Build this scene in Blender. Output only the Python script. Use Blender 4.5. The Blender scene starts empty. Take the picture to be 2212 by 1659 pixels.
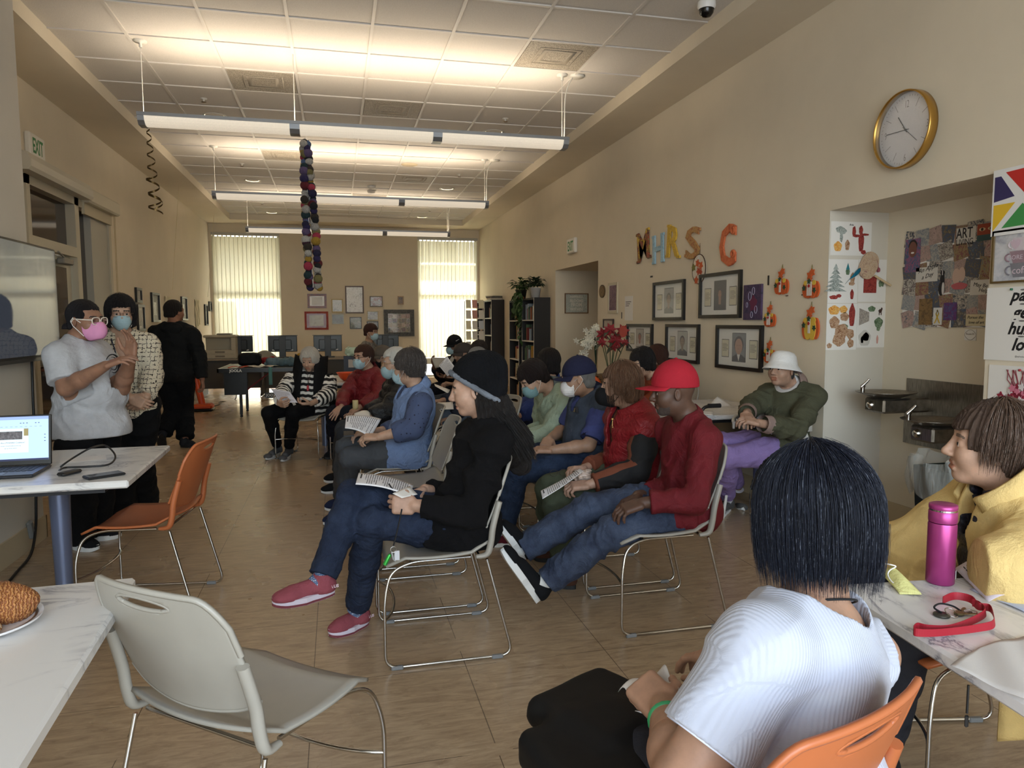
import bpy,math,random
import numpy as np
from mathutils import Vector,Matrix
PI=math.pi
sc=bpy.context.scene
COL=sc.collection
rnd=random.Random(7)
# ---------------------------------------------------------------- camera
F_PX,W_PX,H_PX,CAM_H=1555.94,2212,1659,1.42
_yaw,_pit,_rl=-.2383,-.0862,-.0037
FW=np.array([math.sin(-_yaw)*math.cos(_pit),math.cos(_yaw)*math.cos(_pit),math.sin(_pit)])
RT=np.array([math.cos(_yaw),math.sin(_yaw),0.])
UP=np.cross(RT,FW)
RT,UP=RT*math.cos(_rl)+UP*math.sin(_rl),UP*math.cos(_rl)-RT*math.sin(_rl)
CAM=np.array([0,0,CAM_H])
cd=bpy.data.cameras.new('camera')
cd.sensor_width=36;cd.sensor_fit='HORIZONTAL';cd.lens=F_PX*36/W_PX
cd.clip_start=.05;cd.clip_end=200
cam=bpy.data.objects.new('camera',cd);COL.objects.link(cam)
cam.matrix_world=Matrix(((RT[0],UP[0],-FW[0],0),(RT[1],UP[1],-FW[1],0),(RT[2],UP[2],-FW[2],CAM_H),(0,0,0,1)))
sc.camera=cam
def at(u,v,**k):
 """the point of the room seen at a pixel, on the plane x=, y= or z="""
 d=FW+RT*(u-W_PX/2)/F_PX-UP*(v-H_PX/2)/F_PX
 (ax,val),=k.items();i='xyz'.index(ax)
 return CAM+d*(val-CAM[i])/d[i]
 # ---------------------------------------------------------------- objects
def tag(o,label=None,cat=None,group=None,kind=None):
 if label:o['label']=label
 if cat:o['category']=cat
 if group:o['group']=group
 if kind:o['kind']=kind
 return o
def thing(name,label,cat,loc=(0,0,0),rotz=0,group=None):
 o=bpy.data.objects.new(name,None);COL.objects.link(o)
 o.empty_display_size=.1
 o.location=Vector([float(c)for c in loc]);o.rotation_euler=(0,0,rotz)
 return tag(o,label,cat,group)
def place(o,loc,rot=(0,0,0)):
 o.location=Vector([float(c)for c in loc]);o.rotation_euler=rot
 return o
KIDS={}
def obj_from(name,verts,faces,mats,parent=None,midx=None,smooth=True,uv=None):
 me=bpy.data.meshes.new(name)
 if isinstance(verts,np.ndarray)and isinstance(faces,np.ndarray)and len(faces):
  n=faces.shape[1]
  me.vertices.add(len(verts));me.vertices.foreach_set('co',verts.astype(np.float32).ravel())
  me.loops.add(faces.size);me.loops.foreach_set('vertex_index',faces.astype(np.int32).ravel())
  me.polygons.add(len(faces));me.polygons.foreach_set('loop_start',np.arange(0,faces.size,n,dtype=np.int32))
  me.update(calc_edges=True)
 else:
  me.from_pydata([tuple(map(float,v))for v in verts],[],[tuple(map(int,f))for f in faces])
 if not isinstance(mats,(list,tuple)):mats=[mats]
 for m in mats:me.materials.append(m)
 if midx is not None and len(me.polygons):me.polygons.foreach_set('material_index',np.asarray(midx,dtype=np.int32))
 if len(me.polygons):me.polygons.foreach_set('use_smooth',np.full(len(me.polygons),bool(smooth))if not hasattr(smooth,'__len__')else np.asarray(smooth,dtype=bool))
 if uv is not None:
  l=me.uv_layers.new(name='UVMap')
  vi=np.empty(len(me.loops),dtype=np.int32);me.loops.foreach_get('vertex_index',vi)
  l.data.foreach_set('uv',uv[vi].astype(np.float32).ravel())
 me.update()
 o=bpy.data.objects.new(name,me);COL.objects.link(o)
 if parent is not None:
  o.parent=parent;KIDS.setdefault(parent,[]).append(o)
 return o
class MB:
 """collects shapes into one mesh"""
 def __init__(s):s.v=[];s.f=[];s.m=[];s.s=[]
 def add(s,vs,fs,m=0,smooth=False):
  n=len(s.v);s.v+=[tuple(map(float,v))for v in vs]
  for f in fs:s.f.append([n+i for i in f]);s.m.append(m);s.s.append(smooth)
  return s
 def box(s,c,size,m=0,R=None,bev=0):
  x,y,z=[d/2 for d in size]
  c=Vector([float(q)for q in c])
  if bev<=0:
   vs=[Vector((a*x,b*y,d*z))for a in(-1,1)for b in(-1,1)for d in(-1,1)]
   fs=[(0,1,3,2),(4,6,7,5),(0,4,5,1),(2,3,7,6),(0,2,6,4),(1,5,7,3)]
  else:
   b=min(bev,x*.99,y*.99,z*.99);vs=[];fs=[];idx={}
   for a in(-1,1):
    for e in(-1,1):
     for d in(-1,1):
      for k in range(3):
       p=[a*x,e*y,d*z]
       for q in range(3):
        if q!=k:p[q]-=(a,e,d)[q]*b
       idx[(a,e,d,k)]=len(vs);vs.append(Vector(p))
   I=lambda a,e,d,k:idx[(a,e,d,k)]
   for a in(-1,1):
    fs.append([I(a,-1,-1,0),I(a,1,-1,0),I(a,1,1,0),I(a,-1,1,0)][::a])
    fs.append([I(-1,a,-1,1),I(-1,a,1,1),I(1,a,1,1),I(1,a,-1,1)][::a])
    fs.append([I(-1,-1,a,2),I(1,-1,a,2),I(1,1,a,2),I(-1,1,a,2)][::a])
    for e in(-1,1):
     fs.append([I(-1,a,e,1),I(1,a,e,1),I(1,a,e,2),I(-1,a,e,2)][::-a*e])
     fs.append([I(a,-1,e,0),I(a,1,e,0),I(a,1,e,2),I(a,-1,e,2)][::a*e])
     fs.append([I(a,e,-1,0),I(a,e,1,0),I(a,e,1,1),I(a,e,-1,1)][::-a*e])
     for d in(-1,1):fs.append([I(a,e,d,0),I(a,e,d,1),I(a,e,d,2)][::a*e*d])
  if R is not None:vs=[R@v for v in vs]
  return s.add([v+c for v in vs],fs,m)
 def span(s,a,b,m=0,bev=0):
  a=[float(q)for q in a];b=[float(q)for q in b]
  return s.box([(p+q)/2 for p,q in zip(a,b)],[abs(p-q)for p,q in zip(a,b)],m,None,bev)
 def tube(s,pts,r,n=8,m=0,closed=False,caps=True,flat=1.0):
  pts=[Vector([float(q)for q in p])for p in pts];N=len(pts)
  rs=r if hasattr(r,'__len__')else[r]*N
  rings=[];up=None
  for i in range(N):
   if closed:t=pts[(i+1)%N]-pts[i-1]
   else:t=pts[min(i+1,N-1)]-pts[max(i-1,0)]
   if t.length<1e-9:t=Vector((0,0,1))
   t.normalize()
   if up is None:
    up=Vector((0,0,1))if abs(t.z)<.9 else Vector((1,0,0))
   up=(up-t*up.dot(t))
   if up.length<1e-6:up=t.orthogonal()
   up.normalize();sd=t.cross(up)
   rings.append([pts[i]+(up*math.sin(a)*flat+sd*math.cos(a))*rs[i]for a in[2*PI*k/n for k in range(n)]])
  vs=[v for rg in rings for v in rg];fs=[]
  for i in range(N if closed else N-1):
   j=(i+1)%N
   for k in range(n):
    k2=(k+1)%n;fs.append((i*n+k,i*n+k2,j*n+k2,j*n+k))
  s.add(vs,fs,m,True)
  if caps and not closed:
   s.add(rings[0],[tuple(range(n))[::-1]],m);s.add(rings[-1],[tuple(range(n))],m)
  return s
 def cyl(s,a,b,r1,r2=None,n=16,m=0):return s.tube([a,b],[r1,r1 if r2 is None else r2],n,m)
 def lathe(s,prof,c=(0,0,0),n=24,m=0,R=None):
  c=Vector([float(q)for q in c]);vs=[];fs=[]
  for r,z in prof:
   for k in range(n):
    a=2*PI*k/n;p=Vector((r*math.cos(a),r*math.sin(a),z))
    vs.append((R@p if R is not None else p)+c)
  for i in range(len(prof)-1):
   for k in range(n):
    k2=(k+1)%n;fs.append((i*n+k,i*n+k2,(i+1)*n+k2,(i+1)*n+k))
  return s.add(vs,fs,m,True)
 def poly(s,pts,m=0):return s.add(pts,[tuple(range(len(pts)))],m)
 def prism(s,pts2,z0,z1,fn,m=0,mside=None):
  """extrudes a 2-D outline; fn(x,y,z) maps to the room"""
  n=len(pts2);vs=[fn(x,y,z0)for x,y in pts2]+[fn(x,y,z1)for x,y in pts2]
  fs=[tuple(range(n))[::-1],tuple(range(n,2*n))]
  s.add(vs,fs,m);s.add(vs,[(i,(i+1)%n,n+(i+1)%n,n+i)for i in range(n)],m if mside is None else mside)
  return s
 def grid(s,fn,nu,nv,m=0,smooth=True):
  vs=[fn(i/nu,j/nv)for i in range(nu+1)for j in range(nv+1)]
  fs=[(i*(nv+1)+j,(i+1)*(nv+1)+j,(i+1)*(nv+1)+j+1,i*(nv+1)+j+1)for i in range(nu)for j in range(nv)]
  return s.add(vs,fs,m,smooth)
 def sheet(s,fn,nu,nv,th,m=0):
  """a sheet with thickness: fn(u,v) the middle surface"""
  P_=[[Vector([float(q)for q in fn(i/nu,j/nv)])for j in range(nv+1)]for i in range(nu+1)]
  top=[];bot=[]
  for i in range(nu+1):
   for j in range(nv+1):
    a=P_[min(i+1,nu)][j]-P_[max(i-1,0)][j];b=P_[i][min(j+1,nv)]-P_[i][max(j-1,0)]
    nn=a.cross(b);nn=nn.normalized()if nn.length>1e-12 else Vector((0,0,1))
    top.append(P_[i][j]+nn*th/2);bot.append(P_[i][j]-nn*th/2)
  K=len(top);J=nv+1;fs=[]
  for i in range(nu):
   for j in range(nv):
    a,b,c_,d=i*J+j,(i+1)*J+j,(i+1)*J+j+1,i*J+j+1
    fs.append((a,b,c_,d));fs.append((K+a,K+d,K+c_,K+b))
  for i in range(nu):
   a,b=i*J,(i+1)*J;fs.append((a,K+a,K+b,b));a+=nv;b+=nv;fs.append((a,b,K+b,K+a))
  for j in range(nv):
   a,b=j,j+1;fs.append((a,b,K+b,K+a));a+=nu*J;b+=nu*J;fs.append((a,K+a,K+b,b))
  return s.add(top+bot,fs,m,True)
 def build(s,name,mats,parent=None,**k):
  return obj_from(name,s.v,s.f,mats,parent,s.m,s.s,**k)
def arc(c,r,a0,a1,n,e1,e2):
 """points of a circular arc in the plane of e1,e2"""
 c=Vector(c);e1=Vector(e1);e2=Vector(e2)
 return[c+e1*r*math.cos(a0+(a1-a0)*i/n)+e2*r*math.sin(a0+(a1-a0)*i/n)for i in range(n+1)]
def rounded_path(pts,r,n=5):
 pts=[Vector([float(q)for q in p])for p in pts];out=[pts[0]]
 for i in range(1,len(pts)-1):
  a,b,c=pts[i-1],pts[i],pts[i+1]
  d1=(a-b);d2=(c-b);rr=min(r,d1 .length*.49,d2 .length*.49)
  p=b+d1 .normalized()*rr;q=b+d2 .normalized()*rr
  for k in range(n+1):
   t=k/n;out.append(p*(1-t)**2+b*2*t*(1-t)+q*t*t)
 out.append(pts[-1]);return out
def bez(p0,p1,p2,p3,n=10):
 p0,p1,p2,p3=[Vector([float(q)for q in p])for p in(p0,p1,p2,p3)]
 return[p0*(1-t)**3+p1*3*t*(1-t)**2+p2*3*t*t*(1-t)+p3*t**3 for t in[i/n for i in range(n+1)]]
def crom(pts,n=6):
 pts=[Vector([float(q)for q in p])for p in pts];out=[]
 for i in range(len(pts)-1):
  a=pts[max(i-1,0)];b=pts[i];c=pts[i+1];d=pts[min(i+2,len(pts)-1)]
  for k in range(n):
   t=k/n
   out.append(.5*((2*b)+(c-a)*t+(2*a-5*b+4*c-d)*t*t+(3*b-a-3*c+d)*t**3))
 out.append(pts[-1]);return out
def copy_thing(root,loc=None,rotz=None,label=None,group=None):
 r=root.copy();COL.objects.link(r)
 if loc is not None:r.location=Vector([float(c)for c in loc])
 if rotz is not None:r.rotation_euler=(0,0,rotz)
 if label:r['label']=label
 if group:r['group']=group
 for ch in KIDS.get(root,[]):
  c=ch.copy();COL.objects.link(c);c.parent=r;KIDS.setdefault(r,[]).append(c)
  for g in KIDS.get(ch,[]):
   d=g.copy();COL.objects.link(d);d.parent=c;KIDS.setdefault(c,[]).append(d)
 return r
 # ---------------------------------------------------------------- materials
class NT:
 def __init__(s,name):
  s.m=bpy.data.materials.new(name);s.m.use_nodes=True;s.t=s.m.node_tree
  s.b=s.t.nodes['Principled BSDF'];s.out=s.t.nodes['Material Output']
 def n(s,kind,**k):
  nd=s.t.nodes.new(kind)
  for a,b in k.items():
   if a in nd.inputs:nd.inputs[a].default_value=b
   else:setattr(nd,a,b)
  return nd
 def l(s,a,b):s.t.links.new(a,b)
 def coord(s,scale=(1,1,1),kind='Object',rot=(0,0,0)):
  tc=s.n('ShaderNodeTexCoord');mp=s.n('ShaderNodeMapping')
  mp.inputs['Scale'].default_value=scale;mp.inputs['Rotation'].default_value=rot
  s.l(tc.outputs[kind],mp.inputs['Vector']);return mp.outputs['Vector']
 def noise(s,vec,scale,detail=3,rough=.5,dist=0):
  nd=s.n('ShaderNodeTexNoise');nd.inputs['Scale'].default_value=scale;nd.inputs['Detail'].default_value=detail
  nd.inputs['Roughness'].default_value=rough;nd.inputs['Distortion'].default_value=dist
  s.l(vec,nd.inputs['Vector']);return nd.outputs['Fac']
 def ramp(s,fac,stops,interp='LINEAR'):
  r=s.n('ShaderNodeValToRGB');cr=r.color_ramp;cr.interpolation=interp
  while len(cr.elements)<len(stops):cr.elements.new(.5)
  for e,(p,c)in zip(cr.elements,stops):e.position=p;e.color=(*lin(c),1)
  s.l(fac,r.inputs['Fac']);return r.outputs['Color']
 def bump(s,h,strength=.3,dist=.01):
  b=s.n('ShaderNodeBump');b.inputs['Strength'].default_value=strength;b.inputs['Distance'].default_value=dist
  s.l(h,b.inputs['Height']);s.l(b.outputs['Normal'],s.b.inputs['Normal']);return b
 def mix(s,fac,a,b):
  m=s.n('ShaderNodeMix',data_type='RGBA')
  if isinstance(fac,float):m.inputs[0].default_value=fac
  else:s.l(fac,m.inputs[0])
  for k,q in((6,a),(7,b)):
   if isinstance(q,(tuple,list)):m.inputs[k].default_value=(*lin(q),1)
   else:s.l(q,m.inputs[k])
  return m.outputs[2]
 def math(s,op,a,b=0.,clamp=False):
  m=s.n('ShaderNodeMath',operation=op);m.use_clamp=clamp
  for i,q in((0,a),(1,b)):
   if isinstance(q,(int,float)):m.inputs[i].default_value=q
   else:s.l(q,m.inputs[i])
  return m.outputs[0]
def lin(c):
 """sRGB 0-255 to linear"""
 return tuple(((x/255)/12.92 if x/255<=.04045 else((x/255+.055)/1.055)**2.4)for x in c[:3])
_mc={}
def mat(name,c,rough=.6,metal=0.,var=.0,vs=8.,bump=0.,bs=60.,bd=.002,spec=.5,emit=None,es=0.,alpha=1.,trans=0.,coat=0.,sheen=0.,sss=0.,stretch=(1,1,1)):
 key=(name,tuple(c))
 if key in _mc:return _mc[key]
 t=NT(name);b=t.b
 b.inputs['Base Color'].default_value=(*lin(c),1)
 b.inputs['Roughness'].default_value=rough;b.inputs['Metallic'].default_value=metal
 b.inputs['Specular IOR Level'].default_value=spec
 if var:
  v=t.coord(stretch);f=t.noise(v,vs,4)
  lo=tuple(max(0,x*(1-var))for x in c);hi=tuple(min(255,x*(1+var))for x in c)
  t.l(t.ramp(f,[(.3,lo),(.7,hi)]),b.inputs['Base Color'])
 if bump:
  v=t.coord(stretch);t.bump(t.noise(v,bs,3),bump,bd)
 if emit:b.inputs['Emission Color'].default_value=(*lin(emit),1);b.inputs['Emission Strength'].default_value=es
 if alpha<1:b.inputs['Alpha'].default_value=alpha
 if trans:b.inputs['Transmission Weight'].default_value=trans
 if coat:b.inputs['Coat Weight'].default_value=coat;b.inputs['Coat Roughness'].default_value=.08
 if sheen:b.inputs['Sheen Weight'].default_value=sheen
 if sss:b.inputs['Subsurface Weight'].default_value=sss;b.inputs['Subsurface Radius'].default_value=(.01,.004,.002);b.inputs['Subsurface Scale'].default_value=.5
 _mc[key]=t.m;return t.m
 # text as a thin flat mesh
def text_mesh(txt,size,font=None,extrude=.0004,shear=0.,space=1.,bold=0.,align='LEFT'):
 cu=bpy.data.curves.new('lettering','FONT');cu.body=txt;cu.size=size;cu.extrude=extrude;cu.shear=shear
 cu.space_character=space;cu.offset=bold;cu.resolution_u=2;cu.align_x=align
 o=bpy.data.objects.new('lettering',cu);COL.objects.link(o)
 dg=bpy.context.evaluated_depsgraph_get()
 me=bpy.data.meshes.new_from_object(o.evaluated_get(dg));bpy.data.objects.remove(o);bpy.data.curves.remove(cu)
 vs=[v.co.copy()for v in me.vertices];fs=[tuple(p.vertices)for p in me.polygons];bpy.data.meshes.remove(me)
 return vs,fs
_tc={}
def text_on(mb,txt,size,fn,m,sx=1.,**k):
 """adds lettering to a mesh; fn(x,y,z) maps the flat text into place"""
 key=(txt,size,tuple(sorted(k.items())))
 if key not in _tc:_tc[key]=text_mesh(txt,size,**k)
 vs,fs=_tc[key]
 mb.add([fn(v.x*sx,v.y,v.z)for v in vs],fs,m)
 # ---------------------------------------------------------------- bodies grown from distance fields
BIG=9.
class Field:
 def __init__(s,lo,hi,h):
  s.lo=np.asarray(lo,float)-3*h;s.h=h
  s.n=np.ceil((np.asarray(hi,float)+3*h-s.lo)/h).astype(int)+1
  s.F=np.full(s.n,BIG,np.float32)
 def sub(s,c,r):
  a=np.maximum(0,np.floor((c-r-s.lo)/s.h).astype(int));b=np.minimum(s.n,np.ceil((c+r-s.lo)/s.h).astype(int)+1)
  if(b<=a).any():return None
  ax=[(s.lo[i]+s.h*np.arange(a[i],b[i])).astype(np.float32)for i in range(3)]
  return tuple(slice(a[i],b[i])for i in range(3)),ax[0][:,None,None],ax[1][None,:,None],ax[2][None,None,:]
 def apply(s,prim,op='u',k=.02,off=0.):
  """prim: ('c',a,b,ra,rb) tapered capsule | ('e',c,radii,R) ellipsoid | ('b',c,half,R,round) box"""
  kd=prim[0]
  if kd=='c':
   a,b=np.asarray(prim[1],float),np.asarray(prim[2],float);ra,rb=prim[3]+off,prim[4]+off
   m=max(ra,rb)+3*k+4*s.h;c=(a+b)/2;r=np.abs(b-a)/2+m
  elif kd=='e':
   c=np.asarray(prim[1],float);rad=np.asarray(prim[2],float)+off;R=prim[3];r=np.abs(R)@rad+3*k+4*s.h
  else:
   c=np.asarray(prim[1],float);rad=np.asarray(prim[2],float)+off;R=prim[3];r=np.abs(R)@rad+3*k+4*s.h
  q=s.sub(c,r)
  if q is None:return s
  sl,X,Y,Z=q
  if kd=='c':
   ab=b-a;L=max(float(ab@ab),1e-9)
   x,y,z=X-a[0],Y-a[1],Z-a[2]
   t=np.clip((x*ab[0]+y*ab[1]+z*ab[2])/L,0,1)
   d=np.sqrt((x-t*ab[0])**2+(y-t*ab[1])**2+(z-t*ab[2])**2)-(ra+(rb-ra)*t)
  else:
   x,y,z=X-c[0],Y-c[1],Z-c[2]
   p=[x*R[0,i]+y*R[1,i]+z*R[2,i]for i in range(3)]
   if kd=='e':
    k0=np.sqrt(sum((p[i]/rad[i])**2 for i in range(3)));k1=np.sqrt(sum((p[i]/rad[i]**2)**2 for i in range(3)))+1e-9
    d=k0*(k0-1)/k1
   else:
    rr=min(prim[4],rad.min()*.98);qd=[np.abs(p[i])-(rad[i]-rr)for i in range(3)]
    d=np.sqrt(sum(np.maximum(e,0)**2 for e in qd))+np.minimum(np.maximum(np.maximum(qd[0],qd[1]),qd[2]),0)-rr
  A=s.F[sl];d=d.astype(np.float32)
  if op=='u':
   if k>0:
    hh=np.maximum(k-np.abs(A-d),0)/k;s.F[sl]=np.minimum(A,d)-hh*hh*k*.25
   else:s.F[sl]=np.minimum(A,d)
  elif op=='s':
   d=-d;hh=np.maximum(k-np.abs(A-d),0)/max(k,1e-6);s.F[sl]=np.maximum(A,d)+hh*hh*k*.25
  elif op=='i':
   s.F[sl]=np.maximum(A,d)
  return s
 def axes(s):
  ax=[(s.lo[i]+s.h*np.arange(s.n[i])).astype(np.float32)for i in range(3)]
  return ax[0][:,None,None],ax[1][None,:,None],ax[2][None,None,:]
 def halfcut(s,p,n,k=0.):
  """keeps the side of the plane the normal points away from"""
  X,Y,Z=s.axes();n=np.asarray(n,float);n=n/np.linalg.norm(n)
  d=(X-p[0])*n[0]+(Y-p[1])*n[1]+(Z-p[2])*n[2]
  s.F=np.maximum(s.F,d.astype(np.float32));return s
 def mesh(s):
  return surfnets(s.F,s.lo,s.h)
def surfnets(F,lo,h):
 F=F.copy();F[0]=F[-1]=1;F[:,0]=F[:,-1]=1;F[:,:,0]=F[:,:,-1]=1
 S=F<0;n=np.array(F.shape)-1
 cnt=np.zeros(n,np.int8)
 for i in(0,1):
  for j in(0,1):
   for k in(0,1):cnt+=S[i:i+n[0],j:j+n[1],k:k+n[2]]
 M=(cnt>0)&(cnt<8);cells=np.argwhere(M)
 if not len(cells):return np.zeros((0,3)),np.zeros((0,4),int)
 idx=np.full(n,-1,np.int32);idx[M]=np.arange(len(cells))
 acc=np.zeros((len(cells),3));num=np.zeros(len(cells))
 cor=[(i,j,k)for i in(0,1)for j in(0,1)for k in(0,1)]
 val={c:F[cells[:,0]+c[0],cells[:,1]+c[1],cells[:,2]+c[2]].astype(float)for c in cor}
 for c in cor:
  for ax in range(3):
   if c[ax]:continue
   d=list(c);d[ax]=1;d=tuple(d);a,b=val[c],val[d]
   m=(a<0)!=(b<0);t=np.where(m,a/np.where(m,a-b,1),0)
   for q in range(3):acc[:,q]+=np.where(m,c[q]+(t if q==ax else 0),0)
   num+=m
 V=lo+h*(cells+acc/num[:,None])
 Q=[]
 for ax in range(3):
  sl0=[slice(1,-1)]*3;sl0[ax]=slice(0,-1);sl1=[slice(1,-1)]*3;sl1[ax]=slice(1,None)
  a=S[tuple(sl0)];b=S[tuple(sl1)];e=np.argwhere(a!=b)
  if not len(e):continue
  off=np.ones(3,int);off[ax]=0;e=e+off;fl=S[e[:,0],e[:,1],e[:,2]]
  u,w=[(1,2),(2,0),(0,1)][ax]
  def g(du,dw):
   q=e.copy();q[:,u]-=du;q[:,w]-=dw;return idx[q[:,0],q[:,1],q[:,2]]
  f=np.stack([g(1,1),g(0,1),g(0,0),g(1,0)],1)
  f[~fl]=f[~fl][:,::-1];Q.append(f)
 return V,np.concatenate(Q)
def vnoise(P_,freq,seed):
 """smooth pseudo-noise at points or broadcast axes, about -1..1"""
 r=np.random.RandomState(seed);o=0.
 for i in range(5):
  d=r.normal(size=3);d/=np.linalg.norm(d);f=freq*(1+.45*i);ph=r.uniform(0,6.28,2)
  e=r.normal(size=3);e/=np.linalg.norm(e)
  o=o+np.sin(f*(P_[0]*d[0]+P_[1]*d[1]+P_[2]*d[2])+ph[0]+1.3*np.sin(.6*f*(P_[0]*e[0]+P_[1]*e[1]+P_[2]*e[2])+ph[1]))/(1+.3*i)
 return o/2.6
def folds(P_,freq,seed,dirn=None):
 """ridged creases"""
 r=np.random.RandomState(seed);d=r.normal(size=3)if dirn is None else np.asarray(dirn,float);d/=np.linalg.norm(d)
 w=vnoise(P_,freq*.35,seed+5)*2.2+vnoise(P_,freq*.9,seed+6)*.5
 q=freq*(P_[0]*d[0]+P_[1]*d[1]+P_[2]*d[2])+w
 a=1-np.abs(np.sin(q))*1.6
 return a*(.5+.5*vnoise(P_,freq*.3,seed+9))
 # ---------------------------------------------------------------- people
def V3(*a):return np.array(a,float)
def unit(v):v=np.asarray(v,float);return v/max(np.linalg.norm(v),1e-9)
def lerp(a,b,t):return np.asarray(a,float)*(1-t)+np.asarray(b,float)*t
def frame_yaw(deg,up=(0,0,1)):
 """columns: right, forward, up"""
 a=math.radians(deg);f=V3(math.cos(a),math.sin(a),0);u=unit(up);f=unit(f-u*(f@u));return np.stack([np.cross(f,u),f,u],1)
def head_frame(yaw,pitch=0,roll=0):
 y,p,r=[math.radians(q)for q in(yaw,pitch,roll)]
 f=V3(math.cos(y)*math.cos(p),math.sin(y)*math.cos(p),math.sin(p));x=unit(np.cross(f,V3(0,0,1)));u=np.cross(x,f)
 x2=x*math.cos(r)+u*math.sin(r);u2=u*math.cos(r)-x*math.sin(r);return np.stack([x2,f,u2],1)
def skinmat(c,rough=.5):
 key=('skin',tuple(c))
 if key in _mc:return _mc[key]
 t=NT('skin');v=t.coord();f=t.noise(v,22,5,.6);f2=t.noise(v,240,2)
 t.l(t.ramp(f,[(.3,tuple(x*.88 for x in c)),(.62,c),(.8,(min(255,c[0]*1.05),c[1]*.97,c[2]*.94))]),t.b.inputs['Base Color'])
 t.b.inputs['Roughness'].default_value=rough;t.b.inputs['Specular IOR Level'].default_value=.35
 t.b.inputs['Subsurface Weight'].default_value=.06;t.b.inputs['Subsurface Radius'].default_value=(.012,.004,.002);t.b.inputs['Subsurface Scale'].default_value=.6
 t.bump(f2,.12,.001);_mc[key]=t.m;return t.m
def hairmat(c1,c2,grey=0.,gc=(170,170,172)):
 key=('hair',tuple(c1),tuple(c2),grey)
 if key in _mc:return _mc[key]
 t=NT('hair');v=t.coord((1,1,1),'UV')
 m1=t.n('ShaderNodeMapping');m1 .inputs['Scale'].default_value=(60,3,1);t.l(v,m1 .inputs['Vector'])
 f=t.noise(m1 .outputs['Vector'],3,4,.7)
 col=t.ramp(f,[(.3,c1),(.7,c2)])
 if grey:
  m2=t.n('ShaderNodeMapping');m2 .inputs['Scale'].default_value=(95,2,1);t.l(v,m2 .inputs['Vector'])
  g=t.noise(m2 .outputs['Vector'],3,4,.7);gm=t.math('MULTIPLY',t.math('SUBTRACT',g,.62-.3*grey,True),5.,True)
  col=t.mix(gm,col,gc)
 t.l(col,t.b.inputs['Base Color']);t.b.inputs['Roughness'].default_value=.5;t.b.inputs['Specular IOR Level'].default_value=.25
 t.bump(f,.8,.006);_mc[key]=t.m;return t.m
def cloth(name,c,rough=.85,amp=.3,scale=500,var=.08,sheen=.0,weave=None,spec=.2):
 key=(name,tuple(c),'cloth')
 if key in _mc:return _mc[key]
 t=NT(name);v=t.coord();f=t.noise(v,14,5,.6)
 t.l(t.ramp(f,[(.3,tuple(max(0,x*(1-var))for x in c)),(.7,tuple(min(255,x*(1+var))for x in c))]),t.b.inputs['Base Color'])
 t.b.inputs['Roughness'].default_value=rough;t.b.inputs['Specular IOR Level'].default_value=spec
 if sheen:t.b.inputs['Sheen Weight'].default_value=sheen
 cr=t.math('ABSOLUTE',t.math('SUBTRACT',t.noise(v,7.5,4,.55,1.1),.5));h=t.math('ADD',t.noise(v,scale,3,.6),t.math('ADD',t.math('MULTIPLY',t.noise(v,18,5,.65),2.5),t.math('MULTIPLY',cr,9.)));t.bump(h,amp,.008)
 _mc[key]=t.m;return t.m
def denim(c=(38,50,76),hi=(76,92,120)):
 key=('denim',tuple(c))
 if key in _mc:return _mc[key]
 t=NT('denim');v=t.coord();f=t.noise(v,9,6,.65);fine=t.noise(v,700,2)
 c1=t.ramp(f,[(.3,c),(.75,hi)]);dark=t.ramp(fine,[(.35,(60,60,70)),(.65,(255,255,255))])
 m=t.n('ShaderNodeMix',data_type='RGBA',blend_type='MULTIPLY');m.inputs[0].default_value=.45;t.l(c1,m.inputs[6]);t.l(dark,m.inputs[7])
 t.l(m.outputs[2],t.b.inputs['Base Color']);t.b.inputs['Roughness'].default_value=.8;t.b.inputs['Specular IOR Level'].default_value=.2
 cr=t.math('ABSOLUTE',t.math('SUBTRACT',t.noise(v,10,4,.6,1.2),.5));t.bump(t.math('ADD',t.math('ADD',fine,t.math('MULTIPLY',cr,12.)),t.math('MULTIPLY',t.noise(v,26,5,.7),3.)),.45,.006);_mc[key]=t.m;return t.m
FACE=[('e',(0,-.012,.03),(.076,.094,.088)),('e',(0,.028,-.03),(.061,.062,.078)),('e',(0,.058,-.088),(.024,.022,.020)),('e',(.036,.052,-.026),(.027,.032,.03)),('e',(-.036,.052,-.026),(.027,.032,.03)),('e',(0,.0,-.06),(.056,.052,.045)),('c',(-.034,.070,.028),(.034,.070,.028),.016,.016)]
def hp(pr,C,R,s):
 if pr[0]=='c':return('c',C+R@(np.array(pr[1])*s),C+R@(np.array(pr[2])*s),pr[3]*s,pr[4]*s)
 if pr[0]=='e':return('e',C+R@(np.array(pr[1])*s),np.array(pr[2])*s,R if len(pr)<4 else R@pr[3])
 return('b',C+R@(np.array(pr[1])*s),np.array(pr[2])*s,R,pr[4]*s)
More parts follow.
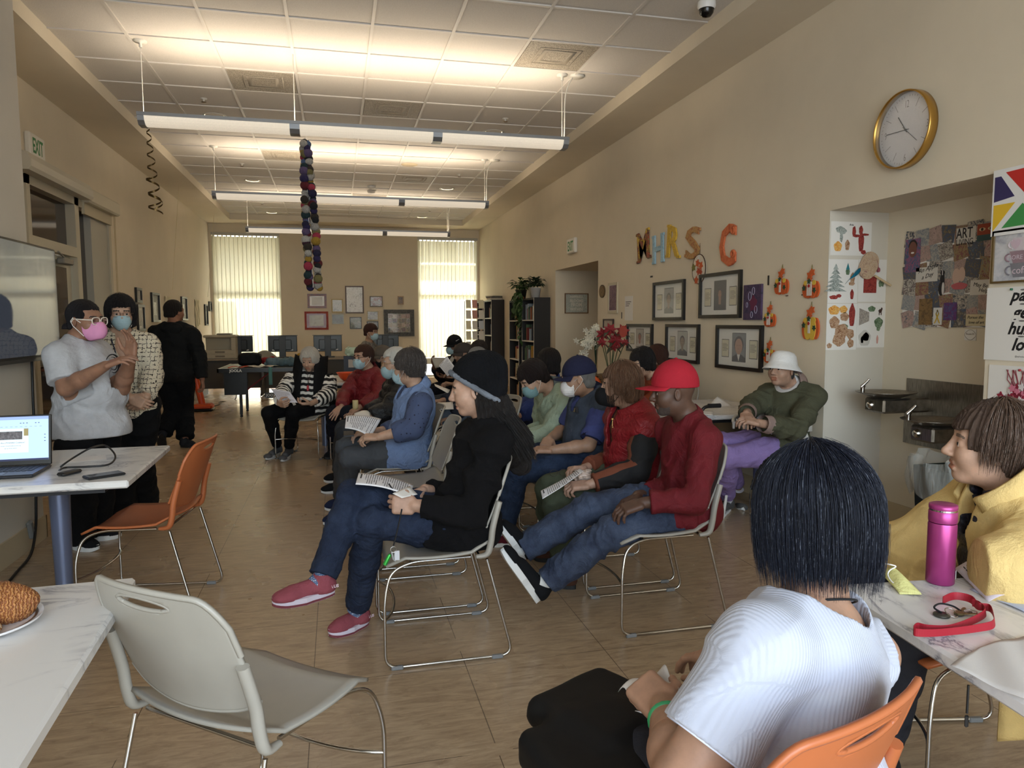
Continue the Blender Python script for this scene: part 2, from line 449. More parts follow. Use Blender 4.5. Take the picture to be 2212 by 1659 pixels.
def head_field(P_,f,quality):
 C,R,s=P_['hd'],P_['HR'],P_['hs']
 for i,pr in enumerate(FACE):f.apply(hp(pr,C,R,s),'u',.022*s)
 w=P_.get('wide',1.)
 f.apply(hp(('c',(0,.088,.014),(0,.104,-.022),.0075,.0115),C,R,s),'u',.012*s)
 f.apply(hp(('e',(0,.106,-.026),(.012,.011,.010)),C,R,s),'u',.008*s)
 for q in(-1,1):
  f.apply(hp(('e',(q*.012,.097,-.030),(.008,.010,.0075)),C,R,s),'u',.006*s)
  f.apply(hp(('e',(q*.031,.096,.006),(.016,.016,.011)),C,R,s),'s',.012*s)
  f.apply(hp(('e',(q*.031,.077,.006),(.0145,.0125,.0125)),C,R,s),'u',.005*s)
  f.apply(hp(('e',(q*.031,.091,.0045),(.0115,.006,.0042)),C,R,s),'s',.002*s)
  er=Matrix.Rotation(q*math.radians(-22),3,'Z');er=np.array(er)
  f.apply(hp(('e',(q*.078,-.004,-.006),(.008,.019,.031),er),C,R,s),'u',.006*s)
  f.apply(hp(('e',(q*.087,.002,-.002),(.006,.010,.018),er),C,R,s),'s',.004*s)
 f.apply(hp(('c',(-.016,.084,-.054),(.016,.084,-.054),.0065,.0065),C,R,s),'u',.007*s)
 f.apply(hp(('c',(-.014,.083,-.068),(.014,.083,-.068),.0075,.0075),C,R,s),'u',.007*s)
 f.apply(hp(('c',(-.022,.088,-.0605),(.022,.088,-.0605),.0022,.0022),C,R,s),'s',.003*s)
 f.apply(hp(('e',(0,.092,-.079),(.014,.006,.005)),C,R,s),'s',.006*s)
def hand_prims(W,d,n,side,curl=.4,spread=.6,s=1.,tcurl=.5):
 d=unit(d);n=unit(n-d*(n@d));lat=np.cross(d,n)*(1 if side=='R' else-1)
 R=np.stack([lat,d,n],1);o=[]
 if np.linalg.det(R)<0:R=np.stack([-lat,d,n],1)
 o.append(('b',W+d*.05*s,V3(.040,.047,.0145)*s,R,.0135*s,.010))
 o.append(('e',W+d*.03*s+lat*.022*s+n*.006*s,V3(.018,.03,.014)*s,R,None,.010))
 for i in range(4):
  L=(.074,.082,.076,.06)[i]*s;b=W+d*(.088,.092,.089,.08)[i]*s+lat*(.0295-.0195*i)*s
  dd=unit(d+lat*spread*(1.5-i)*.13);nn=unit(n-dd*(n@dd));a=0;p=b;c=curl*(1+.12*i)
  for j,(fr,bend)in enumerate(((.46,48),(.31,62),(.23,38))):
   a+=math.radians(bend)*c;q=p+(dd*math.cos(a)+nn*math.sin(a))*L*fr
   r0=(.0092,.0085,.0078)[j]*s*(1 if i<3 else.88);r1=(.0085,.0078,.0068)[j]*s*(1 if i<3 else.88)
   o.append(('c',p,q,r0,r1,.003 if j else.005));p=q
 b=W+d*.022*s+lat*.026*s+n*.004*s;d1=unit(d*.62+lat*.72+n*(.25+.4*tcurl))
 p=b+d1*.042*s;o.append(('c',b,p,.0145*s,.0115*s,.008))
 d2=unit(d*.85+lat*(.45-.5*tcurl)+n*(.15+.45*tcurl));q=p+d2*.033*s;o.append(('c',p,q,.0108*s,.0095*s,.004))
 d3=unit(d*.9+lat*(.3-.6*tcurl)+n*(.1+.55*tcurl));o.append(('c',q,q+d3*.024*s,.0095*s,.0076*s,.003))
 return o
def bounds(prims,pad):
 lo=np.full(3,1e9);hi=-lo
 for p in prims:
  if p[0]=='c':q=np.stack([p[1],p[2]]);r=max(p[3],p[4]);a,b=q.min(0)-r,q.max(0)+r
  else:r=np.abs(p[3])@np.asarray(p[2]);a,b=p[1]-r,p[1]+r
  lo=np.minimum(lo,a);hi=np.maximum(hi,b)
 return lo-pad,hi+pad
def joint(meshes):
 vs,fs,ms=[],[],[];n=0
 for v,f,m in meshes:
  vs.append(v);fs.append(f+n);ms.append(m);n+=len(v)
 return np.concatenate(vs),np.concatenate(fs),np.concatenate(ms)
def local(P_,V):
 return(V-P_['hd'])@P_['HR']/P_['hs']
def setup(sp):
 P_=dict(sp);s=P_.setdefault('s',1.);P_.setdefault('hs',s);w=P_.setdefault('w',1.);dp=P_.setdefault('dp',1.);arm=P_.setdefault('arm',1.);leg=P_.setdefault('leg',1.)
 for k in('pe','nk','hd'):P_[k]=np.asarray(P_[k],float)
 up=unit(P_['nk']-P_['pe']);P_['CR']=CR=frame_yaw(P_['cy'],up);P_['PR']=PR=frame_yaw(P_['fy'],lerp(up,(0,0,1),.5))
 P_['HR']=head_frame(*P_['face'])
 pe,nk=P_['pe'],P_['nk'];sw=P_.get('sw',.165)*s*w**.6
 sh={};tags=[]
 for sd,q in(('R',1),('L',-1)):
  so=P_.get('sh'+sd)
  sh[sd]=so if so is not None else nk+CR[:,0]*q*sw-CR[:,2]*.080*s+CR[:,1]*.01
 P_['sh']=sh
 T=[('e',pe+up*.02*s,V3(.165*w,.12*dp,.115)*s,PR),('e',lerp(pe,nk,.3)+CR[:,1]*.012*dp,V3(.145*w,.112*dp,.15)*s,CR),('e',lerp(pe,nk,.68)+CR[:,1]*.005,V3(.16*w,.112*dp**.6,.17)*s,CR)]
 T+=[('c',sh['L'],sh['R'],.057*s*arm,.057*s*arm)]
 for sd in 'LR':T.append(('c',lerp(nk,P_['hd'],.18),lerp(nk,sh[sd],.85),.042*s,.05*s))
 T+=[tuple(x)for x in P_.get('body_extra',[])]
 base=P_['hd']-P_['HR'][:,2]*.05*P_['hs']-P_['HR'][:,1]*.022*P_['hs']
 neck=[('c',nk-up*.01,base,.054*s*P_.get('neckw',1),.05*s*P_.get('neckw',1))]
 A={};H={};L={}
 for sd in 'LR':
  e,wr=[np.asarray(q,float)for q in P_['arm'+sd][:2]]
  A[sd]=[('c',sh[sd],lerp(sh[sd],e,.5),.054*s*arm,.047*s*arm),('c',lerp(sh[sd],e,.5),e,.047*s*arm,.039*s*arm),('c',e,lerp(e,wr,.35),.039*s*arm,.039*s*arm),('c',lerp(e,wr,.35),wr,.039*s*arm,.0255*s*arm**.5)]
  hd=P_['arm'+sd][2];opts=P_['arm'+sd][3]if len(P_['arm'+sd])>3 else{}
  H[sd]=hand_prims(wr,np.asarray(hd[0],float),np.asarray(hd[1],float),sd,s=s*opts.get('hs',1.),**{k:v for k,v in opts.items()if k in('curl','spread','tcurl')})
  q=1 if sd=='R' else-1
  hip=P_.get('hip'+sd);hip=pe+PR[:,0]*q*.09*s*w-(PR[:,2])*.02 if hip is None else hip
  kn,an=[np.asarray(z,float)for z in P_['leg'+sd][:2]]
  L[sd]=[('c',hip,lerp(hip,kn,.5),.098*s*leg,.08*s*leg),('c',lerp(hip,kn,.5),kn,.08*s*leg,.058*s*leg),('c',kn,lerp(kn,an,.35),.058*s*leg,.056*s*leg),('c',lerp(kn,an,.35),an,.056*s*leg,.036*s)]
 P_.update(T=T,neck=neck,A=A,H=H,L=L);return P_
def garment(P_,name,prims,m,h,k=.03,off=.012,cuts=(),subs=(),fold=(.004,30,1),parent=None,midx=None,uv='torso',inner=None,extra=()):
 lo,hi=bounds(list(prims)+list(extra),off+.03);f=Field(lo,hi,h)
 for p in prims:f.apply(p,'u',k,off)
 for p in extra:f.apply(p,'u',k*.7,0)
 if fold[0]:
  X=f.axes();band=np.abs(f.F)<.06
  fr=fold[1]*2.6 if len(fold)<4 else 50
  nz=folds(X,fr,fold[2])*fold[0]*.8+folds(X,fr*.42,fold[2]+2)*fold[0]*1.6+vnoise(X,fr*.35,fold[2]+3)*fold[0]*.5
  if len(fold)>3:nz=nz*.4+(1.1-2.2*np.abs(np.sin(fold[1]*.9*sum(X[i]*fold[3][i]for i in range(3))+vnoise(X,12,fold[2])*.5))**.6*-1-1.1).astype(np.float32)*fold[0]*.9
  f.F=np.where(band,f.F-nz.astype(np.float32),f.F)
 if P_.get('seat')is not None:f.apply(P_['seat'],'s',.008)
 for c in subs:f.apply(c[:5]if c[0]!='e' else c[:4],'s',c[5]if len(c)>5 and c[5]is not None else.004)
 for p_,n_ in cuts:f.halfcut(p_,n_)
 v,fc=f.mesh()
 if not len(v):return None
 C=(v-P_['pe'])@P_['CR']
 if uv=='torso':u=np.stack([C[:,0],C[:,2]],1)
 else:u=uv(v,C)
 mi=None
 if midx is not None:
  ce=v[fc].mean(1);mi=midx(ce,(ce-P_['pe'])@P_['CR'])
 return obj_from(name,v,fc,m,parent,mi,True,uv=u)
def cuff_box(a,b,t,r=.12,ln=.05):
 """a box that trims a sleeve or leg at fraction t of a->b"""
 d=unit(np.asarray(b)-a);x=unit(np.cross(d,(.3,.2,.9)));y=np.cross(d,x)
 return('b',lerp(a,b,t)+d*ln,V3(r,r,ln),np.stack([x,y,d],1)if np.linalg.det(np.stack([x,y,d],1))>0 else np.stack([y,x,d],1),.002,.003)
def sleeve(P_,sd,t,bag=0.):
 """arm prims up to fraction t (0 shoulder, .5 elbow, 1 wrist) and the box that trims the cuff"""
 A=P_['A'][sd];S,E,W=A[0][1],A[1][2],A[3][2];ad=lambda p,x:(p[0],p[1],p[2],p[3]+x,p[4]+x)
 if t<=.5:
  q=lerp(S,E,t*2);d=unit(E-S);r=.054+(.039-.054)*t*2
  return[('c',S,q+d*.005,A[0][3]+bag*.6,A[0][3]*.93+bag)],[cuff_box(S,E,t*2,.095,.05)]
 tt=(t-.5)*2;q=lerp(E,W,tt)
 pr=[ad(A[0],bag),ad(A[1],bag)]
 if tt>.35:pr+=[ad(A[2],bag),('c',A[3][1],q+unit(W-E)*.015,A[3][3]+bag,A[3][4]+bag*.7+.004)]
 else:pr+=[('c',E,q+unit(W-E)*.015,A[2][3]+bag,A[2][4]+bag)]
 return pr,[cuff_box(E,W,tt,.075,.05)]
def top(P_,name,m,h,off=.012,sl=1.,bag=.008,hem=-.10,neck=.062,nd=.0,fold=(.0045,30,1),skirt=0.,parent=None,midx=None,uv='torso',k=.03,sleeves='LR',vneck=0.,extra=(),arms=True,hood=False):
 s=P_['s'];pr=list(P_['T']);subs=[]
 if skirt:
  pr.append(('e',P_['pe']-P_['CR'][:,2]*skirt*.5,V3(.18*P_['w'],.145*P_['dp'],.12+skirt*.5)*s,P_['CR']))
  for sd in 'LR':
   a=P_['L'][sd][0];pr.append(('c',a[1],lerp(a[1],a[2],.55),a[3]+.012,a[3]))
 if arms:
  for sd in sleeves:
   a,b=sleeve(P_,sd,sl if not isinstance(sl,dict)else sl[sd],bag);pr+=a;subs+=b
 base=P_['neck'][0];d=unit(base[2]-base[1])
 subs.append(('c',base[1]+d*(.035+nd)*s,base[1]+d*.2,neck*s,neck*1.35*s,.008))
 if vneck:subs.append(('e',P_['nk']+P_['CR'][:,1]*.10*s-P_['CR'][:,2]*vneck*.45,V3(.045,.07,vneck*.8)*s,P_['CR'],None,.006))
 cuts=[(P_['pe']+P_['CR'][:,2]*hem*s,-P_['CR'][:,2])]if not P_.get('level')else[(P_['pe']+V3(0,0,hem),(0,0,-1))]
 return garment(P_,name,pr,m,h,k,off,cuts,subs,fold,parent,midx,uv,None,extra)
def trousers(P_,m,h,off=.008,bag=.0,length=.93,fold=(.004,34,5),parent=None,name='trousers',cuff=.0,waist=.10,uv='torso',legs='LR'):
 pr=[P_['T'][0]];subs=[]
 for sd in legs:
  a=P_['L'][sd];K,An=a[2][1],a[3][2]
  pr+=[(p[0],p[1],p[2],p[3]+bag*.5,p[4]+bag*.8)for p in a[:2]]
  q=lerp(K,An,length)+unit(An-K)*.02
  pr+=[('c',K,lerp(K,An,.4),a[2][3]+bag*.8,a[2][4]+bag),('c',lerp(K,An,.4),q,a[2][4]+bag,max(a[3][4],.04)+bag+cuff)]
  subs.append(cuff_box(K,An,length,.095,.06))
 cuts=[(P_['pe']+P_['CR'][:,2]*waist*P_['s'],P_['CR'][:,2])]
 return garment(P_,name,pr,m,h,.022,off,cuts,subs,fold,parent,None,uv)
def shoe(P_,sd,m,msole,h=.006,parent=None,L=.0,up=(0,0,1),th=.026,hi=0.,sock=None,w=1.,out=None):
 s=P_['s'];kn,an,toe=[np.asarray(q,float)for q in P_['leg'+sd][:3]];u=unit(up)
 f=toe-an;f=unit(f-u*(f@u));x=np.cross(f,u);R=np.stack([x,f,u],1)
 D=max(float((toe-an)@f),.12);b=toe-f*(toe-an)@f
 b=an+u*((toe-an)@u);heel=b-f*.055*s
 g=lambda X,Y,Z:b+x*X*s*w+f*Y+u*Z
 A_=[('e',g(0,-.02,.045),V3(.036*w,.045,.04)*s,R),('c',g(0,-.01,.055),g(0,D*.55,.042),.037*s*w,.034*s*w),('e',g(0,D-.055,.034),V3(.044*w,.06,.03)*s,R),('c',g(0,-.015,.05),g(0,-.012,.085+hi),.036*s,.037*s)]
 lo,hi_=bounds(A_,.02);F_=Field(lo,hi_,h)
 for p in A_:F_.apply(p,'u',.025)
 F_.halfcut(g(0,0,th*.8),-u);F_.apply(('c',g(0,-.012,.088+hi),g(0,-.01,.15+hi),.031,.05),'s',.004)
 v,fc=F_.mesh();c=(v-b)@R
 o=obj_from('shoe',v,fc,m,parent,uv=c[:,1:])
 pts=[]
 n=28
 for i in range(n):
  a=2*PI*i/n;yy=math.sin(a);xx=math.cos(a)
  hw=(.040 if yy<0 else.047)*w*s;Y=(D/2-.028)+(D/2+.032)*yy;pts.append((xx*hw*(1-.18*(yy<-.2)*abs(yy)),Y))
 mb=MB();z0,z1=0,th
 mb.prism(pts,0,th,lambda X,Y,Z:b+x*X*(1 if Z else.94)+f*Y+u*(Z+(.012*max(0,(Y-D*.75)/(D*.3))**2)),0)
 so=mb.build('sole',msole,o)
 if out:
  mb=MB();mb.prism(pts,-.001,th*.32,lambda X,Y,Z:b+x*X*(1.015 if Z>0 else.93)+f*(Y*1.0)+u*(Z+(.012*max(0,(Y-D*.75)/(D*.3))**2)),0);mb.build('outsole',out,o)
  for q_ in range(0):
   pass
 return o
def lay_laces(o,P_,sd,m,up=(0,0,1)):
 s=P_['s'];kn,an,toe=[np.asarray(q,float)for q in P_['leg'+sd][:3]];u=unit(up)
 f=toe-an;f=unit(f-u*(f@u));x=np.cross(f,u);b=an+u*((toe-an)@u);D=float((toe-an)@f)
 mb=MB()
 for i in range(5):
  t=i/4;Y=.03+(D*.45)*t;Z=.094-.026*t
  mb.tube([b+x*.022+f*(Y+.005)+u*(Z-.010),b+f*Y+u*Z,b-x*.022+f*(Y+.005)+u*(Z-.010)],.0028,5)
 mb.build('laces',m,o)
 # hair ---------------------------------------------------------------
def hair(P_,style,m,h,parent,th=.014,down=-.1,back=-.1,open_=(.060,-.02),seed=1,part=0.,bang=.0,groove=.0035,nfreq=34,fringe=.062,jag=0.):
 C,R,s=P_['hd'],P_['HR'],P_['hs'];pr=[]
 E=lambda c,r,k=.015:pr.append((hp(('e',c,r),C,R,s),k*s))
 Cc=lambda a,b,ra,rb,k=.015:pr.append((hp(('c',a,b,ra,rb),C,R,s),k*s))
 E((0,-.014,.034),(.076+th,.094+th,.088+th))
 if style in('bob','long','lob'):
  for q in(-1,1):
   Cc((q*.062,-.01,.02),(q*.068,.005,down+.02),.028+th*.5,.022+th*.4)
   Cc((q*.05,-.05,.0),(q*.05,-.055,back+.02),.04,.026+th*.5)
  Cc((0,-.07,.0),(0,-.07,back+.02),.045,.03+th*.5)
 if style=='short':
  E((0,-.055,-.035),(.062+th*.6,.05+th*.5,.05))
 if style=='bun':
  E((0,-.05,-.03),(.062,.05,.05));E((0,-.118,-.05),(.036,.034,.036),.006)
 for p in P_.get('hair_extra',[]):pr.append((hp(p,C,R,s),.012*s))
 lo,hi=bounds([p for p,k in pr],.03);f=Field(lo,hi,h)
 for p,k in pr:f.apply(p,'u',k)
 X,Y,Z=f.axes();lx=((X-C[0])*R[0,0]+(Y-C[1])*R[1,0]+(Z-C[2])*R[2,0])/s;ly=((X-C[0])*R[0,1]+(Y-C[1])*R[1,1]+(Z-C[2])*R[2,1])/s;lz=((X-C[0])*R[0,2]+(Y-C[1])*R[1,2]+(Z-C[2])*R[2,2])/s
 az=np.arctan2(lx-part,-(ly)+.02);rr=np.sqrt(lx**2+(ly+.02)**2)
 gz=np.sin(az*nfreq+2.5*np.sin(az*5+lz*14+seed)+1.2*np.sin(lz*30+az*3))+.6*np.sin(az*nfreq*2.3+3*np.sin(az*3+lz*20))
 f.F=f.F-(groove*s*np.clip(rr/.05,0,1)*gz).astype(np.float32)
 # face opening
 hw,ztop=open_[0],fringe
 fr=(ly>.018+.25*np.maximum(0,-lz)*0)&(lz<ztop+.012*np.sin(lx*160+seed)*(jag>0)+jag*np.sin(lx*90))
 d_open=np.maximum(np.maximum(np.abs(lx)-hw-.02*np.clip(lz/.06,0,1)*0,.012-ly+np.abs(lx)*P_.get('side',.0)),lz-ztop-.004*np.sin(lx*210+3*np.sin(lx*60)))
 f.F=np.maximum(f.F,(-d_open*s).astype(np.float32))
 cutz=down-.012*(np.sin(az*17+seed)+np.sin(az*41))*.6
 if style in('short','bun'):
 # hairline rises from the nape over the ear to the forehead
  line=np.where(ly<-.045,down,np.where(ly<.045,down+(.0-down)*.0+np.clip((ly+.045)/.05,0,1)*(P_.get('earline',.012)-down),P_.get('earline',.012)))
  f.F=np.maximum(f.F,((line+.003*np.sin(az*60)-lz)*s).astype(np.float32))
  if style=='bun':
   b2=Field.__new__(Field)
 else:
  cz=np.where(ly<-.02,back,down)-.014*(np.sin(az*17+seed)+.7*np.sin(az*43+1))*.5
  f.F=np.maximum(f.F,((cz-lz)*s).astype(np.float32))
 v,fc=f.mesh();q=local(P_,v);a=np.arctan2(q[:,0]-part,-q[:,1]+.02)
 uv=np.stack([a,q[:,2]*6+np.sqrt(q[:,0]**2+q[:,1]**2)*2],1)
 return obj_from('hair',v,fc,m,parent,uv=uv)
def strands(P_,m,n,parent,r=.0011,th=.02,down=-.1,jitter=.01,seed=3,front=.05,crown=(0,-.02,.125),flare=1.,az_rng=None,name='hair_strands',uvs=True,tipw=.012,drape=None,rad=None):
 """loose strands combed from the crown over the head"""
 R_=np.random.RandomState(seed);C,R,s=P_['hd'],P_['HR'],P_['hs'];vs=[];fs=[];uv=[]
 a0,a1=az_rng or(-PI*.80,PI*.80)
 for i in range(n):
  az=R_.uniform(a0,a1);t0=R_.uniform(.0,.75);off=th+R_.normal()*.0025+.003
  zend=down+R_.normal()*tipw;pts=[];K=9;tw=R_.normal()*jitter*6
  ex,ey,ez=.076+off,.094+off,.088+off
  for k in range(K):
   t=t0+(1-t0)*k/(K-1);z=None
   ang=t*PI*.5/.55 if t<.55 else PI*.5
   if t<.55:
    x=math.sin(ang)*ex*math.sin(az+tw*t*.3);y=-math.sin(ang)*ey*math.cos(az+tw*t*.3)-.014;z=.034+math.cos(ang)*ez
   else:
    q=(t-.55)/.45;f_=1+(flare-1)*q;A=az+tw*(.165+.2*q)
    x=ex*f_*math.sin(A)*(1-.10*q*q);y=-ey*f_*math.cos(A)*(1-.12*q*q)-.014;z=.034+(zend-.034)*q
   if drape is not None:x,y,z=drape(x,y,z,t)
   pts.append(C+R@(V3(x,y,z)*s))
  pts=np.array(pts);base=len(vs)
  ctr=C+R@V3(0,-.014,0)
  for k in range(K):
   tg=unit(pts[min(k+1,K-1)]-pts[max(k-1,0)]);o=unit(pts[k]-ctr);sd=unit(np.cross(tg,o));w_=r*(1-.75*(k/(K-1))**2)
   vs+=[pts[k]-sd*w_,pts[k]+o*w_*.8,pts[k]+sd*w_];uv+=[(az,k/K)]*3
  for k in range(K-1):
   a=base+k*3;fs+=[(a,a+1,a+4,a+3),(a+1,a+2,a+5,a+4),(a+2,a,a+3,a+5)]
 return obj_from(name,np.array(vs),np.array(fs),m,parent,uv=np.array(uv))
 # things worn on the head -------------------------------------------
def mask(P_,m,mloop,h,parent,kind='surgical',drop=0.):
 C,R,s=P_['hd'],P_['HR'],P_['hs']
 if kind=='surgical':pr=[hp(p,C,R,s)for p in(FACE[1],FACE[2])]+[hp(('e',(0,.078,-.05+drop),(.048,.038,.052)),C,R,s)]
 else:pr=[hp(p,C,R,s)for p in(FACE[1],FACE[2])]+[hp(('e',(0,.078,-.052+drop),(.044,.058,.056)),C,R,s)]
 lo,hi=bounds(pr,.03);f=Field(lo,hi,h)
 for p in pr:f.apply(p,'u',.02*s,.006)
 if kind=='surgical':
  X,Y,Z=f.axes();lz=(X-C[0])*R[0,2]+(Y-C[1])*R[1,2]+(Z-C[2])*R[2,2];f.F=f.F-(.0014*np.sin(lz*420)).astype(np.float32)
 for p,n in(((0,.09,-.006+drop),(0,-.25,1)),((0,.08,-.108+drop),(0,.25,-1)),((0,.034,-.05),(0,-1,0))):f.halfcut(C+R@(np.array(p)*s),R@np.array(n,float))
 v,fc=f.mesh();o=obj_from('face_mask',v,fc,m,parent)
 mb=MB()
 for q in(-1,1):
  for z0,z1 in((-.022,.018),(-.088,-.03)):
   mb.tube([C+R@(V3(q*x,y,z)*s)for x,y,z in((.056,.042,z0+drop),(.072,.02,(z0+z1)/2),(.083,-.008,z1))],.0016 if kind=='surgical' else.0022,5)
  mb.tube([C+R@(V3(q*x,y,z)*s)for x,y,z in((.083,-.008,.018),(.086,-.022,-.004),(.083,-.008,-.03))],.0016,5)
 mb.build('ear_loops',mloop,o);return o
def glasses(P_,m,parent,rx=.024,ry=.018,r=.0016,lens=None,zc=.003,slide=0.,temples=True):
 C,R,s=P_['hd'],P_['HR'],P_['hs'];T_=lambda x,y,z:C+R@(V3(x,y,z)*s);mb=MB();Y=.106+slide
 ml=MB()
 for q in(-1,1):
  mb.tube([T_(q*.032+rx*math.copysign(abs(math.cos(a))**.7,math.cos(a)),Y-abs(math.cos(a))*.003-.12*abs(q*.032+rx*math.cos(a))*.6,zc+ry*math.copysign(abs(math.sin(a))**.7,math.sin(a)))for a in[2*PI*i/20 for i in range(20)]],r,6,closed=True)
  if temples:mb.tube([T_(q*(.032+rx),Y-.008,zc+.006),T_(q*.074,.06,zc+.006),T_(q*.082,-.005,zc+.008),T_(q*.08,-.02,-.008)],r*1.1,6)
  if lens:ml.poly([T_(q*.032+rx*.96*math.copysign(abs(math.cos(a))**.7,math.cos(a)),Y-abs(math.cos(a))*.003-.12*abs(q*.032+rx*math.cos(a))*.6,zc+ry*.96*math.copysign(abs(math.sin(a))**.7,math.sin(a)))for a in[2*PI*i/20 for i in range(20)]])
 mb.tube([T_(-.032+rx,Y-.003,zc+.003),T_(0,Y+.002,zc+.006),T_(.032-rx,Y-.003,zc+.003)],r,6)
 o=mb.build('glasses',m,parent)
 if lens:ml.build('lenses',lens,o)
 return o
def cap(P_,m,mbrim,h,parent,turn=0.,pitch=0.,brim=.075,flat=.25,thick=.014,zb=.022,tall=0.,ma=None):
 C,s=P_['hd'],P_['hs'];R=P_['HR']@np.array(Matrix.Rotation(math.radians(turn),3,'Z'))@np.array(Matrix.Rotation(math.radians(pitch),3,'X'))
 f=Field(C-.2,C+.22,h);f.apply(hp(('e',(0,-.010,.036+tall*.3),(.079+thick,.098+thick,.088+thick+tall)),C,R,s),'u',0)
 X=f.axes();f.F=f.F-(vnoise(X,30,4)*.0012).astype(np.float32)
 lx,ly,lz=[(X[0]-C[0])*R[0,i]+(X[1]-C[1])*R[1,i]+(X[2]-C[2])*R[2,i]for i in range(3)]
 az=np.arctan2(lx,ly);f.F=f.F+(.0016*np.maximum(0,1-np.abs(np.sin(az*3))*12)).astype(np.float32)
 f.halfcut(C+R@(V3(0,0,zb)*s),R@V3(0,.0,-1.))
 v,fc=f.mesh();o=obj_from('cap',v,fc,m,parent)
 if brim:
  def fn(u,w):
   a=(u-.5)*2*1.18;rx,ry=.079+thick,.098+thick;base=V3(rx*math.sin(a)*.97,ry*math.cos(a)*.97-.01,zb+.004)
   ext=brim*max(0,math.cos(a*1.2))**.55;x=base[0]*(1+.05*w);y=base[1]+ext*w
   return C+R@(V3(x,y,base[2]-w*.012-flat*(x*x)*6*(w))*s)
  MB().sheet(fn,20,6,.003).build('brim',mbrim,o)
 MB().lathe([(0.0001,.006),(.006,.004),(.008,0)],C+R@(V3(0,-.012,.036+.088+thick+tall*1.3)*s),10,R=Matrix(R)).build('button',m,o)
 return o
 # ---------------------------------------------------------------- assembling one person
EYE_W=mat('eye_white',(215,205,195),.3);EYE_D=mat('iris',(34,22,16),.2)
def person(sp):
 P_=setup(sp);q=P_.get('q',1.);s=P_['s'];hh=.0036*q;skin=skinmat(P_['skin']);lip=skinmat(P_.get('lip',tuple(x*y for x,y in zip(P_['skin'],(.90,.76,.72)))))
 brow=mat('eyebrow',P_.get('brow',(40,32,28)),.8);ms=[]
 # hidden body, coarse
 pr=P_['T']+P_['neck']+[p for a in P_['A'].values()for p in a]+[p for a in P_['L'].values()for p in a]
 lo,hi=bounds(pr,.02);f=Field(lo,hi,max(.012,.01*q))
 for p in P_['T']:f.apply(p,'u',.03,-.010)
 f.apply(P_['neck'][0],'u',.02,-.002)
 for sd,a in P_['A'].items():
  for p in(a[:2]if sd in P_.get('hide_hand','')else a):f.apply(p,'u',.02,-.004)
 for a in P_['L'].values():
  for p in a:f.apply(p,'u',.02,-.012 if p is not a[3]else-.004)
 if P_.get('seat')is not None:f.apply(P_['seat'],'s',.008)
 v,fc=f.mesh();ms.append((v,fc,np.zeros(len(fc),int)))
 # head and neck
 C=P_['hd'];nb=P_['nk']-P_['CR'][:,2]*.02
 lo=np.minimum(C-.155*P_['hs'],nb-.10);hi=np.maximum(C+.155*P_['hs'],nb+.10);f=Field(lo,hi,hh)
 head_field(P_,f,q);f.apply(P_['neck'][0],'u',.03)
 for p in P_['T'][3:]:f.apply(p,'u',.035)
 v,fc=f.mesh();c=local(P_,v[fc].mean(1));mi=np.zeros(len(fc),int)
 mi[(np.abs(c[:,0])<.024-.5*np.abs(c[:,2]+.061))&(c[:,2]>-.0765)&(c[:,2]<-.0485)&(c[:,1]>.075)]=1
 bl=.029-6*(np.abs(c[:,0])-.028)**2*1.5
 mi[(np.abs(c[:,0])>.012)&(np.abs(c[:,0])<.05)&(np.abs(c[:,2]-bl)<.0042)&(c[:,1]>.04)]=2
 ms.append((v,fc,mi))
 # arms and hands
 for sd in 'LR':
  if sd in P_.get('bare',''):
   A=P_['A'][sd];lo,hi=bounds(A,.02);f=Field(lo,hi,.006*q)
   for p in A:f.apply(p,'u',.022)
   v,fc=f.mesh();ms.append((v,fc,np.zeros(len(fc),int)))
  if sd in P_.get('hide_hand',''):continue
  H=P_['H'][sd];A=P_['A'][sd];W=A[3][2];st=lerp(A[3][1],W,.25)
  fa=('c',st,W,A[3][3]*.85+A[3][4]*.15,A[3][4]);lo,hi=bounds([fa]+[p[:5]for p in H],.01);f=Field(lo,hi,.0034*q)
  f.apply(fa,'u',.02)
  for p in H:f.apply(p[:5]if p[0]!='e' else p[:4],'u',p[5])
  v,fc=f.mesh();ms.append((v,fc,np.zeros(len(fc),int)))
 v,fc,mi=joint(ms)
 o=obj_from('person',v,fc,[skin,lip,brow],None,mi)
 tag(o,P_['label'],'person',P_.get('group'))
 # eyes
 if P_.get('eyes',True):
  R=P_['HR']
  for e in(-1,1):
   ec=C+R@(V3(e*.031,.0765,.005)*P_['hs']);mb=MB();rr=.0128*P_['hs']
   n1,n2=10,16;vs=[]
   for i in range(n1+1):
    a=PI*i/n1
    for j in range(n2):b=2*PI*j/n2;vs.append(ec+R@V3(math.sin(a)*math.cos(b),math.cos(a),math.sin(a)*math.sin(b))*rr)
   for i in range(n1):mb.f+=[[i*n2+j,i*n2+(j+1)%n2,(i+1)*n2+(j+1)%n2,(i+1)*n2+j]for j in range(n2)];mb.m+=[1 if i<2 else 0]*n2;mb.s+=[True]*n2
   mb.v=[tuple(x)for x in vs];mb.build('eye',[EYE_W,EYE_D],o)
 P_['o']=o;return P_
WHITE_RUBBER=mat('white_rubber',(222,222,220),.6);BLACK_RUBBER=mat('black_rubber',(24,24,26),.6);LOOP=mat('mask_loop',(236,232,226),.7)
BLUE_MASK=cloth('blue_mask',(164,190,198),.8,.15,300,.04);LACE=mat('lace',(18,18,20),.8)
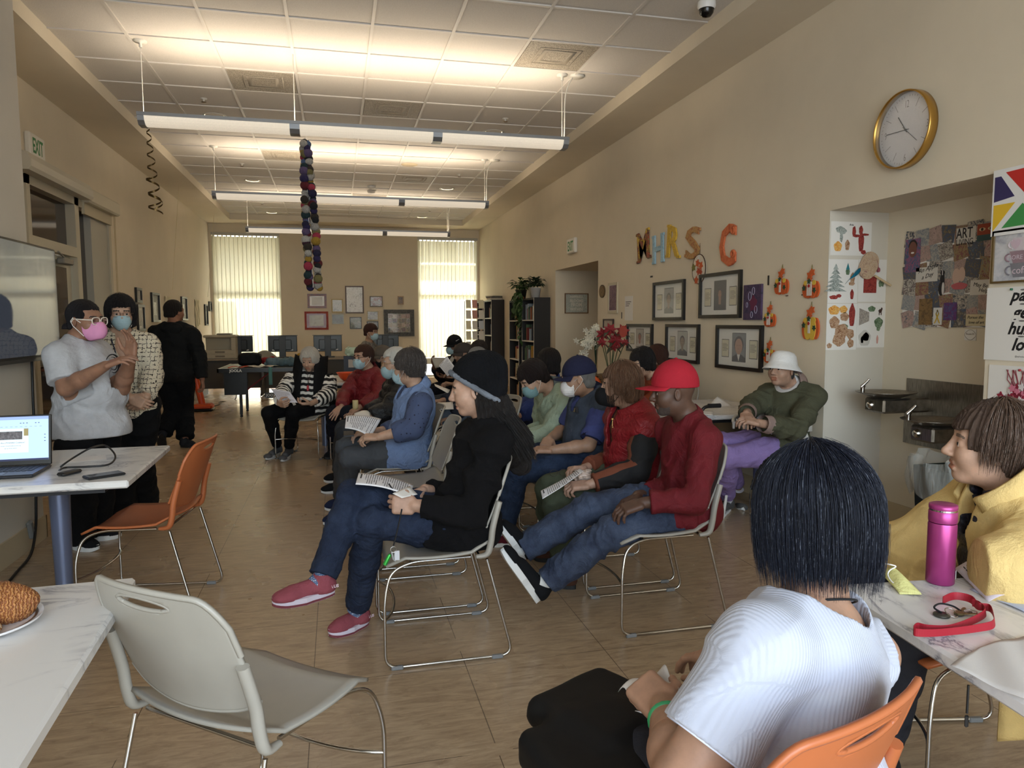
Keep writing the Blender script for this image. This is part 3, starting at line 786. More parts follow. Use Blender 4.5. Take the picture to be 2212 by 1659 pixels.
# ---------------------------------------------------------------- the room
XR,XL,YF,YB,ZS,ZC=3.29,-2.62,16.75,-2.6,3.55,3.666
XSR,XSL,YS=2.778,-2.089,16.06
def S_(o,kind='structure'):o['kind']=kind;return o
def wall_mat(name,c,var=.03):
 t=NT(name);v=t.coord();f=t.noise(v,.9,5,.6);sc_=t.noise(v,3.2,8,.75,1.2)
 base=t.ramp(f,[(.3,tuple(x*(1-var)for x in c)),(.7,tuple(min(255,x*(1+var*.6))for x in c))])
 sm=t.math('MULTIPLY',t.math('SUBTRACT',sc_,.68,True),2.2,True);t.l(t.mix(sm,base,tuple(x*.80 for x in c)),t.b.inputs['Base Color'])
 t.b.inputs['Roughness'].default_value=.72;t.b.inputs['Specular IOR Level'].default_value=.3;t.bump(t.noise(v,90,4),.12,.002);return t.m
WALL=wall_mat('cream_paint',(224,212,190));WALLW=wall_mat('pale_paint',(208,201,188));TRIM=mat('trim_paint',(214,200,170),.5)
def floor_mat():
 t=NT('sheet_linoleum');v=t.coord()
 mp=t.n('ShaderNodeMapping');mp.inputs['Scale'].default_value=(2.2,11.,1);mp.inputs['Rotation'].default_value=(0,0,.05);t.l(v,mp.inputs['Vector'])
 a=t.noise(mp.outputs['Vector'],3.4,10,.72,.8);b=t.noise(v,1.1,4,.6)
 c=t.ramp(a,[(.28,(140,116,92)),(.45,(168,144,116)),(.58,(184,160,130)),(.75,(200,178,148))])
 sp=t.n('ShaderNodeSeparateXYZ');t.l(v,sp.inputs[0])
 # joints of the laid tiles, slightly turned like the streaks
 def seam(ax,size,off,w):
  q=t.math('FRACT',t.math('ADD',t.math('MULTIPLY',sp.outputs[ax],1/size),off));return t.math('MAXIMUM',t.math('LESS_THAN',q,w),t.math('GREATER_THAN',q,1-w))
 s_=t.math('MAXIMUM',seam(0,.61,.2,.0028),seam(1,.61,.35,.0028));brk=t.math('GREATER_THAN',t.noise(v,2.1,3),.43)
 c2=t.mix(t.math('MULTIPLY',t.math('MULTIPLY',s_,brk),.75),c,(58,44,34))
 sm=t.noise(mp.outputs['Vector'],9.,8,.85,1.4);sm=t.math('MULTIPLY',t.math('SUBTRACT',sm,.74,True),3.,True);c3=t.mix(t.math('MULTIPLY',sm,.22),c2,(78,64,54))
 t.l(c3,t.b.inputs['Base Color']);t.b.inputs['Specular IOR Level'].default_value=.55
 t.l(t.math('ADD',t.math('MULTIPLY',b,.22),.17),t.b.inputs['Roughness']);t.bump(t.math('ADD',t.noise(v,3.5,3),t.math('MULTIPLY',t.noise(v,26,3),.12)),.10,.02);return t.m
def ceil_mat():
 t=NT('ceiling_tile');v=t.coord();f=t.noise(v,260,3,.8);g=t.noise(v,.8,3)
 c=t.ramp(f,[(.35,(196,190,182)),(.6,(222,216,208))]);t.l(c,t.b.inputs['Base Color']);t.b.inputs['Roughness'].default_value=.9;t.bump(f,.25,.003);return t.m
mb=MB();mb.span((XL-.3,YB,-.08),(5.2,YF+.6,0));S_(mb.build('floor',floor_mat()))
# ceiling tiles: one lay-in slab, its T-bar grid a part of it
tx,ty,ts=-1.534,6.382,.6183
mb=MB();mb.span((XSL,YB,ZC+.004),(XSR,YS,ZC+.05));CEIL=S_(mb.build('ceiling',ceil_mat()))
GRID=mat('grid_paint',(214,208,200),.5);mb=MB()
for i in range(-1,8):
 x=tx+i*ts
 if XSL<x<XSR:mb.span((x-.012,YB,ZC-.006),(x+.012,YS,ZC+.004))
j=-15
while ty+j*ts<YS:
 y=ty+j*ts
 if y>YB:mb.span((XSL,y-.012,ZC-.005),(XSR,y+.012,ZC+.004))
 j+=1
mb.build('ceiling_grid',GRID,CEIL)
# dropped border round the tiles
for n,a,b in(('right',(XSR,YB,ZS),(XR+.1,YF,ZC+.3)),('left',(XL-.1,YB,ZS),(XSL,YF,ZC+.3)),('back',(XSL,YS,ZS),(XSR,YF,ZC+.3))):
 m_=MB();m_.span(a,b);S_(m_.build('trim_1' if n=='right' else 'trim_2' if n=='left' else 'trim_3',WALL))
 # left wall with the door bay y 7.2-9.62, z 0-2.72
def wall_x(name,x0,x1,y0,y1,holes,m=WALL,z1=ZS,boxes=()):
 mb=MB();ys=sorted({y0,y1,*[h[0]for h in holes],*[h[1]for h in holes]})
 for a,b in zip(ys,ys[1:]):
  hs=sorted([(h[2],h[3])for h in holes if h[0]<=a and h[1]>=b]);z=0
  for h0,h1 in hs:
   if h0>z:mb.span((x0,a,z),(x1,b,h0))
   z=h1
  if z<z1:mb.span((x0,a,z),(x1,b,z1))
 for q in boxes:mb.span(*q)
 return S_(mb.build(name,m))
wall_x('wall_left',XL-.16,XL,YB,YF+.16,[(7.2,9.62,0,2.72)])
wall_x('wall_right',XR,XR+.14,YB,YF+.16,[(3.07,4.34,0,2.166),(8.83,10.69,0,2.2)])
# drinking fountain alcove
mb=MB();mb.span((3.763,2.9,0),(3.9,4.5,2.3));mb.span((XR+.14,2.93,0),(3.763,3.07,2.3));mb.span((XR+.14,3.07,2.166),(3.763,4.34,2.3));S_(mb.build('wall_alcove',WALL))
mb=MB();mb.span((XR+.14,4.34,0),(3.763,4.5,2.3));mb.span((XR-.0,4.337,0),(XR+.473,4.34,2.166));S_(mb.build('wall_alcove_side',WALLW))
# passage further along
mb=MB();mb.span((XR+.14,10.69,0),(5.0,10.85,2.4));mb.span((XR+.14,8.7,0),(5.0,8.83,2.4));mb.span((XR+.14,8.83,2.2),(5.0,10.69,2.4));mb.span((4.9,8.7,0),(5.05,10.85,2.4));S_(mb.build('wall_passage',WALL))
# far wall with two tall windows
def wall_y(name,y0,y1,x0,x1,holes,m=WALL,z1=ZC+.3):
 mb=MB();xs=sorted({x0,x1,*[h[0]for h in holes],*[h[1]for h in holes]})
 for a,b in zip(xs,xs[1:]):
  hs=sorted([(h[2],h[3])for h in holes if h[0]<=a and h[1]>=b]);z=0
  for h0,h1 in hs:
   if h0>z:mb.span((a,y0,z),(b,y1,h0))
   z=h1
  if z<z1:mb.span((a,y0,z),(b,y1,z1))
 return S_(mb.build(name,m))
WINS=[(-2.56,-1.16,.14,3.36),(1.84,3.24,.14,3.36)]
wall_y('wall_back',YF,YF+.16,XL,XR,WINS)
wall_y('wall_front',YB-.16,YB,XL-.16,XR+.14,[(-2.3,3.0,.25,3.3)],WALLW)
m_=MB();m_.span((XL-.2,YB,ZC+.3),(XR+.2,YF+.1,ZC+.36));S_(m_.build('roof',WALL))
# shallow pier between the windows
m_=MB();m_.span((-1.16,YF-.10,0),(1.84,YF,3.47));S_(m_.build('trim_4',WALL))
# baseboards
BASE=mat('baseboard_vinyl',(196,178,146),.5)
def bb(n,*spans):
 m_=MB()
 for a,b in spans:m_.span(a,b)
 S_(m_.build('baseboard_'+n,BASE))
bb('left',((XL,YB,0),(XL+.014,7.2,.15)),((XL,9.62,0),(XL+.014,YF,.15)));bb('right',((XR-.014,YB,0),(XR,3.07,.15)),((XR-.014,4.34,0),(XR,8.83,.15)),((XR-.014,10.69,0),(XR,YF,.15)))
bb('alcove',((3.749,3.07,0),(3.763,4.34,.15)),((XR,4.326,0),(3.763,4.34,.15)));bb('back',((-1.16,YF-.114,0),(1.84,YF-.10,.15)))
# TV pier on the left
m_=MB();m_.span((XL,3.0,0),(-1.92,5.30,ZS));S_(m_.build('wall_pier',WALLW));bb('pier',((-1.92,3.0,0),(-1.906,5.31,.15)),((XL,5.30,0),(-1.906,5.314,.15)))
# windows and blinds
FR=mat('window_frame_paint',(206,204,192),.4);GL=NT('window_glass');GL.b.inputs['Base Color'].default_value=(1,1,1,1);GL.b.inputs['Alpha'].default_value=.06;GL.b.inputs['Roughness'].default_value=.02;GL=GL.m
BL_=NT('blind_vane');tr=BL_.n('ShaderNodeBsdfTranslucent');tr.inputs['Color'].default_value=(*lin((244,244,232)),1);df=BL_.n('ShaderNodeBsdfDiffuse');df.inputs['Color'].default_value=(*lin((226,220,196)),1)
mx=BL_.n('ShaderNodeMixShader');mx.inputs[0].default_value=.62;BL_.l(df.outputs[0],mx.inputs[1]);BL_.l(tr.outputs[0],mx.inputs[2]);BL_.l(mx.outputs[0],BL_.out.inputs['Surface']);BLM=BL_.m
for k,(x0,x1,z0,z1)in enumerate(WINS):
 mb=MB();y=YF+.09
 for a,b in(((x0,y,z0),(x0+.05,y+.05,z1)),((x1-.05,y,z0),(x1,y+.05,z1)),((x0,y,z1-.05),(x1,y+.05,z1)),((x0,y,z0),(x1,y+.05,z0+.05)),((x0,y-.05,.44),(x1,y+.05,.58)),((x0,y,2.05),(x1,y+.05,2.12))):mb.span(a,b)
 w=S_(mb.build('window_%d'%(k+1),FR));MB().span((x0+.05,y+.02,z0+.05),(x1-.05,y+.026,z1-.05)).build('pane',GL,w)
 t=thing('vertical_blind',('vertical blinds drawn over the far left window','vertical blinds drawn over the far right window')[k],'blinds',((x0+x1)/2,YF+.0,0),group=None)
 hb=MB();hb.span((x0-.01-(x0+x1)/2,-.03+(0),3.30),(x1+.01-(x0+x1)/2,.015,3.36),bev=.004);hb.build('headrail',mat('headrail',(186,184,176),.4),t)
 cp=MB();n=16;W_=(x1-x0)/n
 for i in range(n):cp.box((-(x1-x0)/2+W_*(i+.5),-.01,3.285),(.03,.02,.02))
 cp.build('carriers',mat('carrier_white',(226,224,214),.5),t)
 for i in range(n):
  cx=-(x1-x0)/2+W_*(i+.5);a=math.radians(16+rnd.uniform(-3,3));mb=MB()
  mb.sheet(lambda u,v:((u-.5)*.094*math.cos(a),(u-.5)*.094*math.sin(a)+.006*(1-4*(u-.5)**2),.60+v*2.675),4,1,.0012)
  o=mb.build('vane',BLM,t);o.location=(cx,-.005,0)
  # outside: paving, and unseen slabs added to shade parts of the blinds from the sun
GRD=mat('pavement',(190,188,180),.9,var=.06,vs=2)
m_=MB();m_.span((-9,YF+.3,-.25),(9,34,-.12));S_(m_.build('ground',GRD))
for nm,a,b in(('added_shade_slab',(1.0,YF+.2,3.60),(4.2,YF+1.03,3.66)),('added_shade_slab',(1.0,YF+1.157,3.60),(4.2,YF+1.56,3.66)),('added_shade_slab',(-4.,YF+.2,3.60),(-.3,YF+2.0,3.66)),('added_shade_slab',(-2.75,YF+1.4,-.1),(-2.35,YF+1.6,3.0))):
 m_=MB();m_.span(a,b);o=S_(m_.build(nm,mat('concrete',(170,166,158),.9)))
 # left door bay ------------------------------------------------------
FRD=mat('door_frame_paint',(188,180,160),.45);DK=NT('dark_glass');DK.b.inputs['Base Color'].default_value=(*lin((58,46,38)),1);DK.b.inputs['Roughness'].default_value=.06;DK.b.inputs['Specular IOR Level'].default_value=.7;DK=DK.m
d=MB();X0=XL-.10
for a,b in(((X0,7.2,0),(XL+.03,7.28,2.72)),((X0,8.40,0),(XL+.03,8.52,2.72)),((X0,9.54,0),(XL+.03,9.62,2.72)),((X0,7.2,2.64),(XL+.03,9.62,2.72)),((X0,7.28,2.10),(XL+.03,8.40,2.20))):d.span(a,b)
D1=S_(d.build('door_1',FRD))
m_=MB();m_.span((X0+.02,7.30,.02),(X0+.07,8.38,2.09),bev=.004);dl=m_.build('door_leaf',mat('door_leaf_paint',(196,190,172),.45),D1)
m_=MB();m_.span((X0+.066,7.44,.30),(X0+.074,8.24,1.02));m_.span((X0+.066,7.44,1.14),(X0+.074,8.24,1.98));m_.build('door_pane',DK,dl)
m_=MB();m_.tube([(X0+.12,7.38,1.08),(X0+.12,8.30,1.08)],.022,10);m_.box((X0+.10,7.40,1.08),(.06,.05,.10),bev=.008);m_.box((X0+.10,8.28,1.08),(.06,.05,.10),bev=.008);m_.build('push_bar',mat('brushed_steel',(170,166,158),.3,.9),dl)
m_=MB();m_.box((X0+.13,8.05,2.03),(.07,.26,.06),bev=.01);m_.tube([(X0+.14,8.0,2.06),(X0+.17,7.75,2.10)],.01,6);m_.build('door_closer',mat('closer_grey',(150,146,138),.5,.3),D1)
m_=MB();m_.span((X0+.03,7.28,2.20),(X0+.04,8.40,2.64));m_.build('transom_pane',DK,D1)
m_=MB();m_.span((X0+.03,8.52,.1),(X0+.04,8.95,2.64));m_.build('side_pane',DK,D1)
m_=MB();m_.span((X0+.03,8.95,0),(XL+.01,9.54,2.64));m_.build('side_panel',mat('side_panel_paint',(176,172,160),.5),D1)
m_=MB();pr=[(0,0),(.13,0),(.15,.03),(.15,.09),(.12,.15),(0,.17)];m_.prism(pr,7.0,8.62,lambda x,y,z:(XL+x,z,2.72+y));m_.build('operator_housing',mat('housing_paint',(206,200,184),.45),D1)
t=tag(MB().span((XL,8.62,2.70),(XL+.12,9.72,2.86),bev=.02).build('roller_blind',mat('roller_box',(206,198,176),.5)),'rolled up cream blind box over the side window on the left wall','blind')
MB().span((XL+.02,8.64,2.58),(XL+.05,9.60,2.72)).build('rolled_cloth',mat('blind_cloth',(196,186,160),.8),t)
m_=MB()
for y in(9.66,9.70):m_.tube([(XL+.06,y,2.72),(XL+.05,y,1.25)],.003,5)
m_.build('pull_cord',mat('cord_cream',(190,170,130),.8),t)
# ---------------------------------------------------------------- ceiling things
HOUS=mat('lamp_housing',(150,152,154),.35,.5);DIFF=NT('lamp_diffuser');DIFF.b.inputs['Base Color'].default_value=(.62,.57,.49,1);DIFF.b.inputs['Emission Color'].default_value=(*lin((255,238,212)),1);DIFF.b.inputs['Emission Strength'].default_value=.24
_v=DIFF.coord((1,1,1));_w=DIFF.n('ShaderNodeTexWave',bands_direction='X');_w.inputs['Scale'].default_value=40;DIFF.l(_v,_w.inputs['Vector']);DIFF.bump(_w.outputs['Fac'],.4,.004);DIFF=DIFF.m
GLOW=mat('lamp_tube',(255,240,220),.5,emit=(255,226,178),es=5.)
WIRE=mat('white_wire',(222,218,208),.5)
LAMPS=[]
for k,y in enumerate((6.503,10.054,13.556)):
 t=thing('pendant_light',('linear pendant light nearest the camera, spanning the room','linear pendant light in the middle of the room','linear pendant light farthest away, in front of the blinds')[k],'light',(.302,y,3.0),group='linear pendant lights')
 L=3.6;prof=[(-.10,.085),(-.10,.075),(-.085,.03),(-.05,0),(.05,0),(.085,.03),(.10,.075),(.10,.085)]
 h=MB()
 for x in(-L/2,L/2-.05):h.prism(prof,x,x+.05,lambda a,b,c:(c,a,b))
 for x in(-L/6-.04,L/6-.04):h.prism([(a*1.01,b-.001)for a,b in prof],x,x+.08,lambda a,b,c:(c,a,b))
 for sgn in(-1,1):h.span((-L/2,sgn*.10-.004,.066),(L/2,sgn*.10+.004,.092))
 h.build('housing',HOUS,t)
 for j in range(3):
  a=-L/2+.05+j*(L-.1)/3;b=a+(L-.1)/3;d=MB()
  nn=10;pts=[(.094*math.cos(PI+PI*i/nn),.072+.072*math.sin(PI+PI*i/nn))for i in range(nn+1)]
  for i in range(nn):d.add([(a,pts[i][0],pts[i][1]),(b,pts[i][0],pts[i][1]),(b,pts[i+1][0],pts[i+1][1]),(a,pts[i+1][0],pts[i+1][1])],[(0,1,2,3)],0,True)
  d.build('diffuser',DIFF,t);g=MB();g.tube([(a+.03,0,.055),(b-.03,0,.055)],.016,8);g.build('tube',GLOW,t)
 for x in(-L/2+.03,L/2-.04):
  w=MB();w.tube([(x,0,.08),(x,0,ZC-3.0)],.0035,6);w.lathe([(.05,.004),(.05,-.008),(.012,-.016),(.012,-.05)],(x,0,ZC-3.0),14);w.build('suspension',WIRE,t)
 w=MB();w.tube(bez((L/2-.02,0,.08),(L/2,0,.35),(L/2-.05,0,.5),(L/2+.06,0,ZC-3.02)),.006,6);w.lathe([(.07,.004),(.07,-.01),(.0001,-.012)],(L/2+.10,.0,ZC-3.0),14);w.build('power_lead',WIRE,t)
 if k==0:w=MB();w.tube([(-L/6,0,.08),(-L/6,0,ZC-3.0)],.004,6);w.build('suspension',WIRE,t)
 l=bpy.data.lights.new('lamp','AREA');l.shape='RECTANGLE';l.size=3.5;l.size_y=.12;l.energy=10.5;l.color=(1.,.88,.72);lo=bpy.data.objects.new('lamp',l);COL.objects.link(lo);lo.location=(0,0,.10);lo.rotation_euler=(PI,0,0);lo.parent=t
 KIDS.setdefault(t,[]).append(lo)
DLM=mat('downlight_glow',(255,244,226),.5,emit=(255,228,180),es=3.2);RIM=mat('downlight_rim',(206,202,192),.4)
first=None
for i,(x,y)in enumerate(((-1.235,8.61),(1.877,8.6),(-1.235,12.3),(1.88,12.34),(-1.23,15.75),(1.85,15.75))):
 lab='recessed ceiling downlight, '+('left of the tiles behind the nearest pendant','right side behind the nearest pendant','left side behind the middle pendant','right side behind the middle pendant','left side nearest the far windows','right side nearest the far windows')[i]
 if first is None:
  t=first=thing('downlight',lab,'light',(x,y,ZC),group='recessed downlights');MB().lathe([(.10,.002),(.125,-.004),(.128,.004)],n=28).build('rim',RIM,t);MB().lathe([(.10,.002),(.085,.012),(.0001,.016)],n=28).build('reflector',DLM,t)
 else:copy_thing(first,(x,y,ZC),label=lab)
first=None
for i,(x,y,lb)in enumerate(((-1.24,7.98,'left, behind the nearest pendant'),(1.88,8.0,'right, behind the nearest pendant'),(-1.245,11.05,'left, between the two farther pendants'),(1.883,11.12,'right, between the two farther pendants'),(-1.30,14.5,'left, near the far windows'),(1.876,14.65,'right, near the far windows'))):
 lb='small fire sprinkler head in the ceiling, '+lb
 if first is None:
  t=first=thing('sprinkler_head',lb,'sprinkler',(x,y,ZC),group='ceiling sprinklers');MB().lathe([(.035,.002),(.032,-.006),(.01,-.008),(.008,-.035)],n=12).build('escutcheon',RIM,t);MB().lathe([(.0001,-.038),(.024,-.036),(.024,-.033),(.006,-.03)],n=12).build('deflector',mat('brass_dull',(120,100,76),.4,.7),t)
 else:copy_thing(first,(x,y,ZC),label=lb)
VENT=NT('perforated_vent');_v=VENT.coord();_o=VENT.n('ShaderNodeTexVoronoi');_o.inputs['Scale'].default_value=110;VENT.l(_v,_o.inputs['Vector']);VENT.l(VENT.ramp(_o.outputs['Distance'],[(.25,(96,88,76)),(.5,(176,166,150))]),VENT.b.inputs['Base Color']);VENT.b.inputs['Roughness'].default_value=.6;VENT=VENT.m
first=None
for i,(cx,cy,lb)in enumerate(((1,1,'left of the yarn garland, before the nearest pendant'),(3,2,'just before the nearest pendant, near the middle'),(5,-1,'large and near, on the right side'),(1,6,'left, behind the nearest pendant'),(3,11,'behind the middle pendant near the centre'),(4,8,'between nearest and middle pendants right of the garland'),(1,12,'left, behind the middle pendant'))):
 x,y=tx+(cx+.5)*ts,ty+(cy+.5)*ts;lb='perforated square air vent panel, '+lb
 if first is None:
  t=first=thing('ceiling_vent',lb,'vent',(x,y,ZC),group='perforated ceiling vents');MB().span((-.29,-.29,-.003),(.29,.29,.006)).build('panel',VENT,t)
  m_=MB();m_.lathe([(.20,-.004),(.20,-.006),(.14,-.006),(.14,-.004)],n=4,R=Matrix.Rotation(PI/4,3,'Z'));m_.lathe([(.26,-.004),(.26,-.006),(.235,-.006),(.235,-.004)],n=4,R=Matrix.Rotation(PI/4,3,'Z'));m_.build('baffle',mat('vent_baffle',(164,154,138),.6),t)
 else:copy_thing(first,(x,y,ZC),label=lb)
t=thing('ceiling_speaker','round flush ceiling disc between the pendants','speaker',(1.075,10.6,ZC));MB().lathe([(.0001,-.008),(.11,-.006),(.12,.002)],n=24).build('cover',mat('beige_disc',(206,190,160),.6),t)
for i,(x,y)in enumerate(((.62,12.37),(.64,12.8))):
 t=thing('smoke_detector',('flat white smoke detector in front of the middle pendant','domed white smoke detector in front of the middle pendant')[i],'detector',(x,y,ZC));MB().lathe([(.07,.002),(.07,-.02),(.05,-.045),(.0001,-.05)],n=18).build('housing',mat('detector_white',(216,212,204),.5),t)
t=thing('security_camera','white dome security camera with black lens at the top right','camera',(2.60,4.83,ZC));MB().lathe([(.062,.002),(.065,-.03),(.055,-.05)],n=24).build('mount',mat('camera_white',(232,230,226),.4),t);MB().lathe([(.052,-.048),(.048,-.075),(.03,-.098),(.0001,-.105)],n=24).build('dome',mat('black_dome',(10,10,12),.08),t)
# exit signs ---------------------------------------------------------
SG=mat('sign_white',(232,228,218),.45);GRN=mat('exit_green',(30,128,60),.5)
for nm,y,z,lab,s in(('left',7.46,3.0,'green lettered exit sign on the left wall above the door',-1),('right',9.82,2.485,'green lettered exit sign on the right wall above the passage',1)):
 x=XL if s<0 else XR;t=thing('exit_sign',lab,'sign',(x,y,z));MB().box((-s*.025,0,0),(.05,.34,.21),bev=.012).build('housing',SG,t);m_=MB()
 text_on(m_,'EXIT',.185,lambda X,Y,Z:(-s*(.0505+Z),(X-.0)*s*-1,Y-.065),0,sx=.62,bold=.004,align='CENTER');m_.build('lettering',GRN,t)
J=lambda u,v,y:at(u,v,y=y)
SK1,SK2,SK3,SKB,SKA=(184,146,124),(192,154,130),(172,134,110),(94,68,55),(150,110,88)
D_=lambda*a:V3(*a)
CAST={}
CAST['N']=dict(label='person in black beanie with long dark hair and crossed legs, writing on a handout',skin=SK1,q=1.0,w=1.04,dp=1.05,leg=.92,arm=1.05,chair=(.425,3.11,180),pe=J(1005,1150,3.10),nk=J(1058,915,3.12),hd=J(1024,842,3.12),fy=180,cy=184,face=(170,-8,0),armL=(J(1020,1108,2.90),J(897,1092,2.97),((-1,.25,.05),(.15,.9,-.2)),dict(curl=1.0,tcurl=1.)),armR=(J(1010,1085,3.36),J(918,1058,3.20),((-1,-.25,-.15),(0,-.35,-1)),dict(curl=.85,tcurl=1.)),legL=(J(800,1128,3.08),J(772,1318,3.20),J(712,1378,3.17)),legR=(J(762,1070,3.16),J(692,1258,2.98),J(590,1312,2.93)))
CAST['S']=dict(label='person in bright red cap and dark red shirt, jeans stretched out',skin=SKB,q=1.0,w=.98,dp=.92,arm=1.0,chair=(1.475,3.16,180),pe=J(1485,1125,3.16),nk=J(1490,905,3.16),hd=J(1454,847,3.16),fy=180,cy=183,face=(168,-4,0),brow=(30,22,18),neckw=1.12,armL=(J(1503,1080,2.90),J(1388,1086,2.98),((-1,.1,-.32),(-.1,.25,-1)),dict(curl=.45,spread=.5)),armR=(J(1480,1065,3.40),J(1378,1070,3.20),((-1,-.2,-.3),(0,-.2,-1)),dict(curl=.4)),legL=(J(1318,1150,3.06),J(1172,1262,3.14),J(1078,1192,3.10)),legR=(J(1275,1098,3.28),J(1118,1192,3.32),J(1072,1135,3.30)))
CAST['R']=dict(label='person in red padded vest and black mask with short brown hair, holding a handout',skin=SK1,q=1.15,w=1.05,dp=1.05,chair=(1.50,3.75,180),pe=J(1368,1068,3.78),nk=J(1368,885,3.76),hd=J(1339,834,3.74),fy=182,cy=184,face=(160,-3,0),armL=(J(1378,1015,3.53),J(1272,1047,3.55),((-1,.1,-.05),(.1,.3,-1)),dict(curl=.7,tcurl=.9)),armR=(J(1345,985,4.02),J(1262,1012,3.82),((-1,-.3,.1),(0,-.3,-1)),dict(curl=.7,tcurl=1)),legL=(J(1206,1088,3.66),J(1222,1235,3.70),J(1190,1262,3.66)),legR=(J(1190,1055,3.88),J(1196,1180,3.95),J(1160,1210,3.9)))
CAST['Q']=dict(label='person in navy cap, white mask and grey vest over blue polo, hands folded',skin=SK3,q=1.2,w=1.1,dp=1.2,bare='LR',brow=(90,80,75),chair=(1.43,4.38,180),pe=J(1268,985,4.4),nk=J(1283,852,4.4),hd=J(1250,817,4.38),fy=182,cy=186,face=(164,-4,0),armL=(J(1272,962,4.16),J(1192,972,4.18),((-1,.15,0.05),(0,.2,-1)),dict(curl=.5)),armR=(J(1222,925,4.66),J(1186,948,4.40),((-.45,-.75,-.35),(-.1,.1,-1)),dict(curl=.25,spread=.8)),legL=(J(1118,1016,4.28),J(1088,1150,4.36),J(1052,1178,4.32)),legR=(J(1122,985,4.52),J(1100,1100,4.6),J(1070,1128,4.55)))
CAST['O']=dict(label='person in pale green jacket and teal mask, black haired head bowed over papers',skin=SK2,q=1.4,w=1.0,chair=(1.46,4.96,180),pe=J(1212,962,4.95),nk=J(1200,842,4.93),hd=J(1152,818,4.9),fy=183,cy=190,face=(186,-34,0),armL=(J(1185,940,4.72),J(1135,950,4.72),((-1,.2,-.1),(0,.2,-1)),dict(curl=.5)),armR=(J(1170,930,5.15),J(1125,945,4.95),((-1,-.2,-.1),(0,0,-1)),dict(curl=.5)),legL=(J(1100,980,4.85),J(1105,1085,4.9),J(1080,1105,4.88)),legR=(J(1100,970,5.05),J(1105,1060,5.15),J(1080,1085,5.1)))
CAST['P']=dict(label='person in royal blue fleece with bobbed black hair, seated beyond the pale green jacket',skin=SK2,q=1.6,eyes=False,pe=J(1200,930,6.3),nk=J(1187,822,6.3),hd=J(1184,784,6.28),fy=183,cy=185,face=(128,-5,0),armL=(J(1158,880,6.0),J(1120,898,5.9),((-1,.1,-.1),(0,.2,-1)),dict(curl=.5)),armR=(J(1150,870,6.5),J(1115,888,6.2),((-1,-.2,-.1),(0,0,-1)),dict(curl=.5)),legL=(J(1080,950,5.5),J(1085,1040,5.55),J(1065,1058,5.5)),legR=(J(1080,945,5.7),J(1085,1030,5.75),J(1065,1045,5.7)))
CAST['I']=dict(label='person in light blue vest over dotted sleeves, dark grey hair, holding a handout',skin=SK2,q=1.25,w=1.1,dp=1.15,chair=(.41,4.97,180),pe=J(885,962,4.95),nk=J(902,838,4.9),hd=J(882,795,4.88),fy=180,cy=186,face=(143,-2,0),armL=(J(893,925,4.66),J(818,944,4.68),((-1,.2,0),(-.1,.3,-1)),dict(curl=.7,tcurl=1)),armR=(J(868,925,5.14),J(800,935,5.0),((-1,-.2,0),(0,0,-1)),dict(curl=.6)),legL=(J(757,988,4.80),J(742,1098,4.95),J(700,1136,4.92)),legR=(J(748,968,5.0),J(735,1075,5.15),J(705,1103,5.12)))
CAST['H']=dict(label='white haired person in black quilted jacket and blue mask beyond the light blue vest',skin=SK2,q=1.5,brow=(190,185,180),w=1.05,pe=J(862,915,5.85),nk=J(868,820,5.85),hd=J(853,784,5.82),fy=182,cy=190,face=(184,-8,0),armL=(J(838,890,5.60),J(800,903,5.55),((-1,.2,-.1),(0,.2,-1)),dict(curl=.3)),armR=(J(835,878,6.05),J(790,895,5.95),((-1,-.2,-.1),(0,0,-1)),dict(curl=.3)),legL=(J(748,938,5.72),J(738,1040,5.65),J(694,1066,5.62)),legR=(J(745,928,5.95),J(732,1020,5.95),J(700,1042,5.9)))
CAST['E']=dict(label='person in red quilted jacket with blue mask, hands on knees in black trousers',skin=SK1,q=1.6,pe=J(800,872,7.35),nk=J(799,803,7.35),hd=J(785,772,7.30),fy=205,cy=222,face=(218,-4,0),armR=(J(748,852,7.35),J(737,880,7.1),((-.6,-.6,-.5),(-.3,.3,-1)),dict(curl=.15,spread=1.1)),armL=(J(818,858,7.08),J(776,880,6.98),((-.9,-.3,-.5),(-.3,.1,-1)),dict(curl=.15,spread=1.1)),legR=(J(722,893,7.25),J(722,972,7.05),J(706,992,6.98)),legL=(J(752,893,7.05),J(730,960,6.95),J(712,985,6.9)))
CAST['G']=dict(label='person in grey cap and black mask, seated behind the red quilted jacket',skin=SK3,q=1.8,pe=J(838,852,8.1),nk=J(834,796,8.1),hd=J(825,772,8.05),fy=200,cy=200,face=(196,-4,0),armR=(J(810,840,7.7),J(795,858,7.5),((-1,0,-.2),(0,0,-1)),{}),armL=(J(850,845,7.35),J(820,862,7.3),((-1,0,-.2),(0,0,-1)),{}),legR=(J(770,875,7.6),J(768,930,7.8),J(755,948,7.75)),legL=(J(775,880,7.4),J(772,938,7.6),J(758,955,7.55)))
CAST['F']=dict(label='masked person in patterned grey top standing at the back by the desks',skin=SK3,q=2.0,pe=J(795,808,10.2),nk=J(795,744,10.2),hd=J(802,718,10.15),fy=-20,cy=-30,face=(-38,-6,0),s=.92,armR=(J(770,775,10.1),J(780,803,10.0),((.5,0,-.8),(0,1,0)),{}),armL=(J(815,775,10.25),J(822,800,10.15),((.5,0,-.8),(0,1,0)),{}),legR=(J(792,865,10.15),J(792,918,10.2),J(800,930,10.1)),legL=(J(800,865,10.3),J(800,918,10.35),J(808,928,10.25)))
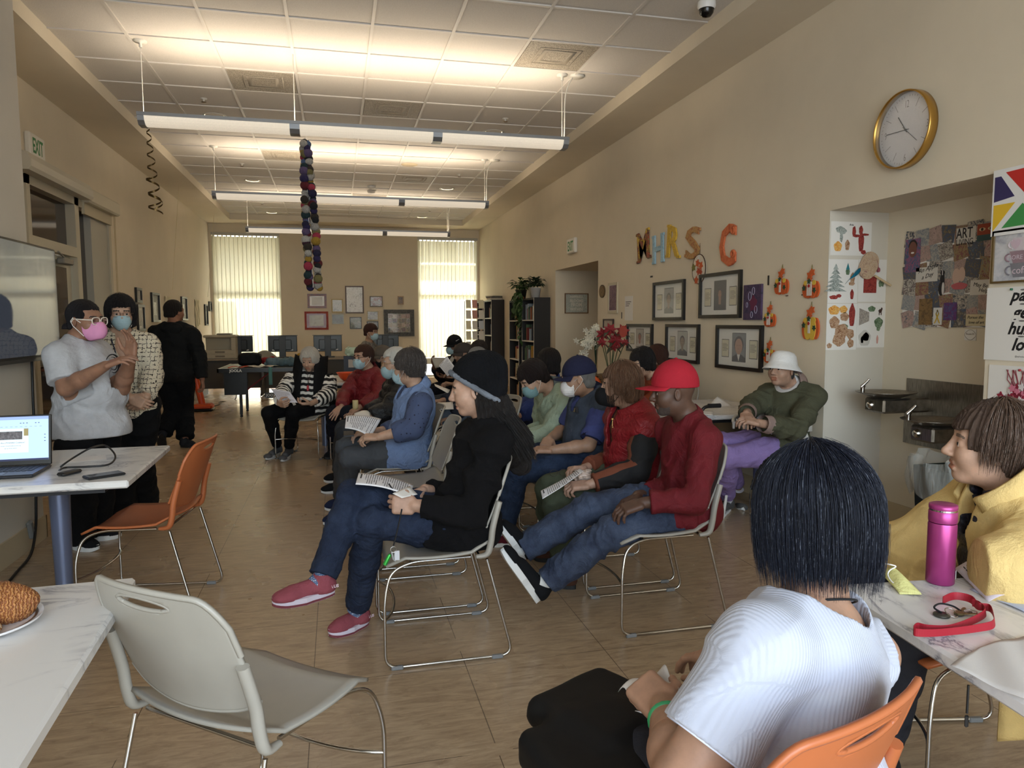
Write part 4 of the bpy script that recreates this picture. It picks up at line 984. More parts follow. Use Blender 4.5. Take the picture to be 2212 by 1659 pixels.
CAST['D']=dict(label='person with white bobbed hair in black and white striped sweater, reading a handout',skin=SK2,q=1.4,w=1.12,dp=1.2,brow=(120,110,105),pe=J(668,866,8.0),nk=J(671,806,8.0),hd=J(669,778,7.9),fy=-112,cy=-98,face=(-108,-16,0),sw=.18,armR=(J(610,848,7.82),J(603,872,7.55),((.15,-.2,.0),(.8,0,.3)),dict(curl=.8,tcurl=1)),armL=(J(711,852,7.85),J(672,872,7.58),((-1,-.1,0),(0,.2,1)),dict(curl=.6,tcurl=1)),legR=(J(580,892,7.70),J(600,965,7.80),J(575,995,7.66)),legL=(J(633,893,7.62),J(624,968,7.72),J(609,999,7.55)))
CAST['A']=dict(label='person in light grey t-shirt and pink mask with white glasses, speaking with raised hands',skin=SKA,q=1.15,w=1.16,dp=1.55,arm=1.18,leg=1.15,level=1,bare='LR',hair_part=0,pe=J(190,885,4.8),nk=J(163,738,4.8),hd=J(184,693,4.78),fy=-15,cy=-18,face=(-26,-3,0),sw=.15,armR=(J(143,838,4.56),J(228,790,4.42),((.8,-.1,.32),(.1,.3,-1)),dict(curl=.3,spread=1.0,tcurl=.2)),armL=(J(262,838,4.75),J(283,772,4.55),((.1,-.1,1),(-.5,-.7,.1)),dict(curl=.3,spread=1.1,tcurl=.1)),legR=(J(172,1035,4.66),J(172,1158,4.74),J(212,1190,4.62)),legL=(J(215,1030,4.95),J(205,1140,5.05),J(262,1160,4.98)))
CAST['B']=dict(label='person in cream tweed cardigan with blue mask and black bob, hands clasped',skin=SK2,q=1.3,w=1.0,pe=J(272,850,5.6),nk=J(260,724,5.6),hd=J(261,678,5.55),fy=-80,cy=-72,face=(-72,-5,0),armL=(J(329,808,5.55),J(316,858,5.38),((-.55,-.2,-.45),(-.3,.8,-.2)),dict(curl=.6,tcurl=1)),armR=(J(218,810,5.5),J(283,860,5.34),((.75,-.1,-.4),(.2,.8,-.2)),dict(curl=.6,tcurl=1)),legL=(J(297,980,5.6),J(300,1078,5.75),J(322,1090,5.6)),legR=(J(250,985,5.5),J(250,1100,5.45),J(262,1115,5.3)))
CAST['C']=dict(label='person in black hooded jacket and cargo trousers walking away, seen from behind',skin=(150,105,82),q=1.7,w=1.08,dp=1.1,brow=(30,25,20),pe=J(376,800,8.9),nk=J(376,704,8.9),hd=J(377,674,8.95),fy=75,cy=82,face=(48,-2,0),s=1.06,sw=.17,armL=(J(330,772,8.85),J(340,808,9.05),((0,.4,-1),(1,0,0)),{}),armR=(J(431,772,8.85),J(437,820,8.8),((.1,0,-1),(-1,0,0)),dict(curl=.6)),legR=(J(398,880,9.05),J(400,950,9.1),J(412,966,9.3)),legL=(J(376,888,8.95),J(352,938,8.75),J(349,972,8.80)))
CAST['J']=dict(label='person in black cap and dark suit behind the seats, raising a sheet of paper',skin=(120,85,68),q=1.8,pe=J(984,850,9.55),nk=J(990,773,9.55),hd=J(981,747,9.5),fy=195,cy=205,face=(200,-6,0),armR=(J(958,818,9.65),J(938,793,9.45),((-.3,0,.8),(1,0,0)),dict(curl=.5)),armL=(J(1000,818,9.25),J(965,815,9.1),((-1,0,.1),(0,0,1)),dict(curl=.5)),legR=(J(915,868,8.9),J(915,925,9.0),J(900,938,8.95)),legL=(J(925,872,8.7),J(922,930,8.8),J(905,942,8.75)))
CAST['K']=dict(label='person in grey flat cap in profile behind the beanie, holding a printed sheet',skin=SK3,q=1.7,pe=J(1015,865,8.2),nk=J(1018,795,8.2),hd=J(1000,766,8.15),fy=190,cy=190,face=(196,-8,0),armR=(J(1000,830,8.4),J(985,815,8.1),((-1,0,.5),(0,0,-1)),dict(curl=.6)),armL=(J(1010,840,7.95),J(980,830,7.9),((-1,0,.2),(0,0,-1)),dict(curl=.6)),legR=(J(950,878,8.2),J(945,930,8.3),J(930,943,8.2)),legL=(J(950,882,8.0),J(945,938,8.1),J(930,948,8.0)))
CAST['L']=dict(label='person in dark cap behind the grey flat cap, only the head top visible',skin=SK3,q=2.0,pe=J(1052,855,8.9),nk=J(1045,785,8.9),hd=J(1034,758,8.85),fy=190,cy=190,face=(200,-4,0),armR=(J(1035,825,9.1),J(1010,835,9.0),((-1,0,0),(0,0,-1)),{}),armL=(J(1050,830,8.7),J(1015,838,8.7),((-1,0,0),(0,0,-1)),{}),legR=(J(990,865,8.9),J(990,915,9.0),J(975,930,8.95)),legL=(J(992,870,8.7),J(990,922,8.8),J(975,935,8.7)))
CAST['M']=dict(label='grey haired person in grey trousers, mostly hidden by the black beanie',skin=SK3,q=1.8,brow=(150,145,140),pe=J(1000,880,6.9),nk=J(1040,812,7.0),hd=J(1030,778,6.95),fy=185,cy=190,face=(190,-8,0),armR=(J(1000,860,7.15),J(955,865,7.0),((-1,0,-.1),(0,0,-1)),dict(curl=.3)),armL=(J(1015,870,6.75),J(975,902,6.7),((-1,0,-.2),(0,0,-1)),dict(curl=.5)),legR=(J(938,895,6.9),J(930,975,7.0),J(912,990,6.95)),legL=(J(930,898,6.7),J(920,972,6.85),J(903,990,6.8)))
CAST['T']=dict(label='black haired person in rust jacket bent over the table below the portraits',skin=SK2,q=1.4,pe=J(1440,925,5.9),nk=J(1415,812,5.88),hd=J(1387,785,5.85),fy=190,cy=195,face=(196,-16,0),armR=(J(1400,868,6.1),J(1362,880,5.9),((-1,-.2,0),(0,0,-1)),dict(curl=.3)),armL=(J(1410,870,5.66),J(1368,888,5.62),((-1,0,0),(0,0,-1)),dict(curl=.3)),legR=(J(1345,940,6.0),J(1345,1020,6.1),J(1330,1038,6.0)),legL=(J(1345,945,5.8),J(1345,1030,5.9),J(1328,1046,5.8)))
CAST['U']=dict(label='person with reddish brown hair and glasses beyond the rust jacket at the wall table',skin=SK2,q=1.8,pe=J(1435,905,6.5),nk=J(1434,805,6.5),hd=J(1418,774,6.48),fy=190,cy=190,face=(185,-8,0),armR=(J(1420,850,6.7),J(1390,865,6.6),((-1,0,0),(0,0,-1)),{}),armL=(J(1430,855,6.3),J(1395,870,6.3),((-1,0,0),(0,0,-1)),{}),legR=(J(1360,915,6.6),J(1360,985,6.7),J(1345,1000,6.6)),legL=(J(1360,918,6.4),J(1360,990,6.5),J(1345,1005,6.4)))
CAST['V']=dict(label='person in white bucket hat, olive jacket and lilac trousers, seated by the wall',skin=SK1,q=1.15,w=1.0,dp=1.0,brow=(120,110,100),pe=J(1695,962,4.45),nk=J(1712,832,4.5),hd=J(1688,799,4.44),chair=(2.98,4.47,200),fy=192,cy=208,face=(205,4,0),arm=1.0,armL=(J(1718,928,4.2),J(1640,914,4.12),((-1,.25,.25),(.1,.3,-1)),dict(curl=.6,tcurl=.8)),armR=(J(1622,880,4.52),J(1612,894,4.28),((-.5,-.8,-.2),(0,0,-1)),dict(curl=.6,tcurl=.8)),legR=(J(1558,960,4.5),J(1596,1052,4.72),J(1604,1104,4.62)),legL=(J(1563,988,4.3),J(1572,1080,4.42),J(1532,1126,4.40)))
CAST['X']=dict(label='brown haired person in pale yellow coat at the marble table with the pink bottle',skin=(196,156,132),q=.9,w=1.0,dp=1.0,arm=1.0,hide_hand='LR',brow=(110,90,78),chair=(1.92,1.80,168),pe=D_(1.90,1.62,.53),nk=J(2196,1066,1.60),hd=J(2138,968,1.64),fy=150,cy=155,face=(146,6,0),armL=(J(2195,1235,1.40),J(2112,1228,1.44),((-1,.2,0),(0,0,-1)),dict(curl=.4)),armR=(J(1946,1190,1.86),J(2010,1245,1.72),((-1,-.5,0),(0,0,-1)),dict(curl=.4)),legL=(D_(1.66,1.78,.50),D_(1.60,1.80,.09),D_(1.46,1.88,0)),legR=(D_(1.72,1.98,.50),D_(1.68,2.02,.09),D_(1.54,2.12,0)))
CAST['W']=dict(label='black haired person in white ribbed t-shirt in the foreground, back to the camera',skin=(176,136,112),q=.9,w=1.08,dp=1.1,bare='LR',arm=1.22,chair=(.66,1.15,111),pe=D_(.80,1.08,.53),nk=J(1762,1318,1.16),hd=J(1742,1122,1.20),fy=125,cy=118,face=(108,-4,0),sw=.172,hs=1.04,armL=(J(1478,1690,1.03),J(1436,1530,1.27),((-.15,1,.1),(.6,0,-1)),dict(curl=.9)),armR=(D_(1.08,1.24,.72),D_(.88,1.44,.62),((-.4,.8,0),(0,0,-1)),dict(curl=.5)),legL=(D_(.58,1.44,.47),D_(.56,1.46,.09),D_(.50,1.60,0)),legR=(D_(.78,1.50,.47),D_(.77,1.52,.09),D_(.72,1.66,0)))
# ---------------------------------------------------------------- chairs
CHROME=mat('chrome',(196,192,186),.16,1.);GLIDE=mat('clear_glide',(120,122,124),.3)
PL_G=mat('warm_grey_plastic',(158,153,143),.38,var=.02,bump=.05,bs=900);PL_O=mat('orange_plastic',(178,100,58),.40,var=.02,bump=.05,bs=900)
def build_chair(label,m,loc,deg,group):
 t=thing('stacking_chair',label,'chair',loc,math.radians(deg),group)
 def seat(u,v):
  y=(v-.5)*2;x=.25-.43*u
  w=.215+.015*math.sin(u*PI);z=.452-.022*math.sin(min(1,u*1.15)*PI)*(1-y*y*.6)-.05*max(0,.18-u)**1.0/.18*(.9)+.040*max(0,u-.82)/.18
  x+=-.02*(1-y*y)*(u>.9)*(u-.9)*10;w*=1-.10*max(0,.2-u)/.2*1.
  return(x,y*w,z+.012*y*y)
 mb=MB();mb.sheet(seat,22,14,.010);mb.build('seat',m,t)
 # backrest shell with a handle slot
 def P(u,v):
  w=.212+.012*math.sin(v*PI*.9)-.012*v
  x=-.165-.125*v**1.25-.012*math.sin(v*PI)+.038*u*u-.018;z=.505+.335*v
  return x,u*w,z
 mb=MB();nu,nv=40,40;th=.009;ok={}
 def inside(u,v):
 # rounded top corners, bowed lower edge, slot
  vb=.02+.11*u*u;vt=1.0-.035*u*u
  if v<vb-1e-6 or v>vt+1e-6:return False
  return True
 def pos(i,j):
  u=-1+2*i/nu;vb=.035-.0+.10*u*u;vt=1.0-.03*u*u;cu=max(0,abs(u)-.72)/.28;vt-=.20*cu**2.6;vb+=.05*cu**2
  return u,vb+(vt-vb)*j/nv
 V=[[P(*pos(i,j))for j in range(nv+1)]for i in range(nu+1)];slot=lambda i,j:(lambda u,v:((u/.40)**2+((v-.895+.02*u*u)/.043)**2)<1)(*pos(i,j))
 vs=[];idx={}
 for sgn in(1,-1):
  for i in range(nu+1):
   for j in range(nv+1):x,y,z=V[i][j];idx[(sgn,i,j)]=len(vs);vs.append((x+sgn*th/2,y,z))
 fs=[];cell=lambda i,j:0<=i<nu and 0<=j<nv and not slot(i+.5,j+.5)
 def pp(i,j):return pos(i,j)
 for i in range(nu):
  for j in range(nv):
   if not cell(i,j):continue
   a=[(i,j),(i+1,j),(i+1,j+1),(i,j+1)]
   fs.append([idx[(1,*q)]for q in a]);fs.append([idx[(-1,*q)]for q in a[::-1]])
   for(p,q),nb in(((a[0],a[1]),(i,j-1)),((a[1],a[2]),(i+1,j)),((a[2],a[3]),(i,j+1)),((a[3],a[0]),(i-1,j))):
    if not cell(*nb):fs.append([idx[(1,*p)],idx[(-1,*p)],idx[(-1,*q)],idx[(1,*q)]])
 mb.add(vs,fs,0,True);bk=mb.build('backrest',m,t)
 # softly rolled rims of the back and of the slot
 mb=MB();rim=[P(*pos(i,nv))for i in range(nu+1)];rim=[P(*pos(0,j))for j in range(nv*2//3,nv)]+rim+[P(*pos(nu,j))for j in range(nv-1,nv*2//3-1,-1)]
 mb.tube(rim,.0075,6);mb.tube([P(.41*math.cos(a),.895-.02*(.41*math.cos(a))**2+.046*math.sin(a))for a in[2*PI*k/32 for k in range(32)]],.0055,6,closed=True)
 mb.tube([P(*pos(i,0))for i in range(nu+1)],.006,6);mb.build('rim',m,bk)
 for s_ in(-1,1):
  mb=MB();pts=[(-.12,s_*.222,.443),(-.165,s_*.226,.452),(-.182,s_*.226,.50),(-.190,s_*.226,.56),(-.205,s_*.224,.62),(-.220,s_*.222,.672)];mb.tube(crom(pts,4),[.010+.007*min(1,i/5)for i in range(21)],10,flat=.8);mb.build('upright',m,t)
  # sled side: one bent rod
  mb=MB();y=s_*.235
  path=[(-.10,s_*.20,.437),(.15,s_*.205,.437),(.235,s_*.215,.405),(.262,y,.30),(.262,y,.010),(-.272,y,.010),(-.165,s_*.222,.43)]
  mb.tube(rounded_path(path,.055,6),.0065,8);mb.build('sled_rail',CHROME,t)
  for x in(.215,-.205):mb=MB();mb.box((x,y,.008),(.05,.020,.017),bev=.004);mb.build('glide',GLIDE,t)
 mb=MB();mb.tube(bez((.262,-.235,.21),(.19,-.12,.215),(.19,.12,.215),(.262,.235,.21),14),.006,8);mb.build('crossbar',CHROME,t)
 for x,w_ in((-.14,.21),(.15,.2)):mb=MB();mb.tube([(x,-w_,.434),(x,w_,.434)],.006,8);mb.build('seat_rod',CHROME,t)
 return t
CH0=build_chair('empty warm grey stacking chair seen from behind in the foreground',PL_G,(-.245,1.92,0),50,'warm grey stacking chairs')
CO0=build_chair('empty orange stacking chair with chrome sled base beside the laptop table',PL_O,(-.93,3.90,0),172,'orange stacking chairs')
copy_thing(CO0,(.66,1.15,0),math.radians(111),'orange stacking chair under the person in the white ribbed t-shirt, only its back in view')
copy_thing(CO0,(1.92,1.80,0),math.radians(168),'orange stacking chair under the person in the yellow coat, below the marble table')
def chair_for(k,lab,dx=.07,deg=None):
 p=CAST[k];pe=np.asarray(p['pe'],float);a=math.radians(p['fy']if deg is None else deg)
 copy_thing(CH0,(pe[0]+dx*math.cos(a),pe[1]+dx*math.sin(a),0),a,lab)
copy_thing(CH0,(.425,3.11,0),PI,'warm grey stacking chair under the person in the black beanie')
copy_thing(CH0,(.42,3.68,0),PI,'empty warm grey chair just beyond the black beanie')
copy_thing(CH0,(.41,4.32,0),PI,'empty warm grey chair between the light blue vest and another empty chair')
copy_thing(CH0,(.41,4.97,0),PI,'warm grey stacking chair under the person in the light blue vest')
copy_thing(CH0,(1.475,3.16,0),PI,'warm grey stacking chair under the person in the red cap')
copy_thing(CH0,(1.50,3.75,0),PI,'warm grey stacking chair under the person in the red padded vest')
copy_thing(CH0,(1.43,4.38,0),PI,'warm grey stacking chair under the person in the navy cap')
copy_thing(CH0,(1.46,4.96,0),PI,'warm grey stacking chair under the person in the pale green jacket')
copy_thing(CH0,(1.06,5.42,0),math.radians(188),'empty warm grey chair left of the pale green jacket, nearer of two')
copy_thing(CH0,(1.03,6.05,0),math.radians(182),'empty warm grey chair left of the pale green jacket, farther of two')
for k,l in(('H','chair under the person with white hair in the black quilted jacket'),('E','chair under the person in the red quilted jacket'),('G','chair under the person in the grey cap and black mask'),('D','chair under the person in the striped sweater'),('P','chair under the person in the royal blue fleece'),('J','chair under the person in the dark suit raising a sheet'),('K','chair under the person in the grey flat cap'),('L','chair under the person in the dark cap'),('M','chair under the person with grey combed hair behind the beanie'),('T','chair under the person in the rust jacket'),('U','chair under the person with reddish brown hair at the wall table')):
 chair_for(k,'warm grey stacking '+l)
 # white armchair of the person in the bucket hat
WP=mat('white_plastic',(222,220,214),.35);t=thing('armchair','white moulded armchair with curved arms under the person in the bucket hat','chair',(2.98,4.47,0),math.radians(200))
mb=MB();mb.sheet(lambda u,v:(.24-.46*u,(v-.5)*.44,.45-.02*math.sin(u*PI)-.03*max(0,.15-u)/.15),12,10,.012);mb.build('seat',WP,t)
mb=MB()
def band(u,v):
 a=-PI*.80+u*PI*1.60+PI;r=.255+.01*math.cos(a)
 top_=.80-.11*max(0,-math.cos(a))*0-.10*min(1,max(0,(abs(u-.5)*2-.25)/.75));return(-.0+r*math.cos(a)*(1.05),r*math.sin(a),top_-(.17-.13*min(1,max(0,(abs(u-.5)*2-.2)/.6)))*(1-v))
mb.sheet(band,36,4,.014);mb.build('arm_band',WP,t)
mb=MB();mb.tube([band(i/36,1)for i in range(37)],.012,8);mb.build('arm_rim',WP,t)
for s_ in(-1,1):
 mb=MB();mb.tube(crom([(.02,s_*.25,.67),(-.03,s_*.245,.60),(-.06,s_*.235,.52),(-.07,s_*.22,.44)],5),[.035-.0007*i for i in range(16)],10,flat=.45);mb.build('arm_post',WP,t)
 for x in(.21,-.20):mb=MB();mb.tube([(x*.9,s_*.19,.44),(x*1.12,s_*.225,.0)],.011,8);mb.build('leg',WP,t)
 # ---------------------------------------------------------------- marble-topped tables
def marble():
 t=NT('marble_laminate');v=t.coord((1,1,1));mp=t.n('ShaderNodeMapping');mp.inputs['Rotation'].default_value=(0,0,.5);mp.inputs['Scale'].default_value=(1.2,3.4,2.);t.l(v,mp.inputs['Vector'])
 n=t.n('ShaderNodeTexNoise');n.inputs['Scale'].default_value=2.2;n.inputs['Detail'].default_value=9;n.inputs['Roughness'].default_value=.62;n.inputs['Distortion'].default_value=1.1;t.l(mp.outputs['Vector'],n.inputs['Vector'])
 r=t.math('ABSOLUTE',t.math('SUBTRACT',n.outputs['Fac'],.5));msk=t.noise(v,2.0,3)
 c=t.ramp(r,[(.0,(120,118,124)),(.010,(160,158,162)),(.030,(204,201,200)),(.09,(222,219,215))]);c=t.mix(t.math('MULTIPLY',t.math('SUBTRACT',msk,.36,True),7.,True),(222,219,215),c)
 t.l(c,t.b.inputs['Base Color']);t.b.inputs['Roughness'].default_value=.28;return t.m
MARB=marble();LEGB=mat('blue_grey_post',(112,120,146),.3,.4);DARKM=mat('dark_metal',(40,40,44),.5,.3)
def table(label,c,size,deg,posts,z=.74,group='marble-topped tables',th=.034):
 t=thing('table',label,'table',(c[0],c[1],0),math.radians(deg),group);mb=MB();mb.box((0,0,z-th/2),(size[0],size[1],th),bev=.007);mb.build('table_top',MARB,t)
 for x,y in posts:mb=MB();mb.lathe([(.052,z-th),(.050,.5),(.042,.03),(.042,0)],(x,y,0),24);mb.build('leg',LEGB,t)
 mb=MB();mb.box((0,0,z-th-.02),(size[0]-.25,size[1]-.25,.04));mb.build('underframe',DARKM,t);return t
T1=table('marble-topped table on blue grey posts carrying the laptop and phone',(-1.405,3.84),(1.0,.94),1.5,[(-.04,.40),(-.44,-.40)])
T2=table('marble-topped table in the lower left corner with the plate of pastries',(-1.32,1.28),(1.64,1.50),3,[(-.6,.6),(-.6,-.6),(.45,-.55)])
# right table: its long edge runs along the two measured points
e0,e1=at(1950,1352,z=.74),at(2212,1515,z=.74);ang=math.atan2(*(e1-e0)[1::-1]);u_=V3(math.cos(ang),math.sin(ang),0);n_=V3(-u_[1],u_[0],0)
if n_[0]<0:n_=-n_
E0=e0-u_*.26;cen=E0+u_*.75+n_*.60
T3=table('marble-topped table at the right with the pink bottle and red lanyard',cen[:2],(1.50,1.20),math.degrees(ang),[(.0,.0)])
T4=table('marble-topped table against the right wall beside the bucket hat',(2.78,5.17),(.98,1.0),0,[(.3,.4),(.3,-.4),(-.28,.4)])
mb=MB();mb.span((2.40,4.72,.05),(2.42,5.62,.70));tag(mb.build('modesty_board',mat('taupe_board',(120,104,86),.7)),'taupe privacy board standing below the marble table by the wall','panel')
T5=table('pale marble-topped table behind the red jacket with the orange bowl',(.15,8.95),(1.0,1.2),0,[(.3,.4),(-.3,-.4)])
# ---------------------------------------------------------------- television, laptop and what lies on the left tables
BLK=mat('black_plastic',(16,16,18),.3);SCRN=NT('dark_screen');SCRN.b.inputs['Base Color'].default_value=(*lin((20,24,34)),1);SCRN.b.inputs['Roughness'].default_value=.04;SCRN.b.inputs['Specular IOR Level'].default_value=.22;SCRN.b.inputs['Coat Weight'].default_value=0.;SCRN.b.inputs['Coat Roughness'].default_value=.02;SCRN.b.inputs['Emission Color'].default_value=(*lin((60,64,72)),1);SCRN.b.inputs['Emission Strength'].default_value=.3;SCRN=SCRN.m
t=thing('television','large wall mounted television with glossy dark screen on the left pier','television',(-1.92,4.95,1.555),math.radians(0))
mb=MB();mb.box((.04,0,0),(.05,1.26,.735),bev=.008);mb.build('housing',BLK,t);mb=MB();mb.span((.0655,-.612,-.335),(.0665,.612,.352));mb.build('screen',SCRN,t);mb=MB();mb.span((.062,-.63,-.372),(.070,.63,-.350));mb.build('bottom_bar',mat('dark_chrome',(90,92,96),.25,.8),t);mb=MB();mb.box((.01,0,0),(.03,.5,.35));mb.build('bracket',DARKM,t)
mb=MB();a=at(52,860,x=-1.90);mb.tube(crom([(-1.905,5.22,1.19),(-1.905,5.2,.9),(-1.905,5.19,.6),(-1.90,5.14,.30),(-1.88,5.05,.12),(-1.84,4.85,.02),(-1.8,4.55,.012),(-1.75,4.2,.012)],6),.008,7);tag(mb.build('power_cord',mat('black_rubber_cord',(14,14,15),.5)),'black power cord hanging from the television down the pier','cord')
mb=MB();mb.box((-1.896,5.02,.13),(.03,.05,.12),bev=.01,R=Matrix.Rotation(.3,3,'X'));tag(mb.build('cord_plug',mat('grey_rubber',(120,120,118),.6)),'grey inline plug on the cord at the foot of the pier','plug')
# laptop
LP=thing('laptop','open black laptop showing a slide on the marble table','laptop',(-1.50,3.66,.74),math.radians(2))
mb=MB();mb.box((0,0,.010),(.36,.245,.014),bev=.005);mb.build('base',mat('laptop_grey',(52,54,60),.4,.4),LP)
mb=MB()
for r_ in range(5):
 for c_ in range(13):mb.box((-.145+c_*.0235,.075-r_*.024,.0178),(.019,.019,.002),bev=.0008)
mb.build('keys',mat('key_black',(24,24,26),.5),LP);mb=MB();mb.box((0,-.078,.0175),(.11,.06,.001));mb.build('touchpad',mat('touchpad',(66,68,74),.35),LP)
LR=Matrix.Rotation(math.radians(-9),3,'X');lid=lambda x,y,z:Vector((0,.118,.018))+LR@Vector((x,z,y))
mb=MB();c=lid(0,.118,.003);mb.box(c,(.36,.008,.236),R=LR,bev=.003);LD=mb.build('lid',BLK,LP)
def sheet_on(n,x0,x1,y0,y1,off,m,par):mb=MB();mb.prism([(x0,y0),(x1,y0),(x1,y1),(x0,y1)],0,.0004,lambda x,y,z:lid(x,y,-off-z));return mb.build(n,m,par)
em=lambda n,c,s=.9:mat(n,tuple(x*.3 for x in c),.4,emit=c,es=s)
SC=sheet_on('screen',-.168,.168,.022,.228,.0015,em('screen_blue',(150,176,226)),LD)
mb=MB();R4=lambda x0,x1,y0,y1,mi,o=.0022:mb.prism([(x0,y0),(x1,y0),(x1,y1),(x0,y1)],0,.0003,lambda x,y,z:lid(x,y,-o-z),mi)
R4(-.168,.168,.022,.031,3);R4(-.168,.168,.214,.228,4);R4(-.06,.085,.06,.172,1);R4(-.04,.06,.122,.160,2,.0026);R4(.066,.085,.138,.172,5,.0026);R4(-.06,-.045,.06,.082,5,.0026)
for k,(x,y)in enumerate(((.05,.196),(.062,.196),(.076,.196),(.112,.196),(.125,.196),(.15,.140),(.15,.125),(.15,.110))):R4(x,x+.006,y,y+.003,3,.0026)
for r_ in range(9):R4(-.03+r_*.02,-.02+r_*.02,.180,.1825,4,.0028)
for txt,sz,y in(('Join the LTSSA4All Coalition!',.0098,.104),('contact: ltssaction@network.org',.0062,.091),('sign up: bit.ly/coalition',.0058,.080)):text_on(mb,txt,sz,lambda X,Y,Z:lid(X+.012,Y+y,-.0028-Z),3,align='CENTER',extrude=.0001)
mb.build('screen_picture',[em('pale',(190,206,232)),em('slide_grey',(178,196,204)),mat('photo_dark',(60,58,60),.6,var=.9,vs=90,emit=(70,68,70),es=.5),em('screen_dark',(24,30,60)),em('toolbar',(120,140,190)),em('leaf_olive',(120,110,70))],SC)
# cable, remote, phone
mb=MB();q=lambda u,v,z:at(u,v,z=z);pts=[V3(-1.27,3.73,.75),q(142,1000,.765),q(165,985,.78),q(196,968,.82),V3(*q(226,962,.80)),q(246,978,.775),q(248,992,.757),q(232,1004,.747),q(190,1008,.747),q(142,1010,.748),q(128,1016,.757)]
mb.tube(crom(pts,7),.0045,7);tag(mb.build('display_cable',mat('black_cable',(18,18,20),.5)),'black looped display cable standing up beside the laptop','cable')
mb=MB();mb.box((0,0,.010),(.045,.105,.016),bev=.007);o=place(mb.build('remote',BLK),(-1.185,3.585,.74),(0,0,-.5));tag(o,'small black remote lying right of the laptop','remote')
t=thing('phone','black smartphone lying near the table edge','phone',(-1.02,3.50,.74),-.95);mb=MB();mb.box((0,0,.006),(.078,.155,.011),bev=.004);mb.build('case',mat('phone_case',(18,18,20),.6),t);mb=MB();mb.box((0,0,.0118),(.068,.144,.001));mb.build('display',mat('phone_glass',(60,62,70),.08),t)
mb=MB();mb.box((0,0,.0012),(.20,.14,.001),bev=.0004);o=place(mb.build('paper_sheet',mat('paper_white',(226,222,220),.8)),(-1.25,3.98,.74),(0,0,.3));tag(o,'blank white sheet on the marble table behind the laptop','paper')
# plate with pastries
PX,PY=-.80,1.80;t=thing('plate','round white plate with a thin dark rim line under the pastries','plate',(PX,PY,.74));mb=MB();mb.lathe([(.0001,.004),(.085,.004),(.095,.006),(.128,.018),(.130,.020),(.128,.014),(.09,.0),(.0001,.0)],n=48);mb.build('dish',mat('china_white',(226,222,222),.2),t);mb=MB();mb.lathe([(.112,.0135),(.118,.0158)],n=48);mb.build('rim_line',mat('rim_brown',(92,66,48),.3),t)
def croissant():
 n=60;mb=MB();vs=[];fs=[];K=28
 for i in range(n+1):
  s=i/n*2-1;r=.052*(1-abs(s)**2.2)**.7+.003;a=s*1.05;cx,cy=.075*math.sin(a),-.055*math.cos(a)*1.0+.03;lay=abs(s)*9;st=1-.08*(lay%1)
  for k in range(K):
   b=2*PI*k/K;rr=r*st*(1+.035*math.sin(b*3+s*8)+.015*math.sin(b*17+s*40));vs.append((cx+rr*math.cos(b)*math.sin(a)*-1*0+(rr*math.cos(b))*math.sin(a),cy-rr*math.cos(b)*math.cos(a),.05+rr*math.sin(b)*.92))
 for i in range(n):
  for k in range(K):fs.append((i*K+k,i*K+(k+1)%K,(i+1)*K+(k+1)%K,(i+1)*K+k))
 mb.add(vs,fs,0,True);mb.add(vs[:K],[tuple(range(K))[::-1]]);mb.add(vs[-K:],[tuple(range(K))]);return mb
t_=NT('croissant_crust');_v=t_.coord();_w=t_.n('ShaderNodeTexWave',bands_direction='X');_w.inputs['Scale'].default_value=46;_w.inputs['Distortion'].default_value=7;_w.inputs['Detail'].default_value=4;_w.inputs['Detail Scale'].default_value=3;t_.l(_v,_w.inputs['Vector']);t_.l(t_.ramp(_w.outputs['Fac'],[(.1,(128,72,34)),(.5,(156,96,50)),(.9,(184,128,74))]),t_.b.inputs['Base Color']);t_.b.inputs['Roughness'].default_value=.45;t_.bump(_w.outputs['Fac'],.6,.006)
o=place(croissant().build('croissant',t_.m),(PX+.025,PY+.055,.742),(.25,.1,.3));tag(o,'golden croissant leaning on the back of the plate','pastry')
mb=MB();mb.lathe([(.0001,.034),(.03,.034),(.05,.028),(.062,.018),(.066,.008),(.06,.0)],n=32);t2=NT('almond_pastry');_v=t2 .coord();f=t2 .noise(_v,60,5,.7);t2 .l(t2 .ramp(f,[(.36,(140,78,36)),(.48,(196,146,84)),(.56,(236,222,200))]),t2 .b.inputs['Base Color']);t2 .b.inputs['Roughness'].default_value=.7;t2 .bump(f,1.,.01)
o=place(mb.build('almond_pastry',t2 .m),(PX-.01,PY-.055,.745),(.05,0,0));o.scale=(1.25,.8,1);tag(o,'flat pastry with white icing at the front of the plate','pastry')
mb=MB();mb.lathe([(.0001,0),(.012,.0),(.016,.012),(.012,.024),(.0001,.028)],n=14);o=place(mb.build('black_olive',mat('dark_fruit',(24,20,30),.3)),(PX-.11,PY+.06,.755));tag(o,'small dark fruit at the left of the croissant','fruit')
# ---------------------------------------------------------------- right table things
def pen(n,L,r,m,loc,rot):mb=MB();mb.tube([(-L/2,0,0),(-L/2+.01,0,0),(L/2-.012,0,0),(L/2,0,0)],[r*.4,r,r,r*.2],8);return place(mb.build(n,m),loc,rot)
bp=at(2030,1258,z=.74);t=thing('water_bottle','metallic pink insulated bottle standing on the marble table','bottle',bp);PK=mat('pink_metallic',(168,62,124),.32,.5)
mb=MB();mb.lathe([(.0001,.0),(.030,.0),(.0335,.004),(.0335,.155),(.032,.160)],n=36);mb.build('body',PK,t);mb=MB();mb.lathe([(.0325,.162),(.0335,.166),(.0335,.190),(.0318,.192)],n=36);mb.build('collar_ring',PK,t);mb=MB();mb.lathe([(.0322,.190),(.0322,.196)],n=36);mb.build('steel_band',CHROME,t);mb=MB();mb.lathe([(.033,.196),(.0335,.2),(.033,.207),(.028,.209),(.0001,.2095)],n=36);mb.build('lid',PK,t)
